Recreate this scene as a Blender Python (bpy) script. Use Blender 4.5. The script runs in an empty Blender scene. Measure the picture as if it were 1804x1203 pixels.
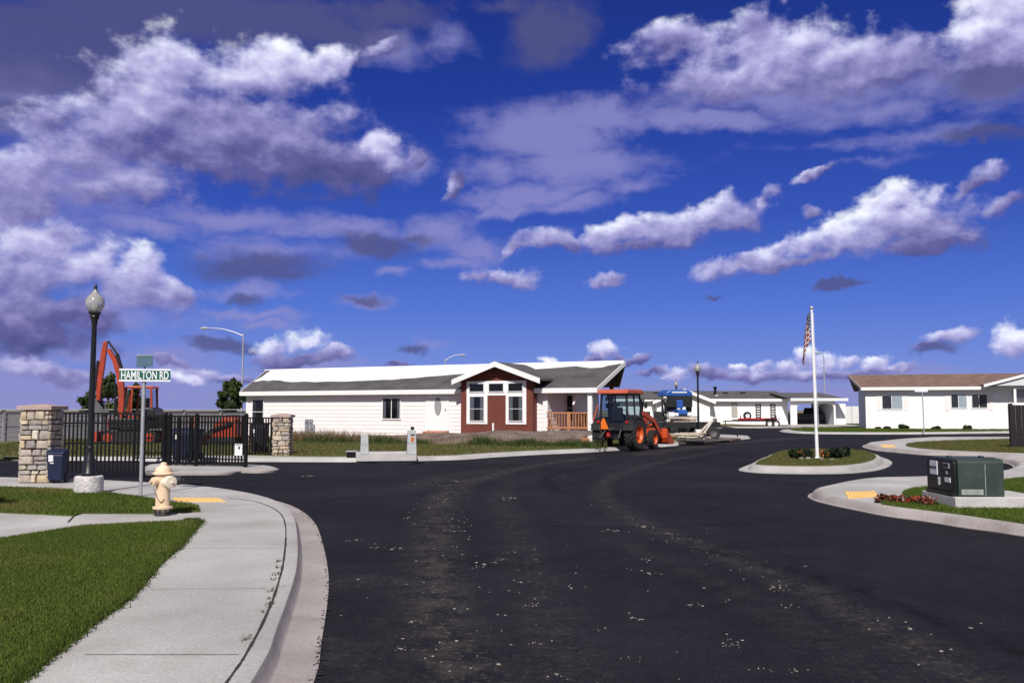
import bpy, bmesh, math, random
import numpy as np
from mathutils import Vector, Matrix
from math import radians, sin, cos, pi, atan2, sqrt
random.seed(7); RNG = np.random.default_rng(11)
SC = bpy.context.scene
COL = SC.collection

# ------------------------------------------------------------------ camera and survey helpers
EYE = 1.6; F = 1600.0; HOR = 722.0; CX = 902.0; CY = 601.5
PIT = math.atan((HOR - CY) / F)
def ray(px, py):
    u = (px - CX) / F; v = (CY - py) / F
    return Vector((u, cos(PIT) - v * sin(PIT), sin(PIT) + v * cos(PIT)))
def G(px, py, z=0.0):                 # surveyed point on a horizontal level
    r = ray(px, py); t = (z - EYE) / r.z
    return Vector((r.x * t, r.y * t, z))
def D(px, py, dist):                  # surveyed point at a ground distance
    r = ray(px, py); t = dist / r.y
    return Vector((r.x * t, dist, EYE + r.z * t))
class Frame:                          # a local frame: x along a facade, y into it, z up
    def __init__(s, o, ax):
        s.o = Vector((o[0], o[1], 0)); s.a = Vector((ax[0], ax[1], 0)).normalized(); s.b = Vector((-s.a.y, s.a.x, 0))
        s.rz = atan2(s.a.y, s.a.x)
    def hit(s, px, py, off=0.0):      # point of the facade plane (pushed off metres inwards) in local x, z
        r = ray(px, py); c = Vector((0, 0, EYE)); p0 = s.o + s.b * off
        t = (p0 - c).dot(s.b) / r.dot(s.b); p = c + r * t
        return ((p - s.o).dot(s.a), p.z)

cam_d = bpy.data.cameras.new("camera"); cam = bpy.data.objects.new("camera", cam_d); COL.objects.link(cam)
cam.location = (0, 0, EYE); cam.rotation_euler = (pi / 2 + PIT, 0, 0)
cam_d.sensor_width = 36; cam_d.lens = F / 1804 * 36; cam_d.clip_end = 6000; cam_d.clip_start = .05
SC.camera = cam
SC.view_settings.view_transform = 'Standard'; SC.view_settings.look = 'None'
SC.view_settings.exposure = 0.18; SC.view_settings.gamma = 1.0
SC.cycles.max_bounces = 6; SC.cycles.transparent_max_bounces = 12
SC.cycles.use_denoising = True

# ------------------------------------------------------------------ materials
MATS = {}
def _n(nt, t, **kw):
    n = nt.nodes.new(t)
    for k, v in kw.items(): setattr(n, k, v)
    return n
def c3(c): return (c[0], c[1], c[2], 1.0)
def mul(c, k): return tuple(min(1, x * k) for x in c)
def new_mat(name):
    m = bpy.data.materials.new(name); m.use_nodes = True
    nt = m.node_tree; b = nt.nodes['Principled BSDF']
    MATS[name] = m
    return m, nt, b
def pmat(name, col, rough=.7, var=.15, scale=3.0, var2=.08, scale2=40.0, bump=0.0, bscale=60.0, metal=0.0, spec=.4, col2=None, stretch=(1, 1, 1), stain=None):
    m, nt, b = new_mat(name); L = nt.links.new
    tc = _n(nt, 'ShaderNodeTexCoord'); mp = _n(nt, 'ShaderNodeMapping'); mp.inputs['Scale'].default_value = stretch
    L(tc.outputs['Object'], mp.inputs['Vector'])
    n1 = _n(nt, 'ShaderNodeTexNoise'); n1.inputs['Scale'].default_value = scale; n1.inputs['Detail'].default_value = 6
    n2 = _n(nt, 'ShaderNodeTexNoise'); n2.inputs['Scale'].default_value = scale2; n2.inputs['Detail'].default_value = 3
    L(mp.outputs[0], n1.inputs['Vector']); L(mp.outputs[0], n2.inputs['Vector'])
    r1 = _n(nt, 'ShaderNodeValToRGB'); r1.color_ramp.elements[0].position = .3; r1.color_ramp.elements[1].position = .7
    r1.color_ramp.elements[0].color = c3(mul(col, 1 - var)); r1.color_ramp.elements[1].color = c3(col2 if col2 else mul(col, 1 + var))
    L(n1.outputs['Fac'], r1.inputs['Fac'])
    mr = _n(nt, 'ShaderNodeMapRange'); mr.inputs['From Min'].default_value = .3; mr.inputs['From Max'].default_value = .7
    mr.inputs['To Min'].default_value = 1 - var2; mr.inputs['To Max'].default_value = 1 + var2
    L(n2.outputs['Fac'], mr.inputs['Value'])
    mx = _n(nt, 'ShaderNodeVectorMath', operation='MULTIPLY'); L(r1.outputs['Color'], mx.inputs[0]); L(mr.outputs[0], mx.inputs[1])
    out = mx.outputs[0]
    for (sc, lo_, hi_, sk, am) in (stain or ()):          # worn or dirty patches with a shape of their own
        ns = _n(nt, 'ShaderNodeTexNoise'); ns.inputs['Scale'].default_value = sc; ns.inputs['Detail'].default_value = 8; ns.inputs['Roughness'].default_value = .65; L(tc.outputs['Object'], ns.inputs['Vector'])
        ms_ = _n(nt, 'ShaderNodeMapRange'); ms_.inputs['From Min'].default_value = lo_; ms_.inputs['From Max'].default_value = hi_; ms_.inputs['To Min'].default_value = 0; ms_.inputs['To Max'].default_value = am; L(ns.outputs['Fac'], ms_.inputs['Value'])
        mm = _n(nt, 'ShaderNodeMix', data_type='RGBA'); L(ms_.outputs[0], mm.inputs[0]); L(out, mm.inputs[6]); mm.inputs[7].default_value = c3(sk); out = mm.outputs[2]
    L(out, b.inputs['Base Color'])
    b.inputs['Roughness'].default_value = rough; b.inputs['Metallic'].default_value = metal; b.inputs['Specular IOR Level'].default_value = spec
    if bump:
        n3 = _n(nt, 'ShaderNodeTexNoise'); n3.inputs['Scale'].default_value = bscale; n3.inputs['Detail'].default_value = 4
        L(mp.outputs[0], n3.inputs['Vector'])
        bp = _n(nt, 'ShaderNodeBump'); bp.inputs['Strength'].default_value = bump; bp.inputs['Distance'].default_value = .02
        L(n3.outputs['Fac'], bp.inputs['Height']); L(bp.outputs[0], b.inputs['Normal'])
    return m
def attr_mat(name, rough=.8, var=.25, scale=30.0, bump=.3, bscale=60.0, spec=.3, trans=0.0):
    """colour comes from the mesh's own per-face colour (each stone, leaf or blade its own paint)"""
    m, nt, b = new_mat(name); L = nt.links.new
    at = _n(nt, 'ShaderNodeAttribute'); at.attribute_name = 'tint'
    tc = _n(nt, 'ShaderNodeTexCoord')
    n1 = _n(nt, 'ShaderNodeTexNoise'); n1.inputs['Scale'].default_value = scale; n1.inputs['Detail'].default_value = 5
    L(tc.outputs['Object'], n1.inputs['Vector'])
    mr = _n(nt, 'ShaderNodeMapRange'); mr.inputs['From Min'].default_value = .3; mr.inputs['From Max'].default_value = .7
    mr.inputs['To Min'].default_value = 1 - var; mr.inputs['To Max'].default_value = 1 + var
    L(n1.outputs['Fac'], mr.inputs['Value'])
    mx = _n(nt, 'ShaderNodeVectorMath', operation='MULTIPLY'); L(at.outputs['Color'], mx.inputs[0]); L(mr.outputs[0], mx.inputs[1])
    L(mx.outputs[0], b.inputs['Base Color']); b.inputs['Roughness'].default_value = rough; b.inputs['Specular IOR Level'].default_value = spec
    if bump:
        n3 = _n(nt, 'ShaderNodeTexNoise'); n3.inputs['Scale'].default_value = bscale; n3.inputs['Detail'].default_value = 4
        L(tc.outputs['Object'], n3.inputs['Vector'])
        bp = _n(nt, 'ShaderNodeBump'); bp.inputs['Strength'].default_value = bump; bp.inputs['Distance'].default_value = .02
        L(n3.outputs['Fac'], bp.inputs['Height']); L(bp.outputs[0], b.inputs['Normal'])
    if trans:
        t = _n(nt, 'ShaderNodeBsdfTranslucent'); L(mx.outputs[0], t.inputs['Color'])
        ms = _n(nt, 'ShaderNodeMixShader'); ms.inputs[0].default_value = trans
        L(b.outputs[0], ms.inputs[1]); L(t.outputs[0], ms.inputs[2]); L(ms.outputs[0], nt.nodes['Material Output'].inputs['Surface'])
    return m
def glass_mat(name, col=(.012, .016, .022), rough=.06):
    m, nt, b = new_mat(name)
    b.inputs['Base Color'].default_value = c3(col); b.inputs['Roughness'].default_value = rough; b.inputs['Specular IOR Level'].default_value = .5
    return m

# ------------------------------------------------------------------ mesh collector
class MB:
    def __init__(s): s.v = []; s.f = []; s.t = []; s.tint = None
    def add(s, vs, fs):
        k = len(s.v); s.v.extend(tuple(p) for p in vs)
        for f in fs:
            s.f.append(tuple(i + k for i in f)); s.t.append(s.tint)
        return s
    def box(s, c, d, rz=0.0, rx=0.0, ry=0.0, taper=1.0):
        hx, hy, hz = d[0] / 2, d[1] / 2, d[2] / 2
        M = Matrix.Translation(c) @ Matrix.Rotation(rz, 4, 'Z') @ Matrix.Rotation(ry, 4, 'Y') @ Matrix.Rotation(rx, 4, 'X')
        vs = [M @ Vector((x * (taper if z > 0 else 1), y * (taper if z > 0 else 1), z)) for z in (-hz, hz) for y in (-hy, hy) for x in (-hx, hx)]
        return s.add(vs, [(0, 2, 3, 1), (4, 5, 7, 6), (0, 1, 5, 4), (2, 6, 7, 3), (0, 4, 6, 2), (1, 3, 7, 5)])
    def span(s, x0, x1, y0, y1, z0, z1):
        return s.box(((x0 + x1) / 2, (y0 + y1) / 2, (z0 + z1) / 2), (abs(x1 - x0), abs(y1 - y0), abs(z1 - z0)))
    def tube(s, pts, r, n=10, caps=True):
        pts = [Vector(p) for p in pts]; m = len(pts)
        rr = [r] * m if not hasattr(r, '__len__') else list(r)
        vs = []; up = None
        for i in range(m):
            t = (pts[min(i + 1, m - 1)] - pts[max(i - 1, 0)]).normalized()
            if up is None:
                up = t.orthogonal().normalized()
            else:
                up = (up - t * up.dot(t)); up = up.normalized() if up.length > 1e-6 else t.orthogonal().normalized()
            w = t.cross(up)
            for k in range(n):
                a = 2 * pi * k / n
                vs.append(pts[i] + (up * cos(a) + w * sin(a)) * rr[i])
        fs = [(i * n + k, i * n + (k + 1) % n, (i + 1) * n + (k + 1) % n, (i + 1) * n + k) for i in range(m - 1) for k in range(n)]
        if caps: fs += [tuple(range(n - 1, -1, -1)), tuple((m - 1) * n + k for k in range(n))]
        return s.add(vs, fs)
    def bar(s, p0, p1, w, h=None):         # square bar between two points
        p0 = Vector(p0); p1 = Vector(p1); t = (p1 - p0).normalized(); h = h or w
        up = Vector((0, 0, 1)) if abs(t.z) < .95 else Vector((0, 1, 0))
        r = t.cross(up).normalized(); u = r.cross(t)
        vs = [p + r * a * w / 2 + u * b * h / 2 for p in (p0, p1) for a, b in ((-1, -1), (1, -1), (1, 1), (-1, 1))]
        return s.add(vs, [(3, 2, 1, 0), (4, 5, 6, 7), (0, 1, 5, 4), (1, 2, 6, 5), (2, 3, 7, 6), (3, 0, 4, 7)])
    def lathe(s, prof, c=(0, 0, 0), n=24, axis='Z', squash=1.0, caps=True):
        c = Vector(c); vs = []
        for r, z in prof:
            for k in range(n):
                a = 2 * pi * k / n
                if axis == 'Z': p = Vector((r * cos(a), r * sin(a) * squash, z))
                elif axis == 'X': p = Vector((z, r * cos(a), r * sin(a)))
                else: p = Vector((r * cos(a), z, -r * sin(a)))
                vs.append(c + p)
        m = len(prof)
        fs = [(i * n + k, i * n + (k + 1) % n, (i + 1) * n + (k + 1) % n, (i + 1) * n + k) for i in range(m - 1) for k in range(n)]
        if caps: fs += [tuple(range(n - 1, -1, -1)), tuple((m - 1) * n + k for k in range(n))]
        return s.add(vs, fs)
    def prism(s, poly, a, b, plane='XZ'):   # polygon in a plane, extruded from a to b along the third axis
        def P(p, w):
            return {'XZ': (p[0], w, p[1]), 'YZ': (w, p[0], p[1]), 'XY': (p[0], p[1], w)}[plane]
        n = len(poly); vs = [P(p, a) for p in poly] + [P(p, b) for p in poly]
        fs = [tuple(range(n)), tuple(range(2 * n - 1, n - 1, -1))] + [(i, i + n, (i + 1) % n + n, (i + 1) % n) for i in range(n)]
        return s.add(vs, fs)
    def quad(s, a, b, c, d): return s.add([a, b, c, d], [(0, 1, 2, 3)])
    def blob(s, c, r, n=10, m=7, jit=0.0, seed=0):
        rnd = random.Random(seed); c = Vector(c); r = r if hasattr(r, '__len__') else (r, r, r)
        vs = [c + Vector((0, 0, -r[2]))]
        for i in range(1, m):
            th = pi * i / m - pi / 2
            for k in range(n):
                a = 2 * pi * k / n; j = 1 + rnd.uniform(-jit, jit)
                vs.append(c + Vector((r[0] * cos(th) * cos(a) * j, r[1] * cos(th) * sin(a) * j, r[2] * sin(th) * j)))
        vs.append(c + Vector((0, 0, r[2]))); last = len(vs) - 1
        fs = [(0, 1 + (k + 1) % n, 1 + k) for k in range(n)]
        for i in range(m - 2):
            fs += [(1 + i * n + k, 1 + i * n + (k + 1) % n, 1 + (i + 1) * n + (k + 1) % n, 1 + (i + 1) * n + k) for k in range(n)]
        fs += [(1 + (m - 2) * n + k, 1 + (m - 2) * n + (k + 1) % n, last) for k in range(n)]
        return s.add(vs, fs)
    def build(s, name, mat, parent=None, bevel=0.0, smooth=False, seg=2, fixn=True, loc=None):
        me = bpy.data.meshes.new(name); me.from_pydata(s.v, [], s.f); me.validate(clean_customdata=False)
        me.materials.append(MATS[mat] if isinstance(mat, str) else mat)
        if any(t is not None for t in s.t):
            at = me.attributes.new('tint', 'FLOAT_COLOR', 'FACE')
            at.data.foreach_set('color', np.array([(*(t or (1, 1, 1)), 1) for t in s.t], dtype=np.float32).ravel())
        if fixn:
            bm = bmesh.new(); bm.from_mesh(me); bmesh.ops.recalc_face_normals(bm, faces=bm.faces); bm.to_mesh(me); bm.free()
        o = bpy.data.objects.new(name, me); COL.objects.link(o)
        if parent is not None: o.parent = parent
        if loc is not None: o.location = loc
        if bevel:
            b = o.modifiers.new('edge', 'BEVEL'); b.width = bevel; b.segments = seg; b.limit_method = 'ANGLE'; b.angle_limit = radians(35)
        if smooth:
            me.shade_smooth()
            if smooth == 'auto':
                me.set_sharp_from_angle(angle=radians(38))
        return o
def tag(o, label, cat, group=None, kind=None):
    if label: o['label'] = label
    if cat: o['category'] = cat
    if group: o['group'] = group
    if kind: o['kind'] = kind
    return o
def thing(name, label, cat, loc=(0, 0, 0), rz=0.0, group=None):
    o = bpy.data.objects.new(name, None); COL.objects.link(o); o.location = loc; o.rotation_euler = (0, 0, rz)
    o.empty_display_size = .2
    return tag(o, label, cat, group)
def kids(o): return [c for c in bpy.data.objects if c.parent == o]
def copy_tree(o, parent=None):
    c = o.copy(); COL.objects.link(c)
    if parent is not None: c.parent = parent
    for ch in kids(o): copy_tree(ch, c)
    return c
def structure(o, label=None, cat=None):
    o['kind'] = 'structure'
    if label: o['label'] = label
    if cat: o['category'] = cat
    return o
def big_mesh(name, verts, faces_n, mat, tint=None, parent=None):
    """fast mesh from numpy arrays: verts (N,3), each consecutive faces_n verts is one face"""
    me = bpy.data.meshes.new(name); nv = len(verts); nf = nv // faces_n
    me.vertices.add(nv); me.vertices.foreach_set('co', np.asarray(verts, dtype=np.float32).ravel())
    me.loops.add(nv); me.loops.foreach_set('vertex_index', np.arange(nv, dtype=np.int32))
    me.polygons.add(nf); me.polygons.foreach_set('loop_start', np.arange(0, nv, faces_n, dtype=np.int32))
    me.update(calc_edges=True)
    if tint is not None:
        at = me.attributes.new('tint', 'FLOAT_COLOR', 'FACE')
        at.data.foreach_set('color', np.concatenate([tint, np.ones((nf, 1))], 1).astype(np.float32).ravel())
    me.materials.append(MATS[mat]); o = bpy.data.objects.new(name, me); COL.objects.link(o)
    if parent is not None: o.parent = parent
    return o
def smooth_line(pts, per=6, closed=False):   # Catmull-Rom through 2-D points
    P = [Vector((p[0], p[1])) for p in pts]; n = len(P); out = []
    for i in range(n if closed else n - 1):
        if closed: a, b, c, d = P[i - 1], P[i], P[(i + 1) % n], P[(i + 2) % n]
        else: a, b, c, d = P[max(i - 1, 0)], P[i], P[i + 1], P[min(i + 2, n - 1)]
        for k in range(per):
            t = k / per
            out.append(.5 * ((2 * b) + (c - a) * t + (2 * a - 5 * b + 4 * c - d) * t * t + (3 * b - a - 3 * c + d) * t ** 3))
    if not closed: out.append(P[-1].copy())
    return out
def inset(poly, d):                           # poly counter-clockwise, moved d inwards
    n = len(poly); out = []
    for i in range(n):
        a, b, c = poly[i - 1], poly[i], poly[(i + 1) % n]
        e1 = (b - a); e2 = (c - b)
        n1 = Vector((-e1.y, e1.x)); n2 = Vector((-e2.y, e2.x))
        if n1.length < 1e-9: n1 = n2
        if n2.length < 1e-9: n2 = n1
        n1.normalize(); n2.normalize(); m = n1 + n2
        m = m.normalized() if m.length > 1e-6 else n1
        k = min(1.6, 1 / max(.4, m.dot(n1)))
        out.append(b + m * d * k)
    return out
def ccw(poly):
    a = sum(poly[i - 1].x * poly[i].y - poly[i].x * poly[i - 1].y for i in range(len(poly)))
    return poly if a > 0 else poly[::-1]
def in_poly(x, y, poly):
    inside = np.zeros(x.shape, bool); n = len(poly)
    for i in range(n):
        x0, y0 = poly[i - 1][0], poly[i - 1][1]; x1, y1 = poly[i][0], poly[i][1]
        if y0 == y1: continue
        c = ((y0 > y) != (y1 > y)) & (x < (x1 - x0) * (y - y0) / (y1 - y0) + x0)
        inside ^= c
    return inside
def smoothstep(a, b, x):
    t = np.clip((x - a) / (b - a), 0, 1); return t * t * (3 - 2 * t)
# ------------------------------------------------------------------ daylight: sun lamp, sky and clouds
SUN_EL = radians(44); SUN_H = Vector((-.17, -.985)).normalized()
sd = bpy.data.lights.new("sun", 'SUN'); so = bpy.data.objects.new("sun", sd); COL.objects.link(so)
sd.energy = 4.3; sd.angle = radians(.53); sd.color = (1.0, .955, .89)
to_sun = Vector((SUN_H.x * cos(SUN_EL), SUN_H.y * cos(SUN_EL), sin(SUN_EL)))
so.rotation_euler = to_sun.to_track_quat('Z', 'Y').to_euler(); so.location = (0, -20, 30)

world = bpy.data.worlds.new("World"); SC.world = world; world.use_nodes = True
wt = world.node_tree; WL = wt.links.new
for n in list(wt.nodes): wt.nodes.remove(n)
def W(t, **kw): return _n(wt, t, **kw)
def val(x, sock):
    if hasattr(x, 'links') or hasattr(x, 'is_linked'): WL(x, sock)
    else: sock.default_value = x
def math_(op, a, b=None, c=None, clamp=False):
    n = W('ShaderNodeMath', operation=op); n.use_clamp = clamp
    val(a, n.inputs[0])
    if b is not None: val(b, n.inputs[1])
    if c is not None: val(c, n.inputs[2])
    return n.outputs[0]
def vmath(op, a, b=None):
    n = W('ShaderNodeVectorMath', operation=op); val(a, n.inputs[0])
    if b is not None:
        if op == 'SCALE': val(b, n.inputs[3])
        else: val(b, n.inputs[1])
    return n
def sstep(x, a, b, lo=0.0, hi=1.0):
    n = W('ShaderNodeMapRange'); n.interpolation_type = 'SMOOTHSTEP'; val(x, n.inputs[0])
    n.inputs[1].default_value = a; n.inputs[2].default_value = b; n.inputs[3].default_value = lo; n.inputs[4].default_value = hi
    return n.outputs[0]
def mixc(f, a, b):
    n = W('ShaderNodeMix', data_type='RGBA'); val(f, n.inputs[0]); val(a, n.inputs[6]); val(b, n.inputs[7]); return n.outputs[2]
def noise(vec, scale, detail=6, rough=.55, w=None):
    n = W('ShaderNodeTexNoise'); n.inputs['Scale'].default_value = scale; n.inputs['Detail'].default_value = detail; n.inputs['Roughness'].default_value = rough
    WL(vec, n.inputs['Vector']); return n
def ae(px, py):
    r = ray(px, py).normalized(); return atan2(r.x, r.y), math.asin(r.z)

tcw = W('ShaderNodeTexCoord'); sep = W('ShaderNodeSeparateXYZ'); WL(tcw.outputs['Generated'], sep.inputs[0])
az = math_('ARCTAN2', sep.outputs[0], sep.outputs[1]); el = math_('ARCSINE', sep.outputs[2])
cmb = W('ShaderNodeCombineXYZ'); WL(az, cmb.inputs[0]); WL(el, cmb.inputs[1])
P0 = cmb.outputs[0]
# billowing: the cloud outlines are pushed about by two scales of turbulence
def warp(p, scale, amt, detail=5):
    n = noise(p, scale, detail, .6)
    d = vmath('SUBTRACT', n.outputs['Color'], (.5, .5, .5)).outputs[0]
    d = vmath('MULTIPLY', d, (amt, amt * .8, 0)).outputs[0]
    return vmath('ADD', p, d).outputs[0]
PW = warp(P0, 10, .040, 3); PW = warp(PW, 34, .032, 4)

# blobs: (px, py, rx, ry, turn in degrees, brightness); one list for each sort of cloud
CUMULUS = [
 (400,130,190,62,0,.80),(300,110,95,52,0,.84),(470,118,130,48,0,.90),(570,120,70,36,25,.88),(610,112,40,22,30,.9),(225,200,120,62,10,.70),(400,210,240,62,0,.52),(290,265,200,50,0,.45),
 (150,270,70,80,20,.60),(160,330,80,36,0,.62),(250,305,110,46,0,.72),(480,270,190,62,0,.40),(640,290,75,60,0,.40),(560,300,150,46,0,.30),(665,258,46,36,-20,.98),(690,285,26,26,0,.75),
 (30,320,52,62,0,.62),(20,295,45,40,0,.70),(60,285,20,26,0,.6),
 (80,440,105,45,10,.80),(30,480,110,62,0,.66),(150,470,60,50,0,.74),(235,505,108,46,-8,.74),(240,470,50,34,0,.92),(320,515,26,34,20,.7),(110,550,130,34,0,.38),(50,585,110,52,0,.28),(110,420,26,26,30,.7),
 (1310,85,150,46,0,.80),(1390,90,150,50,-5,.88),(1470,120,190,46,-8,.66),(1200,75,100,40,0,.58),(1330,45,60,34,0,.6),(1560,105,120,50,0,.58),(1330,130,190,36,0,.60),(1740,30,60,66,0,.95),(1785,40,70,70,0,.95),(1730,95,70,40,0,.6),
 (1590,345,66,36,10,1.02),(1640,335,20,26,0,.9),(1540,370,60,34,30,1.0),(1580,395,130,44,12,.74),(1480,415,46,26,25,.98),(1500,435,130,28,12,.72),(1420,435,60,24,12,.90),(1360,445,40,18,20,.86),(1320,462,100,15,6,.82),(1400,462,150,18,4,.58),(1650,395,66,40,0,.58),(1690,415,36,10,-10,.5),(1620,430,100,22,8,.40),
 (1100,405,70,26,6,.84),(1060,415,46,22,10,.82),(1170,405,70,28,0,.66),(1120,430,100,16,4,.5),(1260,372,55,26,0,.80),(1300,385,66,26,8,.66),(1345,365,28,16,45,.76),(950,420,60,20,14,.72),(1000,425,36,14,0,.6),(910,435,30,10,20,.6),
 (900,490,66,17,0,.74),(840,485,34,15,0,.66),(1075,493,32,12,0,.68),
 (530,600,52,24,8,1.05),(480,612,40,20,0,.95),(590,620,32,16,0,.64),(520,628,90,16,0,.5),(970,629,23,10,0,1.05),(1060,618,30,17,0,.94),(1110,632,46,9,0,.5),(1040,632,40,10,0,.5),
 (1668,600,44,14,12,.84),(1640,615,40,8,10,.4),(1792,600,28,28,0,.95),(1300,640,24,9,0,.9),(1345,638,26,13,0,.95),(1390,642,26,10,0,.8),(1425,628,24,15,0,.98),(1462,632,26,14,0,.95),(1500,630,20,12,0,.85),(1545,636,26,13,0,.92),(1590,648,30,8,0,.7),(1330,655,70,9,0,.55),(1470,654,90,10,0,.55),
 (345,652,46,14,0,.70),(335,665,36,12,0,.95),(60,640,55,20,0,.86),(120,655,50,14,0,.6),(1190,660,24,12,0,.98),(1150,655,40,8,0,.5),(1245,652,40,12,0,.5),(400,660,50,10,0,.55),(700,640,40,8,0,.4),(300,640,40,10,0,.5),
 (1440,308,36,9,18,.62),(1745,298,28,16,20,.68),(1785,352,44,16,20,.55),(1715,322,26,9,20,.5),(1430,380,20,8,10,.45),(1690,330,26,12,30,.5),
 (80,212,26,22,0,.48),(802,330,30,14,50,.42),(735,285,24,16,40,.5),(680,80,30,14,20,.45),
]
VEIL = [
 (960,235,160,55,0,.66),(1080,205,170,34,0,.70),(1230,212,170,22,-3,.62),(1000,290,190,40,4,.6),(930,345,150,26,8,.62),(1010,355,110,18,6,.6),(880,380,80,16,12,.6),(870,300,80,45,0,.55),(1120,320,70,20,0,.4),
 (400,385,240,30,0,.58),(270,395,110,26,0,.5),(620,400,170,24,0,.5),(760,405,80,38,0,.58),(830,440,70,30,0,.5),(800,465,80,16,0,.5),(470,440,150,30,0,.45),
 (1450,165,300,40,-5,.55),(1580,190,190,28,0,.45),(700,85,70,34,0,.42),(800,75,60,40,0,.42),(740,290,40,30,40,.42),
 (440,555,120,10,0,.42),(440,515,90,18,0,.48),(640,532,50,12,0,.5),(690,483,36,10,0,.4),(760,605,50,12,0,.45),(460,570,60,8,0,.4),
 (130,320,150,110,0,.4),(60,170,190,70,0,.42),(280,630,110,40,0,.42),(1400,690,460,30,0,.42),(300,692,330,34,0,.50),(820,664,300,14,0,.25),(1700,695,230,26,0,.42),(1320,655,140,20,0,.42),(1560,660,130,18,0,.42),
 (1230,150,140,40,10,.45),(1640,150,140,50,0,.5),(1760,140,100,60,0,.5),(1600,240,160,14,0,.26),(1450,255,160,12,0,.22),(1500,290,120,8,4,.2),
 (200,560,190,36,0,.42),(60,690,280,50,0,.6),(560,655,200,30,0,.50),(20,400,130,40,0,.45),(560,640,120,24,0,.5),(170,610,120,30,0,.4),
]
DARK = [
 (330,20,400,50,0,.62),(560,50,160,36,-4,.6),(620,95,60,20,0,.35),(80,80,210,84,0,.66),(210,60,120,60,0,.5),(960,60,80,56,8,.62),(1010,40,50,60,0,.4),(1760,130,90,50,0,.55),(30,190,100,36,0,.4),
 (600,305,110,30,0,.5),(455,470,120,30,0,.55),(500,485,80,16,0,.45),(660,432,70,22,-8,.55),(730,425,50,14,0,.35),(380,600,46,14,0,.62),(430,610,30,8,0,.4),(1480,505,40,8,0,.75),(1260,522,20,5,0,.5),(1740,238,70,10,-4,.42),
 (40,560,70,52,0,.5),(430,235,180,40,-5,.28),(735,612,34,10,0,.6),(1650,620,40,8,10,.5),(520,642,70,9,0,.5),(640,530,40,8,0,.4),(430,530,30,12,0,.4),
 (680,20,110,34,0,.45),(1400,660,120,10,0,.3),(1600,415,90,10,8,.2),(880,20,60,20,0,.4),
]
def field(p, blobs, shade=False):
    M = S = T = V = None
    for (px, py, rx, ry, rot, b) in blobs:
        a, e = ae(px, py)
        mp = W('ShaderNodeMapping', vector_type='TEXTURE'); WL(p, mp.inputs['Vector'])
        mp.inputs['Location'].default_value = (a, e, 0); mp.inputs['Rotation'].default_value = (0, 0, radians(rot))
        mp.inputs['Scale'].default_value = (rx / F * 1.22, ry / F * 1.22, 1)
        ln = vmath('LENGTH', mp.outputs[0]).outputs['Value']
        m = math_('SUBTRACT', 1.0, ln)
        if shade:
            mc = math_('MAXIMUM', math_('ADD', m, .6), 0.02); mc = math_('POWER', mc, 5.0)
            S = mc if S is None else math_('ADD', S, mc)
            T = math_('MULTIPLY', mc, b) if T is None else math_('MULTIPLY_ADD', mc, b, T)
            v = W('ShaderNodeVectorMath', operation='MULTIPLY_ADD'); WL(mp.outputs[0], v.inputs[0]); WL(mc, v.inputs[1])
            if V is None: v.inputs[2].default_value = (0, 0, 0)
            else: WL(V, v.inputs[2])
            V = v.outputs[0]
        else:
            m = math_('MULTIPLY', m, b * 2)
        M = m if M is None else math_('SMOOTH_MAX', M, m, .12)
        q = W('ShaderNodeVectorMath', operation='MULTIPLY_ADD')      # evaluates the blobs one after the other
        WL(M, q.inputs[0]); q.inputs[1].default_value = (1e-9, 1e-9, 0); WL(p, q.inputs[2]); p = q.outputs[0]
    if shade:
        S = math_('MAXIMUM', S, 1e-7)
        T = math_('DIVIDE', T, S)
        sv = W('ShaderNodeSeparateXYZ'); WL(V, sv.inputs[0])
        V = math_('DIVIDE', math_('SUBTRACT', sv.outputs[1], math_('MULTIPLY', sv.outputs[0], .35)), S); V = math_('MINIMUM', math_('MAXIMUM', V, -1.1), 1.0)   # how far towards the lit upper left
    return M, T, V, p
PS = vmath('MULTIPLY', P0, (1, 1.35, 1)).outputs[0]
fb = noise(PS, 17, 8, .55).outputs['Fac']
fbu = noise(vmath('ADD', PS, (-.005, .014, 0)).outputs[0], 17, 5, .55).outputs['Fac']
fb2 = noise(vmath('MULTIPLY', P0, (1, 2.1, 1)).outputs[0], 10, 6, .62).outputs['Fac']

Mc, Tc, Vc, PW1 = field(PW, CUMULUS, True)
Dc = math_('ADD', Mc, math_('MULTIPLY', math_('SUBTRACT', fb, .5), 2.3))
ac = math_('MULTIPLY', sstep(Dc, .05, .68), .95)
dn = math_('SUBTRACT', fb, fbu)
lit = math_('MULTIPLY_ADD', dn, .85, math_('MULTIPLY', Tc, .80))
lit = math_('MULTIPLY_ADD', math_('SUBTRACT', fb2, .5), .55, lit)
lit = math_('MULTIPLY_ADD', Vc, .30, lit)
lit = math_('MULTIPLY_ADD', math_('SUBTRACT', fb, .5), .18, lit, clamp=True)
rc = W('ShaderNodeValToRGB'); WL(lit, rc.inputs[0]); cr = rc.color_ramp
STOPS = [(0, (.055, .065, .20)), (.28, (.115, .108, .30)), (.5, (.25, .24, .49)), (.68, (.42, .41, .68)), (.84, (.66, .67, .88)), (1, (.90, .93, .98))]
cr.elements[0].position = 0; cr.elements[0].color = c3(STOPS[0][1]); cr.elements[1].position = 1; cr.elements[1].color = c3(STOPS[-1][1])
for p, c in STOPS[1:-1]:
    e = cr.elements.new(p); e.color = c3(c)
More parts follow.
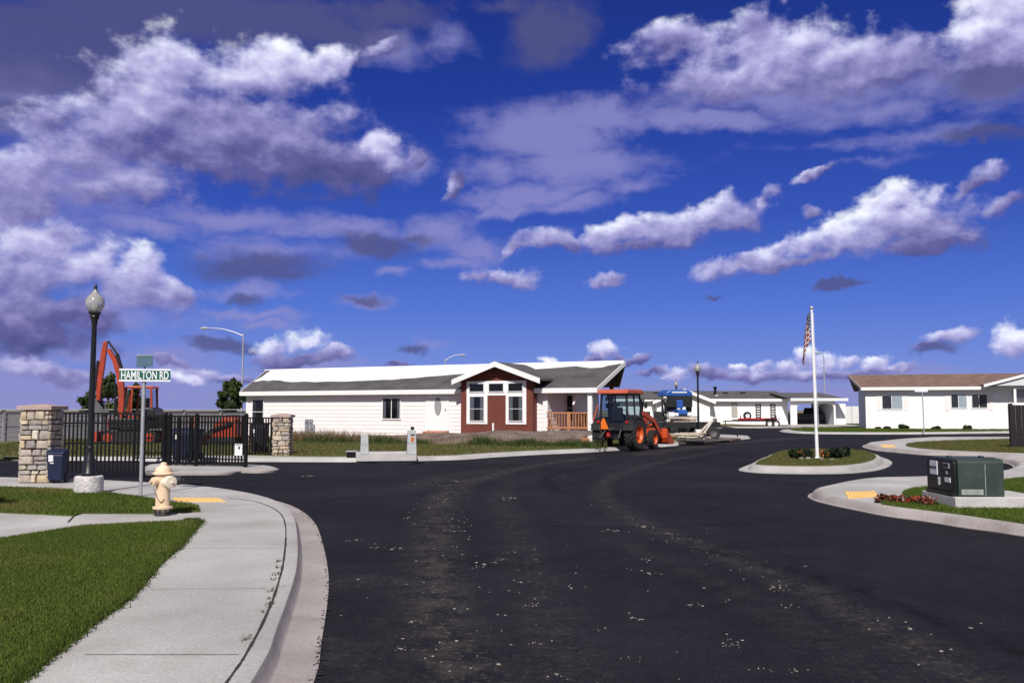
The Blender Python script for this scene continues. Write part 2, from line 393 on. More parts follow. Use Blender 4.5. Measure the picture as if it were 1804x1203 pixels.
# thin veils and shaded decks
Mv, _, _, PW3 = field(PW1, VEIL); Dv = math_('ADD', Mv, math_('MULTIPLY', math_('SUBTRACT', fb2, .5), 2.0)); av = math_('MULTIPLY', sstep(Dv, .0, .95), .75)
Md, _, _, PW4 = field(PW3, DARK); Dd = math_('ADD', Md, math_('MULTIPLY', math_('SUBTRACT', fb2, .5), 1.3)); ad = math_('MULTIPLY', sstep(Dd, .0, .75), .80)
# outside the surveyed quarter: unseen neutral cloud added to take the blue from shade
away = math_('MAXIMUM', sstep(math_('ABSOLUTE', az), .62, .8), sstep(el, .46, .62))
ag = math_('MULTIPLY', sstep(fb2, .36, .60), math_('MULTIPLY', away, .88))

sky = W('ShaderNodeTexSky', sky_type='NISHITA'); sky.sun_disc = False
sky.sun_elevation = SUN_EL; sky.sun_rotation = atan2(SUN_H.x, SUN_H.y); sky.altitude = 400; sky.air_density = 1.0; sky.dust_density = .35; sky.ozone_density = 3.0
STR = .1
# the scan deepens the blue: the sky texture is multiplied to that print's blue, more so high up
rs = W('ShaderNodeValToRGB'); WL(math_('MULTIPLY', el, 2.0), rs.inputs[0]); sr = rs.color_ramp
SK = [(0, (.20, .26, .62)), (.10, (.140, .215, .66)), (.22, (.078, .152, .60)), (.42, (.030, .068, .42)), (.66, (.014, .034, .285)), (1, (.007, .016, .16))]
sr.elements[0].position = 0; sr.elements[0].color = c3(SK[0][1]); sr.elements[1].position = 1; sr.elements[1].color = c3(SK[-1][1])
for p, c in SK[1:-1]:
    e = sr.elements.new(p); e.color = c3(c)
print_blue = vmath('SCALE', rs.outputs[0], .92 / STR).outputs[0]
hs = W('ShaderNodeHueSaturation'); hs.inputs['Saturation'].default_value = 1.3; WL(sky.outputs[0], hs.inputs['Color'])
tint = vmath('MULTIPLY', hs.outputs[0], (.42, .46, .8)).outputs[0]
base = mixc(.8, tint, print_blue)
K = 1 / STR
def kc(c): return (c[0] * K, c[1] * K, c[2] * K, 1)
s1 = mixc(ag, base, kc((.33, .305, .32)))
s2 = mixc(av, s1, kc((.25, .245, .52)))
s3 = mixc(ad, s2, kc((.080, .082, .21)))
s4 = mixc(ac, s3, vmath('SCALE', rc.outputs[0], K).outputs[0])
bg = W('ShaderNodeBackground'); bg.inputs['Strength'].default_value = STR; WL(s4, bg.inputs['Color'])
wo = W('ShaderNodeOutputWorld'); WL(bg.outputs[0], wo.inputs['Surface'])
world.cycles.sampling_method = 'MANUAL'; world.cycles.sample_map_resolution = 512
# ------------------------------------------------------------------ ground, road, kerbs, lawns
def ground_mat():
    m, nt, b = new_mat('field'); L = nt.links.new
    tc = _n(nt, 'ShaderNodeTexCoord')
    n1 = _n(nt, 'ShaderNodeTexNoise'); n1.inputs['Scale'].default_value = .35; n1.inputs['Detail'].default_value = 8; L(tc.outputs['Object'], n1.inputs['Vector'])
    r = _n(nt, 'ShaderNodeValToRGB'); e = r.color_ramp.elements; e[0].position = .35; e[1].position = .65
    e[0].color = (.11, .12, .045, 1); e[1].color = (.24, .19, .10, 1); L(n1.outputs['Fac'], r.inputs[0]); L(r.outputs[0], b.inputs['Base Color'])
    b.inputs['Roughness'].default_value = .95
ground_mat()
def asphalt_mat():
    m, nt, b = new_mat('asphalt'); L = nt.links.new
    tc = _n(nt, 'ShaderNodeTexCoord'); O = tc.outputs['Object']
    def nz(scale, det=5, rough=.6, vec=None):
        n = _n(nt, 'ShaderNodeTexNoise'); n.inputs['Scale'].default_value = scale; n.inputs['Detail'].default_value = det; n.inputs['Roughness'].default_value = rough
        L(vec or O, n.inputs['Vector']); return n.outputs['Fac']
    def mr(x, a, b_, lo, hi, smooth=True):
        n = _n(nt, 'ShaderNodeMapRange'); n.interpolation_type = 'SMOOTHSTEP' if smooth else 'LINEAR'; L(x, n.inputs[0])
        for i, k in enumerate((a, b_, lo, hi)): n.inputs[i + 1].default_value = k
        return n.outputs[0]
    def mt(op, a, c):
        n = _n(nt, 'ShaderNodeMath', operation=op)
        for i, k in enumerate((a, c)):
            if isinstance(k, (int, float)): n.inputs[i].default_value = k
            else: L(k, n.inputs[i])
        return n.outputs[0]
    def mix(f, a, c):
        n = _n(nt, 'ShaderNodeMix', data_type='RGBA'); L(f, n.inputs[0])
        for i, k in ((6, a), (7, c)):
            if isinstance(k, tuple): n.inputs[i].default_value = (*k, 1)
            else: L(k, n.inputs[i])
        return n.outputs[2]
    patch = mr(nz(.22, 9, .72), .36, .64, 0, 1)
    c = mix(patch, (.0088, .0086, .0128), (.0165, .0160, .0220))
    grain = mr(nz(70, 3, .7), .34, .72, .45, 1.75)
    sc = _n(nt, 'ShaderNodeVectorMath', operation='MULTIPLY'); L(c, sc.inputs[0]); L(grain, sc.inputs[1]); c = sc.outputs[0]
    # pale aggregate chips
    vo = _n(nt, 'ShaderNodeTexVoronoi'); vo.inputs['Scale'].default_value = 26; L(O, vo.inputs['Vector'])
    chip = mt('MULTIPLY', mr(vo.outputs['Distance'], .10, .2, 1, 0), mr(nz(9, 2), .58, .66, 0, .55))
    c = mix(chip, c, (.075, .072, .08))
    # dried mud carried out on tyres: the painted-in amount is the road's own 'dust' map, broken up
    at = _n(nt, 'ShaderNodeAttribute'); at.attribute_name = 'dust'; dust = at.outputs['Fac']
    d1 = mt('MULTIPLY', dust, mr(nz(3.2, 8, .7), .38, .66, 0, 1))
    d2 = mt('MULTIPLY', dust, mr(nz(16, 5, .7), .52, .63, 0, 1))
    c = mix(mt('MULTIPLY', d1, .30), c, (.12, .105, .085))
    c = mix(mt('MULTIPLY', d2, .34), c, (.18, .16, .125))
    # tar seams: dark, its own map
    at2 = _n(nt, 'ShaderNodeAttribute'); at2.attribute_name = 'tar'
    c = mix(mt('MULTIPLY', at2.outputs['Fac'], mr(nz(5, 4), .35, .6, .3, 1)), c, (.0035, .0035, .005))
    L(c, b.inputs['Base Color']); b.inputs['Roughness'].default_value = .9; b.inputs['Specular IOR Level'].default_value = .12
    bp = _n(nt, 'ShaderNodeBump'); bp.inputs['Strength'].default_value = .55; bp.inputs['Distance'].default_value = .012
    L(nz(55, 4, .7), bp.inputs['Height']); L(bp.outputs[0], b.inputs['Normal'])
asphalt_mat()
pmat('concrete', (.405, .39, .375), .9, .17, .7, .14, 38, .4, 110, col2=(.50, .485, .47), stain=((1.1, .53, .75, (.27, .25, .225), .55), (7, .62, .72, (.22, .19, .16), .5), (30, .68, .74, (.16, .14, .12), .6)))
pmat('gutter', (.36, .325, .31), .9, .16, 1.2, .12, 45, .4, 110, stain=((1.6, .52, .72, (.20, .17, .155), .6), (9, .6, .7, (.16, .13, .11), .5)))
pmat('dirt', (.15, .105, .085), .95, .35, 1.5, .35, 14, 1.0, 9, col2=(.215, .165, .14))
pmat('seam_dirt_and_shadow', (.035, .03, .024), .95)
pmat('turf_soil', (.060, .078, .014), .95, .25, .8, .25, 30, .6, 40, col2=(.085, .105, .018))
pmat('turf_dry', (.115, .115, .04), .95, .3, .7, .25, 25, .6, 30, col2=(.15, .14, .055))
pmat('turf_far', (.058, .085, .014), .95, .3, .6, .25, 20, .6, 30, col2=(.085,.115,.022))
pmat('tactile', (.78, .47, .16), .75, .12, 2, .08, 40, .2)

g = MB(); g.quad((-2500, -300, -.06), (2500, -300, -.06), (2500, 3500, -.06), (-2500, 3500, -.06))
structure(g.build('ground', 'field'))

# --- road: one sheet, finer near the camera, with maps of dust and tar measured along the tracks seen on it
def road():
    ys = [-14.0]
    while ys[-1] < 92: ys.append(ys[-1] + max(.14, .012 * abs(ys[-1] - 2)) if ys[-1] > 2 else ys[-1] + .5)
    xs = [0.0]
    while xs[-1] < 62: xs.append(xs[-1] + (.14 if xs[-1] < 7 else .14 + (xs[-1] - 7) * .03))
    xs = np.array([-x for x in xs[:0:-1]] + xs); ys = np.array(ys)
    X, Y = np.meshgrid(xs, ys); nx, ny = len(xs), len(ys)
    pts = np.stack([X.ravel(), Y.ravel(), np.zeros(X.size)], 1)
    me = bpy.data.meshes.new('road'); me.vertices.add(len(pts)); me.vertices.foreach_set('co', pts.astype(np.float32).ravel())
    idx = np.arange(nx * ny).reshape(ny, nx)
    q = np.stack([idx[:-1, :-1], idx[:-1, 1:], idx[1:, 1:], idx[1:, :-1]], -1).reshape(-1, 4)
    me.loops.add(q.size); me.loops.foreach_set('vertex_index', q.ravel().astype(np.int32))
    me.polygons.add(len(q)); me.polygons.foreach_set('loop_start', np.arange(0, q.size, 4, dtype=np.int32)); me.update(calc_edges=True)
    def along(track, w):
        L = smooth_line([G(*p) for p in track], 8); out = np.full(X.size, 1e9); x = X.ravel(); y = Y.ravel()
        for a, b in zip(L[:-1], L[1:]):
            dx, dy = b.x - a.x, b.y - a.y; l2 = dx * dx + dy * dy + 1e-9
            t = np.clip(((x - a.x) * dx + (y - a.y) * dy) / l2, 0, 1)
            out = np.minimum(out, np.hypot(x - a.x - t * dx, y - a.y - t * dy))
        return np.exp(-(out / w) ** 2)
    dust = np.zeros(X.size)
    for tr, w, k in [([(830, 1203), (790, 1130), (770, 1040), (765, 960), (772, 905), (790, 870), (840, 845), (930, 822), (1040, 806)], .28, 1.0),
                     ([(640, 1203), (690, 1110), (720, 1000), (735, 930), (760, 880)], .22, .35),
                     ([(1700, 1190), (1560, 1110), (1400, 1030), (1270, 975), (1150, 930), (1090, 900), (1060, 870), (1080, 840), (1160, 815), (1280, 792)], .22, .75),
                     ([(1560, 1203), (1400, 1100), (1230, 1010), (1080, 950)], .25, .35),
                     ([(1010, 1203), (960, 1080), (930, 990), (905, 930), (880, 880), (900, 850)], .30, .45),
                     ([(590, 1030), (640, 1022), (720, 1030)], .35, .55), ([(560, 1130), (600, 1150), (650, 1170)], .3, .4),
                     ([(1130, 800), (1230, 787), (1330, 777), (1420, 770)], .7, .85), ([(720, 860), (790, 838), (900, 824)], .5, .55),
                     ([(1180, 880), (1330, 850), (1500, 842)], .4, .15)]:
        dust = np.maximum(dust, along(tr, w) * k)
    dust = np.maximum(dust, .10)
    tar = np.zeros(X.size)
    for tr, w in [([(940, 925), (1060, 930), (1180, 927), (1320, 922)], .07), ([(1230, 968), (1320, 985), (1420, 1010), (1540, 1050), (1680, 1105), (1804, 1150)], .07),
                  ([(1270, 845), (1380, 850), (1430, 856)], .1), ([(990, 868), (960, 850), (985, 832), (1080, 818)], .10)]:
        tar = np.maximum(tar, along(tr, w))
    for nm, arr in (('dust', dust), ('tar', tar)):
        at = me.attributes.new(nm, 'FLOAT', 'POINT'); at.data.foreach_set('value', arr.astype(np.float32))
    me.materials.append(MATS['asphalt']); o = bpy.data.objects.new('road', me); COL.objects.link(o); structure(o)
road()

# --- raised islands: rolled kerb rings round a concrete top
KERB = [(0.0, -.05), (0.0, .012), (.10, .02), (.16, .085), (.22, .118), (.30, .13)]
def island(poly, prof=KERB, top=True, gname='kerb', tname='sidewalk', kmat='gutter', tmat='concrete', split=0):
    poly = ccw(poly); rings = [[Vector((p.x, p.y, z)) for p in (inset(poly, d) if d else poly)] for d, z in prof]
    n = len(poly)
    for nm, mt, R in ((('gutter', kmat, rings[:split + 1]), (gname, tmat, rings[split:])) if split else ((gname, kmat, rings),)):
        m = MB(); m.v = [tuple(p) for r in R for p in r]
        for k in range(len(R) - 1):
            for i in range(n): m.f.append((k * n + i, k * n + (i + 1) % n, (k + 1) * n + (i + 1) % n, (k + 1) * n + i)); m.t.append(None)
        o = structure(m.build(nm, mt, fixn=False)); o.data.shade_smooth(); o.data.set_sharp_from_angle(angle=radians(50))
    last = [Vector((p.x, p.y)) for p in rings[-1]]
    if top:
        t = MB(); t.add([(p.x, p.y, prof[-1][1]) for p in last], [tuple(range(n))]); structure(t.build(tname, tmat, fixn=False))
    return last
def pts(pl, z=.0): return [G(*p, z) for p in pl]
def sheet(name, poly, z, mat, zb=None):
    poly = ccw([Vector((p.x, p.y)) for p in poly]); m = MB()
    if zb is None: m.add([(p.x, p.y, z) for p in poly], [tuple(range(len(poly)))])
    else: m.prism([(p.x, p.y) for p in poly], zb, z, 'XY')
    return structure(m.build(name, mat))

# near left corner
left_outer_px = [(553, 1203), (566, 1135), (578, 1051), (578, 1008), (569, 961), (553, 920), (519, 894), (469, 879), (402, 868), (335, 861.5), (251, 856.5), (181, 853), (80, 850), (0, 848)]
lo = smooth_line([Vector((-.55, -6, 0)), Vector((-.72, .5, 0)), Vector((-.95, 3.2, 0))] + pts(left_outer_px), 5)
lo += [Vector((-24, 20.4)), Vector((-24, -6))]
LEFT_K = [(0.0, -.05), (0.0, .012), (.24, .022), (.26, .03), (.285, .100), (.30, .122), (.325, .128), (.44, .13)]
left_top = island(lo, LEFT_K, split=5)
# pale kerb top along the seam, laid as its own strip
def strip(name, line, d0, d1, z, mat, closed=False):
    a = inset(line, d0); b = inset(line, d1); m = MB(); n = len(line)
    for i in range(1, n - 2):
        m.quad((a[i].x, a[i].y, z), (a[i + 1].x, a[i + 1].y, z), (b[i + 1].x, b[i + 1].y, z), (b[i].x, b[i].y, z))
    return structure(m.build(name, mat))
lo_ccw = ccw(lo)
# seam between kerb and sidewalk, thin, full of dirt
seam_px = [(404, 1195), (435.5, 1148), (465.6, 1091), (489, 1031), (501, 977.5), (502.5, 924), (489, 900), (452, 884), (402, 877)]
seam = smooth_line([Vector((-1.35, 3, 0))] + pts(seam_px, .13), 6)
m = MB()
for a, b in zip(seam[:-1], seam[1:]):
    d = (b - a).normalized(); nrm = Vector((-d.y, d.x)); w0 = random.uniform(.006, .012)
    m.quad((*(a - nrm * w0), .134), (*(b - nrm * w0), .134), (*(b + nrm * w0), .134), (*(a + nrm * w0), .134))
structure(m.build('pavement_seam', 'seam_dirt_and_shadow'))
m = MB()
def joint_shadow_strip(p0, p1, w=.004, z=.134):
    a = Vector(p0[:2]); b = Vector(p1[:2]); d = (b - a).normalized(); nrm = Vector((-d.y, d.x)) * w
    m.quad((*(a - nrm), z), (*(b - nrm), z), (*(b + nrm), z), (*(a + nrm), z))
joint_shadow_strip(G(150, 1153, .13), G(420, 1153, .13)); joint_shadow_strip(G(318, 966, .13), G(496, 966, .13), .003); joint_shadow_strip(G(352, 903, .13), G(470, 893, .13), .003)
joint_shadow_strip(G(262, 1038, .13), G(486, 1036, .13), .0025)
joint_shadow_strip(G(131, 908, .13), G(144, 903, .13), .012); joint_shadow_strip(G(120, 920, .13), G(131, 908, .13), .014)
joint_shadow_strip(G(210, 864, .13), G(230, 861, .13), .004)  # dark strip painting in the lamp post's cast shadow
structure(m.build('pavement_joint_and_shadow', 'seam_dirt_and_shadow'))

def lawn(name, px, z, mat, thick=.04, extra=()):
    P = [Vector((p.x, p.y)) for p in pts(px, z)] + [Vector(e) for e in extra]
    sheet(name, P, z, mat, z - thick - .08); return P
LAWNS = {}
LAWNS['a'] = lawn('lawn', [(-150, 858), (0, 857.5), (134, 863.6), (200, 869), (245, 874.5), (300, 884), (335, 888), (350, 893), (352, 900), (268, 903.5), (144, 903), (131, 907.5), (0, 901.5), (-150, 897)], .145, 'turf_soil')
big_edge = [(144, 926), (250, 920), (330, 917), (352, 917.5), (345, 930), (321, 959), (291, 984), (234, 1048), (151, 1108), (90, 1155), (30, 1203)]
LAWNS['b'] = lawn('lawn', [(-150, 970), (0, 948)] + big_edge, .145, 'turf_soil', extra=[(-2.9, 4.6), (-3.6, 2.5), (-5, -4), (-12, -4), (-12, 6)])

# near right corner with the transformer
nr_px = [(1804, 947), (1796, 944), (1691, 929), (1624, 918), (1557, 909), (1489.6, 895.5), (1445, 885.5), (1428, 879.5), (1423, 874.5), (1429, 869.5), (1445, 865.4), (1489.6, 855.5), (1534, 850), (1624, 847.3), (1700, 842), (1755, 837), (1778, 830), (1785, 823.5), (1776, 817.5), (1760, 814), (1804, 812)]
nr = smooth_line([Vector((11.5, -6, 0)), Vector((9.6, 1, 0)), Vector((7.9, 6.5, 0)), Vector((6.95, 9.6, 0))] + pts(nr_px[1:]) + [Vector((26, 27.0, 0))], 5) + [Vector((26, -6))]
nr_top = island(nr, [(0.0, -.05), (0.0, .012), (.06, .02), (.10, .09), (.14, .12), (.20, .13)])
LAWNS['c'] = lawn('lawn', [(1552, 886.5), (1562, 884.5), (1590, 881.5), (1606, 878.5), (1597, 874), (1589, 870), (1592, 865.5), (1606, 861), (1640, 857.5), (1700, 854), (1763, 846), (1830, 838), (1980, 836), (2200, 850), (2200, 972), (1900, 936), (1796, 919.5), (1691, 904.5), (1635, 897.5), (1579, 890.5)], .145, 'turf_far')

# middle right corner
mr_px = [(1820, 809), (1747, 805.3), (1663, 802.8), (1624, 801.5), (1579.5, 797.5), (1543, 794), (1524, 789.5), (1519, 786.3), (1526, 783), (1543, 781), (1579, 777), (1621, 774.3), (1660, 773)]
mr_ = smooth_line([Vector((40, 25.5, 0)), Vector((22, 27.2, 0))] + pts(mr_px) + [Vector((26, 50.5, 0)), Vector((45, 52.5, 0))], 5)
mr_top = island(mr_)
LAWNS['d'] = lawn('lawn', [(1820, 798), (1747, 795.7), (1663, 792.2), (1621, 789.2), (1601, 786.3), (1595, 784), (1600, 781.5), (1613, 779.3), (1663, 776.6), (1794, 773.2), (1900, 771), (1980, 799)], .145, 'turf_dry')

# island of the flagpole: upright kerb
fi_px = [(1301, 828), (1328, 832.5), (1370, 834.3), (1412, 835), (1455, 835), (1495.6, 834), (1530, 831), (1555, 826.5), (1569, 820), (1571, 814), (1560, 808), (1540, 803.5), (1500, 801), (1440, 800), (1398, 800.5), (1362, 803), (1342, 808), (1325, 817)]
fi = smooth_line(pts(fi_px), 5, True)
fi_top = island(fi, [(0.0, -.05), (0.0, .014), (.24, .026), (.27, .10), (.31, .15), (.36, .17), (.50, .175)], top=False, gname='kerb', kmat='concrete')
sheet('lawn', [Vector((p.x, p.y)) for p in inset(ccw(fi), .44)], .19, 'turf_dry', .1)
LAWNS['e'] = inset(ccw(fi), .46)

# lot of the near house; its kerb runs along the cross street
hl_px = [(-60, 811), (0, 811), (200, 812.5), (435, 813.5), (642, 814), (740, 812), (820, 809.5), (866, 806), (950, 801), (1053, 796), (1160, 788), (1236, 780.8), (1290, 775.8), (1317, 773.4), (1322, 771.8), (1312, 770.5), (1280, 769), (1250, 767.5)]
hl = smooth_line([Vector((-45, 28.0, 0))] + pts(hl_px) + [Vector((10.5, 60, 0)), Vector((5, 66, 0)), Vector((-6, 72, 0)), Vector((-45, 78, 0))], 5)
hl_top = island(hl, [(0.0, -.05), (0.0, .012), (.05, .03), (.09, .10), (.14, .122), (.24, .13)], kmat='concrete')
hg_px = [(-60, 803.5), (0, 804), (200, 804), (440, 802), (520, 804), (625, 804.5), (735, 803.2), (800, 801.8), (866, 797.3), (950, 793.2), (1053, 788.8), (1140, 783), (1200, 778), (1225, 775.8)]
hg = [Vector((p.x, p.y)) for p in pts(hg_px, .13)] + [Vector(p) for p in ((8.6, 47), (8.9, 55), (4, 62), (-6, 69), (-44, 75), (-44, 31))]
sheet('lawn', hg, .142, 'turf_dry', .05); LAWNS['f'] = hg
apron = [Vector((p.x, p.y)) for p in pts([(1195, 779.5), (1236, 776.5), (1290, 773.6), (1305, 772), (1270, 770.5), (1240, 771), (1205, 773)], .14)]
sheet('dirt_apron', apron, .15, 'dirt', .05)

# lots across the back street
rl_px = [(1372.6, 759.3), (1384, 762), (1420, 764), (1495, 765), (1607, 765), (1700, 764), (1785, 763)]
rl = smooth_line(pts(rl_px) + [Vector((36, 63, 0)), Vector((52, 60, 0))], 4) + [Vector((52, 112)), Vector((38, 112)), Vector((31.5, 84)), Vector((26.8, 78))]
island(rl, kmat='concrete'); RL = inset(ccw([Vector((p.x, p.y)) for p in rl]), .75)
sheet('lawn', RL, .16, 'turf_far', .05); LAWNS['g'] = RL
bl = smooth_line([Vector(p) for p in ((-30, 82, 0), (0, 81, 0), (14, 80.5, 0), (22, 80.5, 0))], 4) + [Vector((26.5, 83)), Vector((26.5, 88)), Vector((24, 89)), Vector((24, 125)), Vector((-30, 125))]
island(bl); BL = inset(ccw([Vector((p.x, p.y)) for p in bl]), .9)
sheet('lawn', BL, .16, 'turf_dry', .05)
drive = [Vector(p) for p in ((24.3, 89.2), (28, 83.5), (32.5, 88), (37.4, 104), (24.3, 104))]
sheet('driveway', drive, .11, 'concrete', -.04)

# concrete island under the open gate
gi = smooth_line(pts([(258, 836.5), (330, 837), (400, 836.5), (425, 833), (452, 833.5), (480, 832), (491, 829), (470, 824), (420, 822), (330, 821.5), (262, 822)]), 3, True)
island(gi, [(0, -.04), (0, .05), (.05, .07), (.1, .078)])

# yellow tactile paving, with domes
def tactile(label, px, z=.134):
    q = [G(*p, z) for p in px]; m = MB()
    m.add([(p.x, p.y, z - .02) for p in q] + [(p.x, p.y, z + .006) for p in q], [(4, 5, 6, 7), (0, 1, 5, 4), (1, 2, 6, 5), (2, 3, 7, 6), (3, 0, 4, 7)])
    for i in range(14):
        for j in range(8):
            u, v = (i + .5) / 14, (j + .5) / 8
            p = (q[0] * (1 - u) + q[1] * u) * (1 - v) + (q[3] * (1 - u) + q[2] * u) * v
            m.add([(p.x + .022 * cos(a), p.y + .022 * sin(a), z + .006) for a in (0, 1.05, 2.1, 3.14, 4.19, 5.24)] + [(p.x + .013 * cos(a), p.y + .013 * sin(a), z + .013) for a in (0, 1.05, 2.1, 3.14, 4.19, 5.24)],
                  [(k, (k + 1) % 6, (k + 1) % 6 + 6, k + 6) for k in range(6)] + [(6, 7, 8, 9, 10, 11)])
    tag(m.build('tactile_paving', 'tactile'), label, 'tactile paving', 'yellow tactile ramps')
tactile('thin yellow tactile ramp on the sidewalk just past the fire hydrant', [(303, 877), (312, 883.5), (398, 883.5), (385, 877.5)])
tactile('yellow tactile ramp on the kerb corner beside the green transformer', [(1488, 866.5), (1494, 877.8), (1549, 874.5), (1541, 865.3)])
tactile('small far yellow tactile ramp on the corner right of the flagpole', [(1549, 784), (1556, 787.6), (1580, 787.2), (1572, 783.6)])

# dirt mound heaped along the front of the near house
HF = Frame((-14.7, 49.2), (.894, -.447))
def mound():
    m = MB(); nx, ny = 120, 22; rnd = random.Random(3)
    hts = {}
    for i in range(nx + 1):
        for j in range(ny + 1):
            s = 3.5 + 17.8 * i / nx; t = -5.2 + 4.9 * j / ny
            ramp = np.interp(s, [3.5, 6, 9, 12, 14.5, 17, 19, 21, 21.3], [.04, .12, .24, .36, .46, .54, .60, .56, .45])
            prof = smoothstep(-5.2, -2.6, t) * (1 if t < -1.2 else (1 - .25 * smoothstep(-1.2, -.2, t)))
            nz = .06 * sin(s * 1.7 + t) + .04 * sin(s * 5.3 - t * 2.2) + rnd.uniform(-.04, .04)
            z = .10 + float(prof) * (ramp * (1 + nz * 1.2))
            p = HF.o + HF.a * s + HF.b * t
            m.v.append((p.x, p.y, z))
    for i in range(nx):
        for j in range(ny):
            a = i * (ny + 1) + j
            m.f.append((a, a + ny + 1, a + ny + 2, a + 1)); m.t.append(None)
    o = structure(m.build('dirt_mound', 'dirt', smooth=True))
mound()
# dirt heap behind the far iron fence
def heap(c, rx, ry, h, seed):
    rnd = random.Random(seed); m = MB(); n, k = 22, 9
    m.v.append((0, 0, h))
    for i in range(1, k + 1):
        for a in range(n):
            t = i / k; m.v.append((rx * t * cos(2 * pi * a / n), ry * t * sin(2 * pi * a / n), h * (1 - t) ** 1.2 * (1 + rnd.uniform(-.2, .2)) - (.03 if i == k else 0)))
    for a in range(n): m.f.append((0, 1 + a, 1 + (a + 1) % n)); m.t.append(None)
    for i in range(k - 1):
        for a in range(n): m.f.append((1 + i * n + a, 1 + (i + 1) * n + a, 1 + (i + 1) * n + (a + 1) % n, 1 + i * n + (a + 1) % n)); m.t.append(None)
    tag(m.build('dirt_heap', 'dirt', loc=c), 'low brown heap of earth behind the far iron fence by the house corner', 'dirt heap')
heap((-11.6, 38.5, .14), 1.1, .9, .75, 4)

# clods of dried mud and chips of gravel on the asphalt
def clods():
    V = []; rnd = random.Random(21)
    spots = [(1013, 1034), (1085, 935), (1190, 808), (730, 1094), (1120, 1088), (985, 1190), (1345, 1178), (1398, 1180), (1060, 1108), (890, 985), (862, 992), (905, 973), (840, 998), (930, 1066), (785, 855), (800, 848), (740, 852),
             (905, 877), (890, 880), (1135, 928), (1135, 986), (1130, 1005), (1160, 1010), (1370, 1040), (1362, 1032), (1110, 1160), (955, 1133), (1290, 1136), (1300, 1130), (912, 1025), (660, 965), (700, 967), (620, 952), (806, 935), (720, 912), (712, 1203 - 60), (540, 838), (545, 839), (1400, 1068), (1225, 1065)]
    def stone(x, y, r, h):
        n = 6; a0 = rnd.uniform(0, 6); ring = [(x + r * rnd.uniform(.7, 1.2) * cos(a0 + 2 * pi * k / n), y + r * rnd.uniform(.7, 1.2) * sin(a0 + 2 * pi * k / n), .002) for k in range(n)]
        top = [(x + (p[0] - x) * .55, y + (p[1] - y) * .55, h) for p in ring]
        for k in range(n):
            a, b, c, d = ring[k], ring[(k + 1) % n], top[(k + 1) % n], top[k]
            V.extend([a, b, c, a, c, d])
        for k in range(1, n - 1): V.extend([top[0], top[k], top[k + 1]])
    for px, py in spots:
        p = G(px, py); s = min(1.6, p.y / 9)
        for _ in range(rnd.randint(4, 9)): stone(p.x + rnd.gauss(0, .06 * s), p.y + rnd.gauss(0, .05 * s), rnd.uniform(.004, .010) * s if rnd.random() < .8 else rnd.uniform(.010, .022) * s, rnd.uniform(.003, .008))
    for tr, w, k in [([(830, 1203), (790, 1130), (770, 1040), (765, 960), (772, 905), (790, 870)], .30, 90), ([(1010, 1203), (960, 1080), (930, 990), (905, 930), (880, 880)], .5, 22),
                     ([(1700, 1190), (1560, 1110), (1400, 1030), (1270, 975), (1150, 930)], .35, 45), ([(1200, 1150), (1150, 1000), (1130, 930), (1100, 890)], .5, 16), ([(840, 845), (930, 830), (1160, 800)], .8, 50)]:
        L = smooth_line([G(*p) for p in tr], 10)
        for _ in range(k):
            p = rnd.choice(L); stone(p.x + rnd.gauss(0, w), p.y + rnd.gauss(0, w * 1.4), rnd.uniform(.003, .009) * (1 + p.y / 20) if rnd.random() < .85 else rnd.uniform(.010, .020), rnd.uniform(.003, .008))
    o = big_mesh('dirt_clods', np.array(V), 3, 'clod')
    tag(o, 'pale clods of dried mud scattered along the tyre tracks on the asphalt', 'dirt clods', kind='stuff')
pmat('clod', (.26, .235, .20), .95, .35, 12)
clods()
# a frayed dark edge of the asphalt along the near gutter
def fray():
    L = smooth_line([Vector((-.95, 3.2, 0))] + pts(left_outer_px[:7]), 40); V = []; rnd = random.Random(5)
    for a in L:
        for _ in range(2):
            if rnd.random() < .55: continue
            r = rnd.uniform(.006, .024); x = a.x + rnd.uniform(-.035, .03); y = a.y + rnd.uniform(-.03, .03); n = 6
            ring = [(x + r * rnd.uniform(.6, 1.3) * cos(2 * pi * k / n), y + r * rnd.uniform(.6, 1.6) * sin(2 * pi * k / n), .010) for k in range(n)]
            top = (x, y, .018)
            for k in range(n): V.extend([ring[k], ring[(k + 1) % n], top])
    tag(big_mesh('asphalt_crumbs', np.array(V), 3, 'crumb'), 'crumbling black asphalt edge along the pale gutter', 'asphalt crumbs', kind='stuff')
pmat('crumb', (.016, .015, .018), .95)
fray()
# ------------------------------------------------------------------ paints for the street furniture
pmat('black_iron', (.006, .006, .007), .55, .2, 4, spec=.22)
pmat('lamp_black', (.007, .008, .011), .4, .2, 3, spec=.5)
pmat('galv', (.42, .43, .46), .45, .15, 6, metal=.35)
pmat('sign_green', (.012, .11, .085), .4, .08, 5)
pmat('sign_white', (.78, .80, .82), .45, .04)
pmat('sign_blank', (.085, .15, .20), .4, .2, 8)
pmat('hydrant_paint', (.74, .53, .33), .6, .10, 7, .12, 45, .25, 50, col2=(.82, .67, .49), stain=((14, .60, .68, (.30, .16, .08), .7), (5, .6, .75, (.45, .33, .22), .5)))
pmat('hydrant_white', (.80, .70, .56), .5, .06, 9)
pmat('hydrant_dark', (.035, .034, .036), .6)
pmat('chain', (.20, .13, .09), .7)
pmat('footing', (.55, .53, .53), .95, .18, 5, .2, 18, .9, 30)
pmat('mortar', (.10, .085, .07), .95, .3, 20, bump=.6)
pmat('cap_stone', (.40, .30, .27), .9, .15, 5, .12, 40, .4, 60)
attr_mat('stone', .9, .22, 14, .7, 40)
pmat('bin_blue', (.008, .015, .050), .5, .15, 4, stain=((6, .56, .7, (.05, .055, .07), .45),))
pmat('bin_black', (.010, .011, .016), .55, .15, 4)
pmat('label_white', (.75, .76, .78), .5, .05)
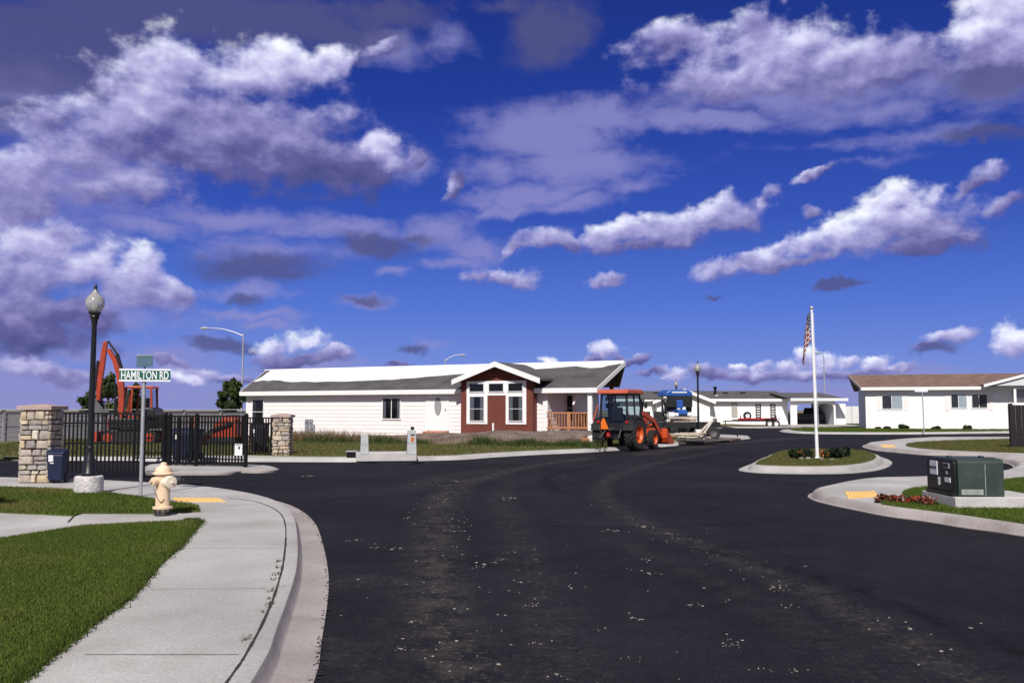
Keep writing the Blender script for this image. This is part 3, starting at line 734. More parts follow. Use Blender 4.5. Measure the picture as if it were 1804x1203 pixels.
pmat('utility_green', (.032, .048, .041), .5, .18, 2.2, .12, 30, .06, 50, col2=(.044, .063, .054), stain=((5, .58, .72, (.11, .12, .11), .5), (20, .66, .72, (.16, .16, .15), .5)))
pmat('utility_dark', (.006, .008, .008), .5, .2, 3)
pmat('pad_concrete', (.50, .48, .47), .92, .12, 2.5, .14, 40, .5, 60)
pmat('white_paint', (.80, .80, .80), .5, .04, 3)
pmat('rust_scuff', (.30, .33, .31), .6, .3, 8)
def globe_mat():
    m, nt, b = new_mat('lamp_glass')
    b.inputs['Base Color'].default_value = (.60, .60, .58, 1); b.inputs['Roughness'].default_value = .12; b.inputs['IOR'].default_value = 1.45
    b.inputs['Transmission Weight'].default_value = .55
globe_mat()
pmat('lamp_core', (.70, .68, .62), .5)

# ------------------------------------------------------------------ ornamental street lamps
def lamp(loc, label, footing=False, H=3.95):
    t = thing('street_lamp', label, 'street lamp', loc, 0, 'acorn globe street lamps')
    k = H / 3.95; z0 = .30 if footing else 0.0
    if footing:
        f = MB(); f.lathe([(.235, -.12), (.245, 0), (.238, .10), (.245, .2), (.235, .285), (.215, .30)], n=28, c=(0, 0, 0)); 
        rnd = random.Random(2)
        f.v = [(x * (1 + rnd.uniform(-.03, .03)), y * (1 + rnd.uniform(-.03, .03)), z) for x, y, z in f.v]
        f.build('footing', 'footing', t, smooth='auto')
    b = MB(); b.lathe([(.135, z0), (.135, z0 + .04), (.11, z0 + .07), (.105, z0 + .26), (.085, z0 + .32), (.07, z0 + .40), (.062, z0 + .46), (.07, z0 + .49), (.058, z0 + .52)], n=20); b.build('base', 'lamp_black', t, smooth='auto')
    p = MB(); p.lathe([(.055, z0 + .5), (.043, 3.22 * k), (.05, 3.26 * k), (.058, 3.34 * k), (.085, 3.40 * k), (.072, 3.43 * k), (.105, 3.46 * k), (.105, 3.49 * k)], n=20); p.build('pole', 'lamp_black', t, smooth='auto')
    g = MB(); g.lathe([(.085, 3.49 * k), (.125, 3.54 * k), (.158, 3.61 * k), (.165, 3.67 * k), (.155, 3.73 * k), (.125, 3.79 * k), (.08, 3.84 * k), (.052, 3.865 * k), (.058, 3.885 * k), (.04, 3.91 * k), (.036, 3.93 * k)], n=28); g.build('lamp_globe', 'lamp_glass', t, smooth=True)
    c = MB(); c.lathe([(.04, 3.5 * k), (.04, 3.62 * k), (.025, 3.66 * k)], n=12); c.build('lamp_bulb', 'lamp_core', t, smooth='auto')
    d = MB(); d.lathe([(.042, 3.925 * k), (.035, 3.945 * k), (.015, 3.955 * k), (.03, 3.99 * k), (.012, 4.03 * k), (.001, 4.06 * k)], n=14); d.build('finial', 'lamp_black', t, smooth='auto')
    return t
lamp(G(156, 868, .14), 'black street lamp with acorn glass globe on a rough white concrete footing', True, 3.63)
lamp(D(1230, 722, 43.5).xy.to_3d() + Vector((0, 0, .13)), 'black acorn globe street lamp standing by the lumber pile and trailer', False, 3.73)
lamp(Vector(((1191 - 902) / 1600 * 70, 70, .0)), 'acorn globe lamp top rising behind the blue tractor in front of the far house roof', False, 3.85)

def cobra(loc, H, arm, label, d=(-1, 0)):
    t = thing('tall_street_light', label, 'street light', loc, atan2(d[1], d[0]), 'tall arm street lights on the skyline')
    p = MB(); p.tube([(0, 0, -.2), (0, 0, H * .5), (0, 0, H)], [.11, .085, .06], 10); p.build('pole', 'galv', t, smooth='auto')
    a = MB(); a.tube([(0, 0, H - .25), (arm * .28, 0, H + .12), (arm * .6, 0, H + .40), (arm * .88, 0, H + .48), (arm, 0, H + .48)], [.05, .045, .04, .04, .035], 8); a.build('arm', 'galv', t, smooth='auto')
    h = MB(); h.prism([(arm - .1, H + .42), (arm + .75, H + .40), (arm + .8, H + .47), (arm + .55, H + .58), (arm - .02, H + .54)], -.15, .15); h.build('lamp_head', 'galv', t, bevel=.03)
    l = MB(); l.blob((arm + .45, 0, H + .40), (.24, .12, .09)); l.build('lens', 'label_white', t, smooth=True)
def at_dist(px, d): return Vector(((px - 902) / 1600 * d, d, 0))
cobra(at_dist(427, 84), 8.7, 3.3, 'tall grey street light arching left beyond the house, left of the roof', (-1, .05))
cobra(at_dist(784, 112), 7.2 + .7, 1.75, 'curved street light arm showing just above the white roof ridge', (1, .1))
cobra(at_dist(1452, 115), 8.4, .35, 'thin distant street light behind the flagpole', (-1, .3))

# ------------------------------------------------------------------ street name signs
def text_mesh(s, h, w, mat, parent, M, name='lettering', thick=.0):
    cu = bpy.data.curves.new('lettering', 'FONT'); cu.body = s; cu.size = 1; cu.extrude = .004; cu.offset = thick; cu.align_x = 'LEFT'
    o = bpy.data.objects.new('tmp', cu); COL.objects.link(o); bpy.context.view_layer.update()
    me = bpy.data.meshes.new_from_object(o.evaluated_get(bpy.context.evaluated_depsgraph_get()))
    bpy.data.objects.remove(o)
    vs = np.array([v.co[:] for v in me.vertices]); x0, x1 = vs[:, 0].min(), vs[:, 0].max(); y0, y1 = vs[:, 1].min(), vs[:, 1].max()
    for v in me.vertices:
        v.co = M @ Vector(((v.co.x - (x0 + x1) / 2) / (x1 - x0) * w, (v.co.y - (y0 + y1) / 2) / (y1 - y0) * h, v.co.z))
    me.materials.clear(); me.materials.append(MATS[mat]); me.name = name
    q = bpy.data.objects.new(name, me); COL.objects.link(q); q.parent = parent; return q
sp = G(246, 874, .13); sdist = sp.y; sc_ = sdist / 1600
S = thing('street_sign', 'street name sign on a thin steel post reading HAMILTON RD', 'street sign', sp, 0)
zt = EYE + (722 - 672) * sc_ - sp.z; zb2 = EYE + (722 - 650) * sc_ - sp.z
p = MB(); p.tube([(0, .035, -.2), (0, .035, zt + .02)], .030, 12); p.build('post', 'galv', S, smooth='auto')
p = MB(); p.span(-.034, .034, .03, .06, zt - .05, zt + .02); p.span(-.015, .015, .035, .055, zt, zb2 + .04); p.build('bracket', 'black_iron', S, bevel=.004)
ang = radians(12)
bl_ = MB(); bw = .83; bh = zb2 - zt
R0 = Matrix.Translation((0.03, 0, 0)) @ Matrix.Rotation(ang, 4, 'Z')
bl_.box((.03, 0, zt + bh / 2), (bw, .008, bh), rz=ang); blade = bl_.build('sign_blade', 'sign_green', S)
f = MB()
for z in (zt + .013, zt + bh - .013): f.box((.03, 0, z), (bw + .006, .014, .028), rz=ang)
f.build('border', 'sign_white', blade)
text_mesh('HAMILTON RD', .145, bw * .93, 'sign_white', blade, Matrix.Translation((.03 + .0055 * sin(ang), -.0055 * cos(ang), zt + bh / 2)) @ Matrix.Rotation(ang, 4, 'Z') @ Matrix.Rotation(pi / 2, 4, 'X'), thick=.018)
c = MB(); ca = radians(-10); c.box((.0, .04, zb2 + .03 + .11), (.30, .008, .21), rz=ca); xb = c.build('cross_blade', 'sign_blank', S)
c = MB()
c.box((.0, .04, zb2 + .24), (.305, .014, .014), rz=ca)
c.build('border', 'galv', xb)

sp2 = G(1628, 761, .15); k2 = sp2.y / 1600
S2 = thing('street_sign', 'distant street name sign with a pale blade standing before the right house', 'street sign', sp2, 0)
zt = EYE + (722 - 690) * k2 - .15
p = MB(); p.tube([(0, 0, -.2), (-.03, 0, zt)], .035, 8); p.build('post', 'galv', S2, smooth='auto')
p = MB(); p.box((-.10, 0, zt + .12), (.86, .012, .26)); p.build('sign_blade', 'sign_white', S2)

# ------------------------------------------------------------------ fire hydrant
def hydrant():
    t = thing('fire_hydrant', 'pale yellow fire hydrant with one shaded outlet cap coloured dark standing on the sidewalk pad', 'fire hydrant', G(286, 907, .135), radians(0))
    b = MB(); b.lathe([(.075, 0), (.085, .03), (.085, .085), (.13, .088), (.135, .10), (.135, .118), (.098, .122), (.096, .14), (.094, .40), (.098, .50), (.112, .54), (.112, .56)], n=32); b.build('barrel', 'hydrant_paint', t, smooth='auto')
    b = MB(); b.lathe([(.10, .562), (.138, .564), (.145, .575), (.14, .585), (.118, .60), (.105, .645), (.085, .672), (.06, .682), (.058, .69), (.045, .692), (.042, .72), (.03, .732), (.001, .735)], n=32); b.build('bonnet', 'hydrant_paint', t, smooth='auto')
    f = MB(); f.lathe([(.11, .002), (.115, .02), (.09, .045)], n=20)
    for k in range(8):
        a = 2 * pi * k / 8; f.lathe([(.016, .045), (.016, .088)], c=(.108 * cos(a), .108 * sin(a), 0), n=6)
    f.build('base_flange', 'hydrant_dark', t, smooth='auto')
    def outlet(a, z, r, l, mat, capmat, nm):
        d = Vector((cos(a), sin(a), 0)); m = MB()
        m.tube([d * .06 + Vector((0, 0, z)), d * (.105 + l * .35) + Vector((0, 0, z))], [r * 1.05, r * .95], 20)
        n_ = m.build(nm, mat, t, smooth='auto')
        c = MB(); p0 = d * (.10 + l * .35) + Vector((0, 0, z))
        c.tube([p0, p0 + d * .012, p0 + d * l * .55, p0 + d * (l * .6)], [r * 1.18, r * 1.2, r * 1.12, r * .8], 20); c.tube([p0 + d * l * .55, p0 + d * (l * .6 + .04)], .018, 5)
        c.build('outlet_cap', capmat, n_, smooth='auto')
    outlet(radians(-128), .475, .05, .07, 'hydrant_paint', 'hydrant_paint', 'side_outlet')
    outlet(radians(-38), .465, .075, .12, 'hydrant_white', 'hydrant_white', 'pumper_outlet')
    outlet(radians(25), .475, .055, .14, 'hydrant_dark', 'hydrant_dark', 'shaded_outlet')  # outlet turned from the sun; its shade is put into the dark colour
    for k, (a0, a1, zz) in enumerate(((-128, -60, .24),)):
        m = MB(); P = []
        for i in range(15):
            u = i / 14; a = radians(a0 + (a1 - a0) * u); r = .150 - .05 * u ** .5
            P.append((r * cos(a), r * sin(a), .43 - .30 * sin(pi * (.12 + .55 * u)) + .06))
        m.tube(P, .0055, 6); m.build('chain', 'chain', t, smooth='auto')
hydrant()

# ------------------------------------------------------------------ field-stone pillars
STONES = [(.46, .39, .29), (.40, .33, .26), (.52, .44, .34), (.33, .29, .26), (.50, .40, .27), (.37, .345, .325), (.58, .52, .43), (.28, .25, .24), (.43, .36, .31)]
def pillar(loc, w, h, label, seed, rz=0):
    t = thing('stone_pillar', label, 'stone pillar', loc, rz, 'field stone gate pillars'); rnd = random.Random(seed)
    core = MB(); core.span(-w / 2 + .03, w / 2 - .03, -w / 2 + .03, w / 2 - .03, 0, h - .1); core.build('core', 'mortar', t)
    m = MB(); hh = h - .11
    for side in range(4):
        R = Matrix.Rotation(side * pi / 2, 4, 'Z'); z = 0.0; row = 0
        while z < hh - .02:
            rh = min(rnd.uniform(.09, .21), hh - z)
            if hh - z - rh < .06: rh = hh - z
            x = -w / 2 - .01
            while x < w / 2 - .02:
                sw = rnd.uniform(.10, .30)
                if w / 2 - x - sw < .08: sw = w / 2 + .01 - x
                parts = [(x, sw, z, rh)]
                if rh > .15 and rnd.random() < .3: parts = [(x, sw, z, rh * .5), (x, sw, z + rh * .5, rh * .5)]
                for (x_, s_, z_, r_) in parts:
                    m.tint = rnd.choice(STONES); g_ = rnd.uniform(.008, .014); d_ = rnd.uniform(.02, .05)
                    c = [(x_ + g_, z_ + g_), (x_ + s_ * .5, z_ + g_ * rnd.uniform(.2, 1.4)), (x_ + s_ - g_, z_ + g_ * rnd.uniform(.6, 2.5)), (x_ + s_ - g_ * rnd.uniform(.4, 1.5), z_ + r_ * .5), (x_ + s_ - g_ * rnd.uniform(.6, 3), z_ + r_ - g_), (x_ + s_ * .45, z_ + r_ - g_ * rnd.uniform(.2, 1.6)), (x_ + g_ * rnd.uniform(.6, 2.5), z_ + r_ - g_), (x_ + g_ * rnd.uniform(.3, 1.2), z_ + r_ * .5)]
                    cx = x_ + s_ / 2; cz = z_ + r_ / 2; n = len(c)
                    ring0 = [R @ Vector((a, -w / 2 + .035, b)) for a, b in c]
                    ring1 = [R @ Vector((a, -w / 2 - d_ * .4, b)) for a, b in c]
                    ring2 = [R @ Vector((cx + (a - cx) * .78, -w / 2 - d_ * rnd.uniform(.7, 1.1), cz + (b - cz) * .74)) for a, b in c]
                    m.add(ring0 + ring1 + ring2, [(k, (k + 1) % n, n + (k + 1) % n, n + k) for k in range(n)] + [(n + k, n + (k + 1) % n, 2 * n + (k + 1) % n, 2 * n + k) for k in range(n)] + [tuple(range(2 * n, 3 * n))])
                x += sw
            z += rh; row += 1
    m.build('stone_facing', 'stone', t, smooth='auto')
    c = MB(); e = w / 2 + .07
    c.add([(-e, -e, h - .11), (e, -e, h - .11), (e, e, h - .11), (-e, e, h - .11), (-e, -e, h - .03), (e, -e, h - .03), (e, e, h - .03), (-e, e, h - .03), (0, 0, h + .02)],
          [(3, 2, 1, 0), (0, 1, 5, 4), (1, 2, 6, 5), (2, 3, 7, 6), (3, 0, 4, 7), (4, 5, 8), (5, 6, 8), (6, 7, 8), (7, 4, 8)]); c.build('cap', 'cap_stone', t, bevel=.008)
    return t
pc = G(56, 851, .13); pillar(pc + Vector((.0, .32, 0)), .57, 1.58, 'tall tan field stone pillar with flat cap beside the blue bin', 5)
pc2 = G(494, 807, .05); pillar(pc2 + Vector((0, .25, 0)), .50, 1.42, 'short tan field stone pillar at the far end of the iron fence', 9)

# ------------------------------------------------------------------ iron fences and gate
def iron(name, label, cat, p0, p1, z0, z1, pitch, rails, posts=(0, 1), sign=None, bar=.033, group=None, postw=.065, drop=0.0):
    p0 = Vector(p0[:2]); p1 = Vector(p1[:2]); L = (p1 - p0).length
    t = thing(name, label, cat, (p0.x, p0.y, 0), atan2(p1.y - p0.y, p1.x - p0.x), group)
    m = MB(); n = int(L / pitch)
    for i in range(n + 1):
        x = min(L - .01, .03 + i * (L - .06) / n); m.span(x - bar / 2, x + bar / 2, -bar / 2, bar / 2, z0 + .02, z1 - .01)
    m.build('pickets', 'black_iron', t)
    for z in rails:
        r = MB(); r.span(0, L, -.022, .022, z - .02, z + .02); r.build('rail', 'black_iron', t)
    for u in posts:
        q = MB(); x = u * L; q.span(x - postw / 2, x + postw / 2, -postw / 2, postw / 2, z0 - drop, z1 + .05); q.lathe([(.045, z1 + .05), (.02, z1 + .08), (.001, z1 + .09)], c=(x, 0, 0), n=8); q.build('post', 'black_iron', t, bevel=.004)
    return t, L
za = lambda y, d: EYE + (722 - y) * d / 1600
d1 = 21.6
iron('iron_fence', 'black iron picket fence running from the tall stone pillar behind the lamp', 'iron fence', at_dist(102, d1), at_dist(256, d1), .10, za(727, d1), .098, [.14, za(812, d1), za(780, d1), za(745, d1), za(728, d1)], posts=(0, 1), drop=.1, postw=.09, group='black iron entrance fences')
d2 = 27.2
iron('iron_fence', 'short black iron fence bay between the sign post and the open gate', 'iron fence', at_dist(240, d2), at_dist(296, d2), .14, za(731, d2), .10, [.18, za(797, d2), za(771, d2), za(744, d2), za(732, d2)], posts=(0, 1), drop=.1, group='black iron entrance fences')
gt, gl = iron('iron_gate', 'black iron swing gate with a small white notice, standing open', 'gate', at_dist(293, 25.2), at_dist(436, 24.4), .10, za(733, 24.6), .098, [.13, za(808, 24.6), za(779, 24.6), za(744, 24.6), za(733, 24.6)], posts=(0, .07, .40, 1), postw=.08, drop=.02)
q = MB(); q.span(.44, .52, -.04, .04, .12, 1.4); q.span(.88, .94, -.05, .0, .12, 1.4); q.build('gate_stile', 'black_iron', gt, bevel=.004)
x = gl * (425 - 293) / 143; zz0, zz1 = za(801, 24.5), za(781, 24.5)
q = MB(); q.span(x - .115, x + .115, -.045, -.03, zz0, zz1); nb = q.build('notice', 'sign_white', gt)
q = MB(); q.blob((x + .02, -.048, zz0 + .2), (.035, .004, .04), 8, 5, .3); q.span(x - .09, x + .09, -.048, -.045, zz1 - .035, zz1 - .015); q.build('notice_mark', 'hydrant_dark', nb)
d4 = 30.0
iron('iron_fence', 'black iron fence bay joining the short stone pillar at the house corner', 'iron fence', at_dist(432, d4), at_dist(481, d4 - .4), .12, za(735, d4), .10, [.16, za(799, d4), za(777, d4), za(745, d4), za(736, d4)], posts=(0, 1), drop=.1, postw=.08, group='black iron entrance fences')

# ------------------------------------------------------------------ wheeled bins
def wbin(loc, rz, mat, label, h=1.0, w=.56, sticker=True):
    t = thing('wheeled_bin', label, 'bin', loc, rz, 'wheeled bins by the gate')
    b = MB(); b.add([(-w * .40, -w * .42, .06), (w * .40, -w * .42, .06), (w * .40, w * .38, .06), (-w * .40, w * .38, .06), (-w / 2, -w * .52, h * .86), (w / 2, -w * .52, h * .86), (w / 2, w * .5, h * .9), (-w / 2, w * .5, h * .9)],
                    [(3, 2, 1, 0), (0, 1, 5, 4), (1, 2, 6, 5), (2, 3, 7, 6), (3, 0, 4, 7), (4, 5, 6, 7)]); b.build('body', mat, t, bevel=.03)
    l = MB(); l.prism([(-w * .56, h * .86), (-w * .56, h * .90), (-w * .3, h * .97), (w * .2, h), (w * .54, h * .96), (w * .54, h * .9)], -w * .53, w * .53, 'YZ'); l.build('lid', mat, t, bevel=.02)
    hd = MB(); hd.tube([(-w * .4, w * .5, h * .88), (-w * .4, w * .62, h * .9), (w * .4, w * .62, h * .9), (w * .4, w * .5, h * .88)], .015, 8); hd.build('handle', mat, t, smooth='auto')
    for s in (-1, 1):
        q = MB(); q.lathe([(.02, -.03), (.10, -.03), (.11, 0), (.10, .03), (.02, .03)], c=(s * w * .42, w * .42, .11), n=16, axis='X'); q.build('wheel', 'hydrant_dark', t, smooth='auto')
    if sticker:
        q = MB(); q.box((-w * .22, -w * .535, h * .74), (.09, .006, .13), rx=radians(4)); q.build('sticker', 'label_white', t); q = MB(); q.box((-w * .15, -w * .525, h * .60), (.07, .006, .02), rx=radians(4)); q.build('label_strip', 'label_white', t)
    return t
wbin(G(93, 852, .13) + Vector((-.02, .20, 0)), radians(8), 'bin_blue', 'dark blue wheeled bin with a white label against the tall stone pillar', .68, .33)
wbin(at_dist(326, 26.6) + Vector((0, 0, .1)), radians(5), 'bin_blue', 'navy wheeled bin with white sticker standing behind the open gate', .98)
wbin(at_dist(341, 27.4) + Vector((0, 0, .1)), radians(-8), 'bin_blue', 'navy wheeled bin without sticker, right of another bin behind the gate', .95, .52, False)
wbin(at_dist(459, 31.2) + Vector((0, 0, .13)), radians(0), 'bin_black', 'black wheeled bin behind the far iron fence near the short pillar', 1.02, .52)

# ------------------------------------------------------------------ transformer cabinet and its pad
TX = thing('transformer_cabinet', 'green pad-mounted electrical transformer cabinet with rounded top', 'transformer')
c0 = G(1686, 896, .14)               # near corner of the pad
trz = radians(-1.5)
TX.location = c0; TX.rotation_euler = (0, 0, trz)
ph = .17; PW_ = 1.35; PD_ = 1.16
W_, D_, Hh = .74, .97, .56; x0, y0 = .0, .06
T0 = ph
def rounded(x0, x1, z0, z1, r, n=5):
    P = [(x0, z0), (x1, z0)]
    for k in range(n + 1): a = k / n * pi / 2; P.append((x1 - r + r * cos(a), z1 - r + r * sin(a)))
    for k in range(n + 1): a = pi / 2 + k / n * pi / 2; P.append((x0 + r + r * cos(a), z1 - r + r * sin(a)))
    return P
def rounded_yz(y0, y1, z0, z1, r, n=5): return rounded(y0, y1, z0, z1, r, n)
m = MB(); m.prism(rounded_yz(y0, y0 + D_, T0, T0 + Hh, .08), x0 + .06, x0 + W_, 'YZ'); m.build('tank_housing', 'utility_green', TX, bevel=.012, smooth='auto')
m = MB(); m.prism(rounded_yz(y0 + .02, y0 + D_ - .02, T0 + .06, T0 + Hh - .015, .07), x0, x0 + .06, 'YZ'); door = m.build('cabinet_door', 'utility_dark', TX, bevel=.015, smooth='auto')
m = MB(); m.span(x0 - .02, x0 + .06, y0 + .03, y0 + D_ - .03, T0, T0 + .06); m.build('sill', 'utility_dark', TX, bevel=.006)
m = MB(); m.span(x0 - .012, x0, y0 + .55, y0 + .80, T0 + .29, T0 + .50); lb = m.build('warning_label', 'label_white', door)
m = MB(); m.span(x0 - .016, x0 - .012, y0 + .56, y0 + .79, T0 + .385, T0 + .415); m.build('label_band', 'bin_blue', lb)
m = MB(); m.span(x0 - .012, x0, y0 + .14, y0 + .34, T0 + .41, T0 + .49); lb = m.build('warning_label', 'galv', door)
m = MB(); m.span(x0 - .016, x0 - .012, y0 + .16, y0 + .32, T0 + .425, T0 + .475); m.build('label_band', 'utility_dark', lb)
m = MB(); m.span(x0 - .010, x0, y0 + .12, y0 + .30, T0 + .20, T0 + .27); m.build('warning_label', 'label_white', door)
m = MB(); m.span(x0 - .010, x0, y0 + .21, y0 + .26, T0 + .32, T0 + .37); m.build('warning_label', 'galv', door)
m = MB(); m.span(x0 - .03, x0, y0 + .46, y0 + .50, T0 + .14, T0 + .26); m.build('latch', 'galv', door, bevel=.004)
m = MB(); m.span(x0 + .10, x0 + .42, y0 - .012, y0, T0 + .03, T0 + .11); m.build('base_flange', 'rust_scuff', TX)
m = MB(); m.span(x0 + .455, x0 + .463, y0 - .006, y0, T0 + .02, T0 + .48); m.build('weld_seam', 'rust_scuff', TX)
for xx in (x0 + .16, x0 + W_ - .10):
    m = MB(); m.box((xx, y0 + D_ / 2, T0 + Hh + .012), (.06, .10, .024)); m.build('lifting_lug', 'utility_green', TX, bevel=.006)
PADT = thing('transformer_pad', 'low concrete pad under the green transformer cabinet', 'concrete pad', c0, trz)
m = MB(); m.span(0 - .02, PW_, 0, PD_, -.05, ph); m.build('slab', 'pad_concrete', PADT, bevel=.012)

# ------------------------------------------------------------------ flagpole and flag
FP = G(1440, 808, .19); fd = FP.y
ftop = EYE + (722 - 545) * fd / 1600 - .19
t = thing('flagpole', 'white flagpole standing on the planted island', 'flagpole', FP)
lean = (-.06)
m = MB(); m.tube([(0, 0, -.1), (lean * .5, 0, ftop * .5), (lean, 0, ftop)], [.052, .042, .030], 14); m.build('pole', 'white_paint', t, smooth='auto')
m = MB(); m.lathe([(.06, 0), (.10, .012), (.095, .03), (.06, .05)], n=18); m.build('base_collar', 'white_paint', t, smooth='auto')
m = MB(); m.blob((lean, 0, ftop + .05), .055, 14, 9); m.build('ball_finial', 'galv', t, smooth=True)
m = MB(); m.tube([(.045, -.06, .9), (.03 + lean * .5, -.06, ftop * .5), (.03 + lean, -.05, ftop - .1)], .006, 5); m.build('halyard', 'label_white', t)
m = MB(); m.tube([(.02, -.06, .95), (.02, -.085, .95)], .02, 6); m.span(.0, .04, -.10, -.085, .9, 1.0); m.build('cleat', 'galv', t)
def flag():
    m, nt, b = new_mat('flag_cloth'); L = nt.links.new
    uv = _n(nt, 'ShaderNodeUVMap'); uv.uv_map = 'cloth'; sp = _n(nt, 'ShaderNodeSeparateXYZ'); L(uv.outputs[0], sp.inputs[0])
    def mt(op, a, c=0.0):
        n = _n(nt, 'ShaderNodeMath', operation=op)
        for i, k in enumerate((a, c)):
            if isinstance(k, (int, float)): n.inputs[i].default_value = k
            else: L(k, n.inputs[i])
        return n.outputs[0]
    st = mt('MODULO', mt('FLOOR', mt('MULTIPLY', sp.outputs[1], 13)), 2.0)
    mx = _n(nt, 'ShaderNodeMix', data_type='RGBA'); L(st, mx.inputs[0]); mx.inputs[6].default_value = (.30, .02, .04, 1); mx.inputs[7].default_value = (.74, .72, .72, 1)
    can = mt('MULTIPLY', mt('LESS_THAN', sp.outputs[0], .4), mt('GREATER_THAN', sp.outputs[1], 6 / 13))
    # canton with staggered white dots for stars
    su = mt('MULTIPLY', sp.outputs[0], 11 / .4); sv = mt('MULTIPLY', mt('SUBTRACT', sp.outputs[1], 6 / 13), 9 / (7 / 13))
    chk = mt('LESS_THAN', mt('MODULO', mt('ADD', mt('FLOOR', su), mt('FLOOR', sv)), 2.0), .5)
    fu = mt('SUBTRACT', mt('FRACT', su), .5); fv = mt('SUBTRACT', mt('FRACT', sv), .5)
    dot = mt('LESS_THAN', mt('ADD', mt('MULTIPLY', fu, fu), mt('MULTIPLY', fv, fv)), .12)
    m3 = _n(nt, 'ShaderNodeMix', data_type='RGBA'); L(mt('MULTIPLY', chk, dot), m3.inputs[0]); m3.inputs[6].default_value = (.012, .015, .06, 1); m3.inputs[7].default_value = (.7, .7, .72, 1)
    m2 = _n(nt, 'ShaderNodeMix', data_type='RGBA'); L(can, m2.inputs[0]); L(mx.outputs[2], m2.inputs[6]); L(m3.outputs[2], m2.inputs[7])
    L(m2.outputs[2], b.inputs['Base Color']); b.inputs['Roughness'].default_value = .8
    tr = _n(nt, 'ShaderNodeBsdfTranslucent'); L(m2.outputs[2], tr.inputs[0]); ms = _n(nt, 'ShaderNodeMixShader'); ms.inputs[0].default_value = .25
    L(b.outputs[0], ms.inputs[1]); L(tr.outputs[0], ms.inputs[2]); L(ms.outputs[0], nt.nodes['Material Output'].inputs['Surface'])
    NU, NV = 60, 40; vs = []; uvs = []
    for j in range(NV + 1):
        v = j / NV
        for i in range(NU + 1):
            u = i / NU; w = u ** .8
            # hangs slack: the fly end has dropped beside the hoist, gathered in folds
            x = -.05 - .31 * w * (1 - .25 * v) * (1 - .35 * w) + .022 * sin(u * 15 + v * 2.5) * w - .05 * w * (1 - v)
            y = .075 * cos(u * 15 + v * 2.0) * min(1, u * 5)
            z = -(1 - v) * .90 - .80 * u ** 1.15 * (1 - .10 * (1 - v)) + .02 * sin(v * 7 + u * 4) * u
            vs.append((x, y, z)); uvs.append((u, v))
    fs = [(j * (NU + 1) + i, j * (NU + 1) + i + 1, (j + 1) * (NU + 1) + i + 1, (j + 1) * (NU + 1) + i) for j in range(NV) for i in range(NU)]
    me = bpy.data.meshes.new('flag'); me.from_pydata(vs, [], fs); ul = me.uv_layers.new(name='cloth')
    for lp in me.loops: ul.data[lp.index].uv = uvs[lp.vertex_index]
    me.materials.append(m); me.shade_smooth(); o = bpy.data.objects.new('flag', me); COL.objects.link(o)
    o.location = FP + Vector((lean, 0, ftop - .04)); so_ = o.modifiers.new('cloth', 'SOLIDIFY'); so_.thickness = .004
    tag(o, 'red, white and blue striped flag hanging slack from the white pole', 'flag')
flag()
# ------------------------------------------------------------------ houses
pmat('siding_white', (.84, .785, .775), .7, .03, 1.5, .03, 20)
pmat('siding_plain', (.86, .85, .84), .7, .03, 1.5, .03, 20)
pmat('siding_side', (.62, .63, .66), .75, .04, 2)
pmat('trim_white', (.83, .82, .81), .55, .03, 3)
pmat('sheet_white', (.88, .89, .90), .6, .03, 1.2, .03, 12, .25, 3)
pmat('brown_shingle', (.150, .042, .028), .85, .16, 3, .25, 30, .5, 24, stretch=(1, 1, .5))
pmat('brown_board', (.12, .040, .028), .8, .2, 6)
pmat('roof_grey', (.088, .082, .088), .95, .22, 1.2, .35, 22, .8, 30, col2=(.118, .110, .115))
pmat('roof_tan', (.185, .120, .098), .95, .2, 1.5, .35, 18, .8, 26, col2=(.225, .15, .12))
pmat('soffit', (.45, .43, .42), .8)
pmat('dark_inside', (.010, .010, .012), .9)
pmat('curtain', (.30, .30, .31), .9, .15, 14)
pmat('curtain_dark', (.085, .085, .095), .9, .15, 14)
pmat('shutter_beige', (.40, .375, .33), .8, .06, 8)
pmat('shutter_pale', (.80, .76, .75), .8, .04, 8)
pmat('wood_rail', (.44, .20, .10), .75, .2, 8, .15, 30, stretch=(1, 1, .3))
pmat('wood_brown', (.25, .10, .055), .8, .2, 8)
pmat('meter_grey', (.30, .32, .34), .5, .1, 8, metal=.3)
pmat('foundation', (.22, .20, .18), .95, .2, 3)
pmat('glass_sky_painted', (.30, .36, .40), .15, .1, 3)  # pane with the sky's reflection painted in as pale blue-grey
def window_glass():
    m, nt, b = new_mat('window_glass'); L = nt.links.new
    tr = _n(nt, 'ShaderNodeBsdfTransparent'); tr.inputs[0].default_value = (.55, .58, .62, 1)
    gl = _n(nt, 'ShaderNodeBsdfGlossy'); gl.inputs['Roughness'].default_value = .04
    lw = _n(nt, 'ShaderNodeLayerWeight'); lw.inputs['Blend'].default_value = .5; pw = _n(nt, 'ShaderNodeMath', operation='POWER'); L(lw.outputs['Facing'], pw.inputs[0]); pw.inputs[1].default_value = 4.0; fr = _n(nt, 'ShaderNodeMath', operation='MULTIPLY_ADD'); L(pw.outputs[0], fr.inputs[0]); fr.inputs[1].default_value = .9; fr.inputs[2].default_value = .045
    ms = _n(nt, 'ShaderNodeMixShader'); L(fr.outputs[0], ms.inputs[0]); L(tr.outputs[0], ms.inputs[1]); L(gl.outputs[0], ms.inputs[2])
    L(ms.outputs[0], nt.nodes['Material Output'].inputs['Surface'])
window_glass()

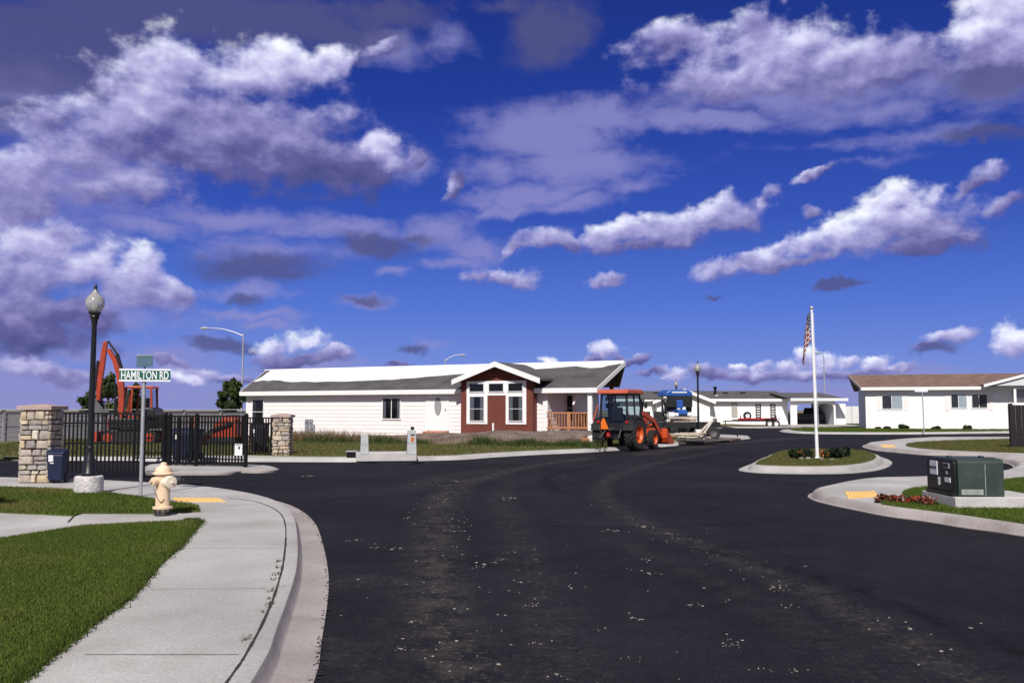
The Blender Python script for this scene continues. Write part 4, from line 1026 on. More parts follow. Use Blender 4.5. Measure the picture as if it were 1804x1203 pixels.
def lap_wall(x0, x1, z0, z1, y, pitch=.19, d=.014, axis='x'):
    m = MB(); z = z0
    while z < z1 - .01:
        zt = min(z + pitch, z1)
        if axis == 'x':
            m.quad((x0, y - d, z), (x1, y - d, z), (x1, y, zt), (x0, y, zt)); m.quad((x0, y, z), (x1, y, z), (x1, y - d, z), (x0, y - d, z))
        else:
            m.quad((y + d, x0, z), (y + d, x1, z), (y, x1, zt), (y, x0, zt)); m.quad((y, x0, z), (y, x1, z), (y + d, x1, z), (y + d, x0, z))
        z = zt
    return m
def window(par, x0, x1, z0, z1, y, vbars=(), hbars=(), fw=.055, mat='trim_white', curtains=(), panes=None, proud=.05, cur='curtain'):
    """a framed window on a wall whose face is at y; the outside is towards -y"""
    f = MB()
    f.span(x0, x1, y - proud, y + .004, z0, z0 + fw); f.span(x0, x1, y - proud, y + .004, z1 - fw, z1)
    f.span(x0, x0 + fw, y - proud, y + .004, z0 + fw, z1 - fw); f.span(x1 - fw, x1, y - proud, y + .004, z0 + fw, z1 - fw)
    for v in vbars: f.span(x0 + v * (x1 - x0) - fw * .35, x0 + v * (x1 - x0) + fw * .35, y - proud * .8, y + .002, z0 + fw, z1 - fw)
    for v in hbars: f.span(x0 + fw, x1 - fw, y - proud * .75, y + .001, z0 + v * (z1 - z0) - fw * .3, z0 + v * (z1 - z0) + fw * .3)
    o = f.build('window', mat, par)
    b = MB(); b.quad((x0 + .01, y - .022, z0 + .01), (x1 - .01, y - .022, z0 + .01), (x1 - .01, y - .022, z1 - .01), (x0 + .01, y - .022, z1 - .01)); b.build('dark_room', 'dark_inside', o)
    for a, c in curtains:
        m = MB(); n = max(4, int((c - a) * (x1 - x0) / .06)); P = []
        for i in range(n + 1):
            x = x0 + (a + (c - a) * i / n) * (x1 - x0); P.append((x, y - .027 - (.004 if i % 2 else 0)))
        for p, q in zip(P[:-1], P[1:]): m.quad((*p, z0 + fw), (*q, z0 + fw), (*q, z1 - fw), (*p, z1 - fw))
        m.build('curtain', cur, o)
    cols = [0] + list(vbars) + [1]
    for i in range(len(cols) - 1):
        a = x0 + cols[i] * (x1 - x0); c = x0 + cols[i + 1] * (x1 - x0)
        m = MB(); m.quad((a + .01, y - .034, z0 + .01), (c - .01, y - .034, z0 + .01), (c - .01, y - .034, z1 - .01), (a + .01, y - .034, z1 - .01))
        m.build('pane', (panes[i] if panes else 'window_glass'), o)
    return o
def hit_local(fr, px, py, p0, n):
    """where the sight line through a pixel meets a plane given in the frame's own axes"""
    r = ray(px, py); c = Vector((0, 0, EYE)); P = fr.o + fr.a * p0[0] + fr.b * p0[1] + Vector((0, 0, p0[2]))
    N = fr.a * n[0] + fr.b * n[1] + Vector((0, 0, n[2])); t = (P - c).dot(N) / r.dot(N); q = c + r * t - fr.o
    return Vector((q.dot(fr.a), q.dot(fr.b), q.z))

# ---- the near house -------------------------------------------------------------------------
H = thing('white_house', 'long white house with grey roof, white sheeting along its ridge and a brown gabled bay', 'house', HF.o, HF.rz)
WY = .35
S = lambda px, off=WY, py=720: HF.hit(px, py, off)[0]
Z = lambda px, py, off=WY: HF.hit(px, py, off)[1]
sl, ze_l = HF.hit(423, 690, 0); sr, ze_r = HF.hit(1051, 683, 0)
ZE = (ze_l + ze_r) / 2; rl_, zr1 = HF.hit(470, 651, 3.2); rr_, zr2 = HF.hit(1101, 638, 3.2); ZR = (zr1 + zr2) / 2
w0, w1, wp = S(434), S(811), S(965)
print('house', sl, sr, ZE, rl_, rr_, ZR, w0, w1, wp)
OV = 5.7; TH = .16; xg = S(1016, 2.5); SLP = (ZR - ZE) / 3.2; ZBK = ZR - (OV - 3.2) * SLP; xb = min(sr, HF.hit(1090, 690, OV)[0])
fl = .32                                           # floor level
lap_wall(w0, w1 + .1, -.1, ZE - .06, WY).build('front_wall', 'siding_white', H)
lap_wall(S(938) - .1, wp, -.1, ZE - .06, WY).build('front_wall', 'siding_white', H)
m = MB()
for x in (w0 + .05, S(752), wp - .05):
    m = MB(); m.span(x - .05, x + .05, WY - .03, WY + .02, 0, ZE - .08); m.build('corner_trim', 'trim_white', H)
# end and rear walls
m = MB(); m.prism([(WY, 0), (OV - .3, 0), (OV - .3, ZBK - .04), (3.2, ZR - .13), (WY, ZE - .08)], w0, w0 + .1, 'YZ'); m.build('end_wall', 'siding_white', H)
m = MB(); m.span(w0 + .1, xg, OV - .4, OV - .3, 0, ZBK - .05); m.build('rear_wall', 'siding_white', H)
gx = min(sr - .75, S(1062, 4.0))
m = MB(); m.prism([(WY, ZE - .06), (OV - .35, ZBK - .06), (OV - .35, ZBK - .02), (3.2, ZR - .13), (WY, ZE - .02)], gx, gx + .08, 'YZ'); m.build('gable_wall', 'brown_board', H)
m = MB(); m.prism([(2.5, -.1), (OV - .4, -.1), (OV - .4, ZBK - .05), (2.5, ZE - .05)], xg - .1, xg, 'YZ'); m.build('end_wall', 'siding_white', H)
# porch recess
m = lap_wall(WY, 2.5, 0, ZE - .06, wp, axis='y'); m.build('porch_side_wall', 'siding_white', H)
m = lap_wall(wp, xg, 0, ZE - .06, 2.5); m.build('porch_rear_wall', 'siding_white', H)
m = MB(); m.span(wp, sr - .4, .1, 2.5, .1, fl + .04); m.build('porch_deck', 'wood_rail', H)
m = MB(); m.span(wp, sr - .45, .1, 2.5, ZE - .16, ZE - .10); m.span(xg, gx, 2.5, OV - .5, ZE - .16, ZE - .10); m.build('porch_ceiling', 'soffit', H)
a, b_ = S(976, 2.5), xg - .15; window(H, a, b_, Z(990, 742, 2.5), ZE - .25, 2.5, vbars=(.33, .66), hbars=(.5,), fw=.04, mat='trim_white')
px0, px1 = S(1035.5, .15), S(1043, .15)
m = MB(); m.span(px0, px1, .12, .28, .1, ZE - .1); m.build('porch_post', 'trim_white', H, bevel=.01)
zt, zb = Z(1000, 726, .15), Z(1000, 755, .15)
m = MB(); m.span(wp + .02, px0, .14, .23, zt - .06, zt); m.build('porch_top_rail', 'wood_rail', H)
m = MB(); m.span(wp + .02, px0, .16, .21, zb, zb + .08); m.build('porch_bottom_rail', 'wood_rail', H)
m = MB(); n = 15
for i in range(n):
    x = wp + .1 + (px0 - wp - .15) * i / (n - 1); m.span(x - .018, x + .018, .165, .205, zb + .08, zt - .06)
m.build('porch_balusters', 'wood_rail', H)
xm = S(1001.5, .15); m = MB(); m.span(xm - .06, xm + .06, .13, .24, zb - .1, zt + .02); m.build('porch_newel', 'wood_rail', H)
m = MB()
for i in range(9):
    y = .3 + i * .24; m.span(gx + .12, gx + .16, y, y + .215, .1, zt - .02)
m.build('porch_side_boards', 'wood_brown', H)
# window into and out of the porch end, and roof brackets
m = MB(); m.bar((gx + .02, .25, ZE - .75), (gx + .02, .9, ZE - .15), .07); m.build('porch_brace', 'trim_white', H)
m = MB(); m.span(gx - .06, gx + .1, OV - .6, OV - .44, 0, ZBK - .1); m.build('porch_post', 'brown_board', H)
# roof

def roof_slab(parent, A, B, C, Dd, mat, th=.16, name='roof'):
    m = MB(); vs = [Vector(p) for p in (A, B, C, Dd)]; dn = Vector((0, 0, -th))
    m.add(vs + [p + dn for p in vs], [(0, 1, 2, 3), (7, 6, 5, 4), (0, 4, 5, 1), (1, 5, 6, 2), (2, 6, 7, 3), (3, 7, 4, 0)]); return m.build(name, mat, parent)
front = roof_slab(H, (sl + .02, .02, ZE - .01), (sr - .02, .02, ZE - .01), (rr_, 3.2, ZR), (rl_, 3.2, ZR), 'roof_grey', .13)
back = roof_slab(H, (rl_, 3.2, ZR - .004), (rr_, 3.2, ZR - .004), (xb, OV, ZBK), (sl + .02, OV, ZBK), 'roof_grey', .13)
# shingle courses on the front slope: each course a low step
nrm = (0, -(ZR - ZE), 3.2); m = MB(); NC = 20
for i in range(NC):
    u0, u1 = i / NC, (i + 1) / NC
    def P(side, u, up): 
        x = (sl + (rl_ - sl) * u) if side == 0 else (sr + (rr_ - sr) * u)
        return (x, .02 + 3.18 * u, ZE - .01 + (ZR - ZE + .01) * u + up)
    m.quad(P(0, u0, .016), P(1, u0, .016), P(1, u1, .004), P(0, u1, .004)); m.quad(P(0, u0, .003), P(1, u0, .003), P(1, u0, .016), P(0, u0, .016))
m.build('shingles', 'roof_grey', front)
# white sheeting along the ridge
tarp_px = [(467.5, 651.5), (474, 653), (478, 654), (470, 659), (462, 665), (447.7, 673), (455, 672), (464, 670), (472, 671.5), (480, 670), (493, 670.5), (502, 672.5), (513, 673.5), (535, 672.5), (556, 673.5), (575, 672.5), (610, 672.5), (642, 671), (675, 669.5), (690, 669.5), (708, 667.5), (730, 666.5), (752, 664), (775, 662.5), (800, 660), (850, 657), (900, 653), (921, 651), (942, 651), (958, 650), (972, 649), (990, 647.5), (1014, 645.5), (1026, 647.5), (1039, 649), (1050, 648.5), (1062, 647.5), (1072, 644.5), (1085, 642.5), (1094, 641), (1098, 640)]
low = [hit_local(HF, x, y, (0, .02, ZE), nrm) for x, y in tarp_px]
m = MB(); up = Vector((0, 0, .045))
P2 = []
for p in low:
    v = min(max(p.y, .1), 3.19); P2.append(Vector((p.x, v, ZE + (ZR - ZE) * (v - .02) / 3.18)) + up)
n = len(P2); top = [Vector((min(max(p.x, rl_ + .05), rr_ - .05), 3.2, ZR + .045)) for p in P2]
m.add(P2 + top + [p - up * .7 for p in P2], [(i, i + 1, n + i + 1, n + i) for i in range(n - 1)] + [(2 * n + i, 2 * n + i + 1, i + 1, i) for i in range(n - 1)])
m.build('roof_sheeting', 'sheet_white', H, fixn=False)
# fascia, rake boards, soffit
d0, d1_ = S(811, 0), S(938, 0)
for a, b_ in ((sl, d0 + .05), (d1_ - .1, sr)):
    m = MB(); m.span(a, b_, -.02, .02, ZE - .215, ZE + .005); m.build('fascia', 'trim_white', H)
    m = MB(); m.span(a, b_, .02, WY + .01, ZE - .20, ZE - .17); m.build('eave_soffit', 'soffit', H)
for (x0, x1, x2) in ((sr, rr_, xb), (sl, rl_, sl)):
    m = MB(); e = .03 if x0 == sr else -.03
    m.add([(x0, -.02, ZE), (x0 + e, -.02, ZE), (x1 + e, 3.2, ZR + .01), (x1, 3.2, ZR + .01), (x0, -.02, ZE - .215), (x0 + e, -.02, ZE - .215), (x1 + e, 3.2, ZR - .2), (x1, 3.2, ZR - .2)],
          [(0, 1, 2, 3), (4, 7, 6, 5), (0, 4, 5, 1), (1, 5, 6, 2), (2, 6, 7, 3), (3, 7, 4, 0)]); m.build('rake_board', 'trim_white', H)
    m = MB(); m.add([(x1, 3.2, ZR + .01), (x1 + e, 3.2, ZR + .01), (x2 + e, OV, ZBK), (x2, OV, ZBK), (x1, 3.2, ZR - .2), (x1 + e, 3.2, ZR - .2), (x2 + e, OV, ZBK - .2), (x2, OV, ZBK - .2)],
          [(0, 1, 2, 3), (4, 7, 6, 5), (0, 4, 5, 1), (1, 5, 6, 2), (2, 6, 7, 3), (3, 7, 4, 0)]); m.build('rake_board', 'trim_white', H)
# openings of the long wall
window(H, S(674), S(707), Z(690, 739), Z(690, 700), WY - .014, vbars=(.5,), fw=.05, curtains=((.06, .2), (.8, .94)), cur='curtain')
window(H, S(445), S(466), Z(455, 746), Z(455, 703), WY - .014, hbars=(.48,), fw=.045, curtains=((.1, .3),), cur='curtain_dark')
dx0, dx1, dz0, dz1 = S(756), S(788.5), Z(772, 758), Z(772, 697)
m = MB(); m.span(dx0 - .09, dx0, WY - .05, WY, dz0, dz1 + .09); m.span(dx1, dx1 + .09, WY - .05, WY, dz0, dz1 + .09); m.span(dx0, dx1, WY - .05, WY, dz1, dz1 + .09); m.build('door_frame', 'trim_white', H)
m = MB(); m.span(dx0, dx1, WY - .035, WY + .0, dz0, dz1); door = m.build('front_door', 'trim_white', H)
m = MB(); cxd = (dx0 + dx1) / 2; czd = Z(772, 715.5)
m.add([(cxd + .16 * cos(k / 24 * 2 * pi), WY - .041, czd + .40 * sin(k / 24 * 2 * pi)) for k in range(24)], [tuple(range(24))]); m.build('oval_glass', 'curtain', door)
m = MB(); P = [(cxd + .17 * cos(k / 24 * 2 * pi), WY - .043, czd + .41 * sin(k / 24 * 2 * pi)) for k in range(25)]; m.tube(P, .02, 6, False); m.build('oval_trim', 'meter_grey', door)
m = MB(); m.blob((dx1 - .08, WY - .07, dz0 + 1.0), .04); m.build('door_knob', 'meter_grey', door)
m = MB(); m.span(dx0 - .1, dx1 + .1, WY - .45, WY, dz0 - .18, dz0 - .04); m.build('door_step', 'wood_rail', H)
for i, (pa, pb, pt) in enumerate(((540.5, 545, 738), (548, 552.5, 738), (551, 556, 748))):
    m = MB(); m.span(S(pa), S(pb), WY - .14, WY - .016, Z(545, 764), Z(545, pt)); m.lathe([(.001, 0), (.07, 0), (.06, .05)], c=((S(pa) + S(pb)) / 2, WY - .19, Z(545, pt) - .15), axis='Y', n=12); m.build('meter_box', 'meter_grey', H, bevel=.01)
# the brown bay
BY = -.12
bx0, bx1 = S(812, BY), S(938.5, BY); Sb = lambda px: S(px, BY); Zb = lambda px, py: Z(px, py, BY)
apx, apz = HF.hit(872.3, 637, BY - .42); el_, ezl = HF.hit(797.5, 669, BY - .42); er_, ezr = HF.hit(951, 666, BY - .42)
ezz = (ezl + ezr) / 2; half = max(apx - el_, er_ - apx)
zg = apz - .22
m = MB(); m.prism([(bx0, -.1), (bx1, -.1), (bx1, ezz - .08 + .5 * (apz - ezz) * .18), (apx, zg), (bx0, ezz - .08 + .5 * (apz - ezz) * .18)], BY, BY + .12, 'XZ'); m.build('bay_wall', 'brown_shingle', H)
for x in (bx0, bx1 - .1):
    m = MB(); m.span(x, x + .1, BY + .12, WY + .1, 0, ezz - .1); m.build('bay_cheek', 'brown_shingle', H)
sl_ = (apz - ezz) / half; back_y = 2.6
for sg in (-1, 1):
    ex = apx + sg * half; f0 = BY - .45
    m = MB(); A = [(ex, f0, ezz), (apx, f0, apz), (apx, back_y, apz), (ex, back_y, ezz)]; dn = Vector((0, 0, -.10))
    vs = [Vector(p) for p in A]; m.add(vs + [p + dn for p in vs], [(0, 1, 2, 3), (7, 6, 5, 4), (0, 4, 5, 1), (1, 5, 6, 2), (2, 6, 7, 3), (3, 7, 4, 0)]); m.build('bay_roof', 'roof_grey', H)
    m = MB(); t_ = .235
    m.prism([(ex + sg * .02, ezz + .0), (apx, apz + .012), (apx, apz - t_), (ex + sg * .02, ezz - t_)], f0 - .035, f0, 'XZ'); m.build('bay_rake', 'trim_white', H)
# its window group
WF = BY - .004
zt0, zt1 = Zb(875, 690.5), Zb(875, 674.5)
tw = MB(); X0, X1 = Sb(822.5), Sb(927.5); ZT, ZM, ZB = Zb(875, 671), Zb(875, 696.5), Zb(875, 747); lx1, rx0 = Sb(859), Sb(891.5)
tw.prism([(X0, ZT), (X1, ZT), (X1, ZB), (rx0, ZB), (rx0, ZM), (lx1, ZM), (lx1, ZB), (X0, ZB)], BY - .035, BY + .01, 'XZ'); tw.build('window_surround', 'trim_white', H)
for a, c in ((827.2, 854), (861.5, 888.7), (895.7, 922.5)): window(H, Sb(a), Sb(c), zt0, zt1, BY - .03, fw=.03)
for a, c in ((828, 854.5), (896.2, 922.6)):
    window(H, Sb(a), Sb(c), Zb(875, 742), Zb(875, 697.3), BY - .03, hbars=(.49,), fw=.03, curtains=((.04, .3), (.7, .96)), cur='curtain')
m = MB(); m.span(Sb(868.5), Sb(871), BY - .08, BY, Zb(870, 760), Zb(870, 745)); m.build('vent_pipe', 'trim_white', H)

# ---- the far middle house with its carport -----------------------------------------------------
BF = Frame((0, 95), (1, 0)); H2 = thing('far_house', 'far white single storey house with dark roof and a white gable behind the machines', 'house', BF.o, 0)
X = lambda px, off=0: BF.hit(px, 720, off)[0]; Zf = lambda py, off=0: BF.hit(1250, py, off)[1]
xe0, xe1 = X(1080), X(1393); ze, zr = Zf(702.5, -.5), Zf(688.5, 3.8)
m = lap_wall(X(1088), X(1388), 0, ze - .1, 0, .25); m.build('front_wall', 'siding_plain', H2)
m = MB(); m.span(X(1088), X(1388), 0.02, 8, -.1, ze - .1); m.build('house_core', 'siding_side', H2)
roof_slab(H2, (xe0, -.5, ze), (xe1, -.5, ze), (xe1 - .4, 3.8, zr), (xe0, 3.8, zr), 'roof_grey', .12); roof_slab(H2, (xe0, 3.8, zr), (xe1 - .4, 3.8, zr), (xe1, 8.4, ze), (xe0, 8.4, ze), 'roof_grey', .12)
m = MB(); m.span(xe0, xe1, -.54, -.5, ze - .26, ze + .01); m.build('fascia', 'trim_white', H2)
gx_, gz = BF.hit(1206, 684.5, -1.4); gl0, glz = BF.hit(1150, 706, -1.4); gr0, _ = BF.hit(1261, 704, -1.4)
for e in (gl0, gr0):
    m = MB(); m.prism([(e, glz), (gx_, gz), (gx_, gz - .34), (e, glz - .34)], -1.45, -1.40, 'XZ'); m.build('gable_rake', 'trim_white', H2)
    m = MB(); m.prism([(e, glz), (gx_, gz), (gx_, gz - .12), (e, glz - .12)], -1.40, 3.4, 'XZ'); m.build('gable_roof', 'roof_grey', H2)
m = MB(); m.prism([(gl0 + .5, glz - .1), (gx_, gz - .3), (gr0 - .5, glz - .1), (gr0 - .5, 0), (gl0 + .5, 0)], -.9, -.02, 'XZ'); m.build('gable_wall', 'siding_plain', H2)
for a, c in ((1232.5, 1242.5), (1288.5, 1299)):
    m = MB(); m.span(X(a), X(c), -.06, -.016, Zf(735), Zf(709.5)); m.build('shutter', 'shutter_beige', H2)
for a, c in ((1331, 1340.5), (1357, 1366)):
    m = MB(); x0, x1 = X(a), X(c)
    m.span(x0, x0 + .09, -.07, -.016, Zf(741), Zf(712)); m.span(x1 - .09, x1, -.07, -.016, Zf(741), Zf(712)); m.build('trellis', 'dark_inside', H2)
    r = MB()
    for k in range(7):
        z = Zf(739) + (Zf(713) - Zf(739)) * k / 6; r.span(x0 + .09, x1 - .09, -.06, -.02, z - .05, z + .05)
    r.build('trellis_rungs', 'dark_inside', H2)
m = MB(); vx, vz = BF.hit(1260, 695, 1.6); vt = BF.hit(1260, 681, 1.6)[1]; m.lathe([(.13, vz - .6), (.13, vt - .25), (.2, vt - .24), (.2, vt)], c=(vx, 1.6, 0), n=12); m.build('flue_pipe', 'black_iron', H2)
m = MB(); vz2 = BF.hit(1260, 700, .5)[1]; m.lathe([(.24, vz2 - .3), (.24, vz2 + .2), (.1, vz2 + .32)], c=(vx, 1.0, 0), n=12); m.build('flue_collar', 'galv', H2)
for a in (1155, 1277, 1308): 
    vx2, vz2 = BF.hit(a, 693, 2.6); m = MB(); m.span(vx2 - .3, vx2 + .3, 2.3, 2.9, vz2 - .5, vz2 + .12); m.build('roof_vent', 'black_iron', H2)

CF = Frame((0, 93), (1, 0)); CP = thing('carport', 'white carport with grey roof sheltering a dark pickup, right of the far house', 'carport', CF.o, 0)
X = lambda px, off=0: CF.hit(px, 720, off)[0]; Zf = lambda py, off=0: CF.hit(1430, py, off)[1]
ze, zr = Zf(701.5, -.4), Zf(691.5, 3); x0, x1 = X(1391), X(1492)
roof_slab(CP, (x0, -.4, ze), (x1, -.4, ze - .05), (x1 - 1.6, 3.5, zr), (x0 - 1, 3.5, zr), 'roof_grey', .12); roof_slab(CP, (x0 - 1, 3.5, zr), (x1 - 1.6, 3.5, zr), (x1, 7.5, ze), (x0, 7.5, ze), 'roof_grey', .12)
m = MB(); m.span(x0, x1, -.44, -.4, ze - .26, ze + .01); m.build('fascia', 'trim_white', CP)
oz = Zf(711); m = MB()
oa, ob = X(1404), X(1469)
P = [(x0 + .1, 0), (oa, 0), (oa, oz - .35), (oa + .12, oz - .1), (oa + .45, oz), (ob - .45, oz), (ob - .12, oz - .1), (ob, oz - .35), (ob, 0), (X(1472), 0), (X(1472), ze - .1), (x0 + .1, ze - .1)]
m.prism(P, 0, .2, 'XZ'); m.build('front_arch', 'siding_plain', CP)
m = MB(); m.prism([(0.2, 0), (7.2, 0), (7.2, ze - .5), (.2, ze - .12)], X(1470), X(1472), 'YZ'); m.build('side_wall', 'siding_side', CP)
m = MB(); m.span(X(1472) + .02, X(1489, 1.5), 1.4, 1.55, 0, Zf(711, 1.5)); m.build('wing_wall', 'siding_plain', CP)
m = MB(); m.span(oa - .5, ob, 7.0, 7.15, 0, 1.25); m.build('rear_half_wall', 'siding_side', CP)

# ---- the right house ---------------------------------------------------------------------------
RF = Frame(((1522 - 902) / 1600 * 69, 69), (.955, -.297)); H3 = thing('white_house', 'white single storey house with tan roof and three slider windows on the right', 'house', RF.o, RF.rz)
WO = .45
Sx = lambda px, off=WO, py=720: RF.hit(px, py, off)[0]; Zx = lambda px, py, off=WO: RF.hit(px, py, off)[1]
ze = (RF.hit(1520, 683.5, 0)[1] + RF.hit(1770, 679.5, 0)[1]) / 2; s0 = RF.hit(1517, 684, 0)[0]; s1 = s0 + 17
zr = (RF.hit(1500, 661.5, 4.4)[1] + RF.hit(1760, 657, 4.4)[1]) / 2; r0 = RF.hit(1494, 661, 4.4)[0]
ww = Sx(1525)
lap_wall(ww, s1 - .4, .1, ze - .1, WO, .22, .008).build('front_wall', 'siding_plain', H3)
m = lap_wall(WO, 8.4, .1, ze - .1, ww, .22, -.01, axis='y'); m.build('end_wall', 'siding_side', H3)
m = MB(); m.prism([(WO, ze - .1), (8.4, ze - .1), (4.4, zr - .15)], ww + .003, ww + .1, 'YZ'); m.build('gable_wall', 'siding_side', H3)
m = MB(); m.span(ww + .1, s1 - .4, 8.3, 8.4, 0, ze - .1); m.span(ww + .01, s1 - .5, WO + .05, 8.3, -.1, .22); m.build('foundation', 'foundation', H3)
rf = roof_slab(H3, (s0, 0, ze), (s1, 0, ze), (s1, 4.4, zr), (r0, 4.4, zr), 'roof_tan', .14); roof_slab(H3, (r0, 4.4, zr), (s1, 4.4, zr), (s1, 8.9, ze), (s0, 8.9, ze), 'roof_tan', .14)
m = MB()
for i in range(22):
    u0, u1 = i / 22, (i + 1) / 22
    def P(side, u, up): return ((s0 + (r0 - s0) * u) if side == 0 else s1, 4.4 * u, ze + (zr - ze) * u + up)
    m.quad(P(0, u0, .018), P(1, u0, .018), P(1, u1, .004), P(0, u1, .004)); m.quad(P(0, u0, .003), P(1, u0, .003), P(1, u0, .018), P(0, u0, .018))
m.build('shingles', 'roof_tan', rf)
m = MB(); m.span(s0, s1, -.04, 0, ze - .22, ze + .01); m.build('fascia', 'trim_white', H3)
m = MB(); m.span(s0, s1, 0, WO, ze - .2, ze - .16); m.build('eave_soffit', 'soffit', H3)
m = MB(); m.add([(s0, 0, ze + .01), (s0 - .04, 0, ze + .01), (r0 - .04, 4.4, zr + .01), (r0, 4.4, zr + .01), (s0, 0, ze - .2), (s0 - .04, 0, ze - .2), (r0 - .04, 4.4, zr - .2), (r0, 4.4, zr - .2)], [(0, 1, 2, 3), (4, 7, 6, 5), (0, 4, 5, 1), (1, 5, 6, 2), (2, 6, 7, 3), (3, 7, 4, 0)]); m.build('rake_board', 'soffit', H3)
for a, c, t0, b0, cur in ((1553.5, 1591, 696, 720.8, None), (1675, 1704.5, 694, 719, None), (1711.5, 1740.5, 694, 719, None)):
    window(H3, Sx(a), Sx(c), Zx((a + c) / 2, b0), Zx((a + c) / 2, t0), WO - .01, vbars=(.47,), fw=.05, mat='trim_white', panes=('window_glass', 'glass_sky_painted') if a < 1710 else ('window_glass', 'window_glass'), curtains=((.05, .45),) if a < 1600 else ((.05, .95),), cur='curtain_dark')
for a, c in ((1545, 1551.5), (1593, 1600.5), (1665.5, 1673), (1742.5, 1750)):
    m = MB(); m.span(Sx(a), Sx(c), WO - .035, WO - .01, Zx(a, 723), Zx(a, 694)); m.build('shutter', 'shutter_pale', H3, bevel=.008)
# porch gable on the right
gy = -.9
pa, pz = RF.hit(1733, 677, gy); s_ap = pa + 4.2; az_ = pz + 1.15
for e in (pa, 2 * s_ap - pa):
    m = MB(); m.prism([(e, pz), (s_ap, az_), (s_ap, az_ - .2), (e, pz - .2)], gy - .04, gy, 'XZ'); m.build('porch_rake', 'trim_white', H3)
    m = MB(); m.prism([(e, pz + .005), (s_ap, az_ + .005), (s_ap, az_ - .1), (e, pz - .1)], gy, 3.4, 'XZ'); m.build('porch_roof', 'roof_tan', H3)
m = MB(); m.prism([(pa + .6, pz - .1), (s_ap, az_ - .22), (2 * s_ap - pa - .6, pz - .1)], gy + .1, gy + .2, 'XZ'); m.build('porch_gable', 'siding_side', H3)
xq = RF.hit(1786, 700, gy + .1)[0]; m = MB(); m.span(xq, xq + .16, gy + .05, gy + .21, .1, ze - .2); m.build('porch_post', 'trim_white', H3)
xs_, zs_ = RF.hit(1790, 694, .3); m = MB(); m.span(xs_ - .2, xs_ + 2.4, .25, .4, zs_ - .25, zs_ + .25); m.build('wall_vent', 'meter_grey', H3)

# ---- fences round the lots ------------------------------------------------------------------
pmat('fence_grey', (.30, .29, .33), .85, .2, 3, .15, 30, stretch=(.3, .3, 2))
pmat('fence_dark', (.016, .012, .016), .85, .25, 5, stretch=(3, 3, .4))
pmat('fence_white', (.70, .70, .70), .7, .05, 3)
A = Vector((-26.5, 38.5)); B = Vector((-14.2, 57)); L = (B - A).length
FT = thing('board_fence', 'long grey horizontal board fence along the back of the lot behind the excavator', 'fence', (A.x, A.y, 0), atan2(B.y - A.y, B.x - A.x))
n = 9
for i in range(n + 1):
    x = i * L / n; m = MB(); m.span(x - .06, x + .06, -.07, .07, 0, 1.6); m.build('post', 'fence_grey', FT)
for i in range(n):
    m = MB(); x0, x1 = i * L / n + .06, (i + 1) * L / n - .06
    for k in range(6): m.span(x0, x1, -.02, .02, .12 + k * .235, .12 + k * .235 + .205)
    m.build('boards', 'fence_grey', FT)
m = MB(); m.span(-.08, L + .08, -.1, .1, 1.6, 1.64); m.build('cap_rail', 'fence_white', FT)
FT2 = thing('board_fence', 'white panel fence between the carport and the right house', 'fence', at_dist(1478, 99), 0)
for i in range(4):
    m = MB(); m.span(i * 1.3, i * 1.3 + 1.25, -.03, .03, .1, 2.0); m.build('panel', 'fence_white', FT2)
    m = MB(); m.span(i * 1.3 + 1.25, i * 1.3 + 1.3, -.05, .05, 0, 2.05); m.build('post', 'fence_grey', FT2)
pf = G(1783, 789, .13); FT3 = thing('wooden_fence', 'dark stained wooden fence panel at the edge of the lawn by the right house', 'fence', pf, radians(-6))
for i in range(3):
    m = MB(); m.span(i * 1.9 - .06, i * 1.9 + .06, -.06, .06, -.1, 1.72); m.build('post', 'fence_dark', FT3)
m = MB()
for i in range(34): m.span(.07 + i * .112, .07 + i * .112 + .102, -.015 - .012 * (i % 2), .015 - .012 * (i % 2), .02, 1.66)
m.build('boards', 'fence_dark', FT3)

# ---- utility pedestals on their low concrete kerb --------------------------------------------
pmat('pedestal', (.44, .46, .46), .6, .08, 4, col2=(.50, .52, .52)); pmat('sticker_orange', (.65, .16, .04), .6)
u0 = G(627, 807, .13); u1 = G(734, 806, .13); dv = (u1 - u0); UB = thing('concrete_plinth', 'low concrete plinth under the two grey utility pedestals', 'plinth', u0, atan2(dv.y, dv.x)); Lu = dv.length
m = MB(); m.span(0, Lu, 0, .7, -.1, .17); m.build('slab', 'pad_concrete', UB, bevel=.015)
def pedestal(px, w, top_y, label, cap):
    p = G(px, 800, .30); t = thing('utility_pedestal', label, 'utility pedestal', p, UB.rotation_euler[2], 'grey utility pedestals'); k = p.y / 1600; h = EYE + (722 - top_y) * k - p.z
    m = MB(); m.add([(-w / 2, -w / 2, 0), (w / 2, -w / 2, 0), (w / 2, w / 2, 0), (-w / 2, w / 2, 0), (-w * .42, -w * .42, h), (w * .42, -w * .42, h), (w * .42, w * .42, h - .02), (-w * .42, w * .42, h - .02)], [(3, 2, 1, 0), (0, 1, 5, 4), (1, 2, 6, 5), (2, 3, 7, 6), (3, 0, 4, 7), (4, 5, 6, 7)]); m.build('housing', 'pedestal', t, bevel=.015)
    m = MB(); m.span(-w * .47, w * .47, -w * .47, w * .47, h * .45, h * .47); m.build('lid_seam', 'meter_grey', t)
    if cap:
        m = MB(); m.lathe([(.04, h - .03), (.04, h + .03), (.06, h + .04), (.05, h + .09), (.001, h + .10)], c=(.02, 0, 0), n=12); m.build('cap', 'black_iron', t, smooth='auto')
        m = MB(); m.span(-.03, .06, -w * .47, -w * .44, h * .52, h * .72); m.build('sticker', 'sticker_orange', t); m = MB(); m.span(-.04, .08, -w * .465, -w * .44, h * .78, h * .83); m.build('dark_label', 'black_iron', t)
    return t
pedestal(642, .25, 763, 'plain pale utility pedestal, the left one on the plinth', False)
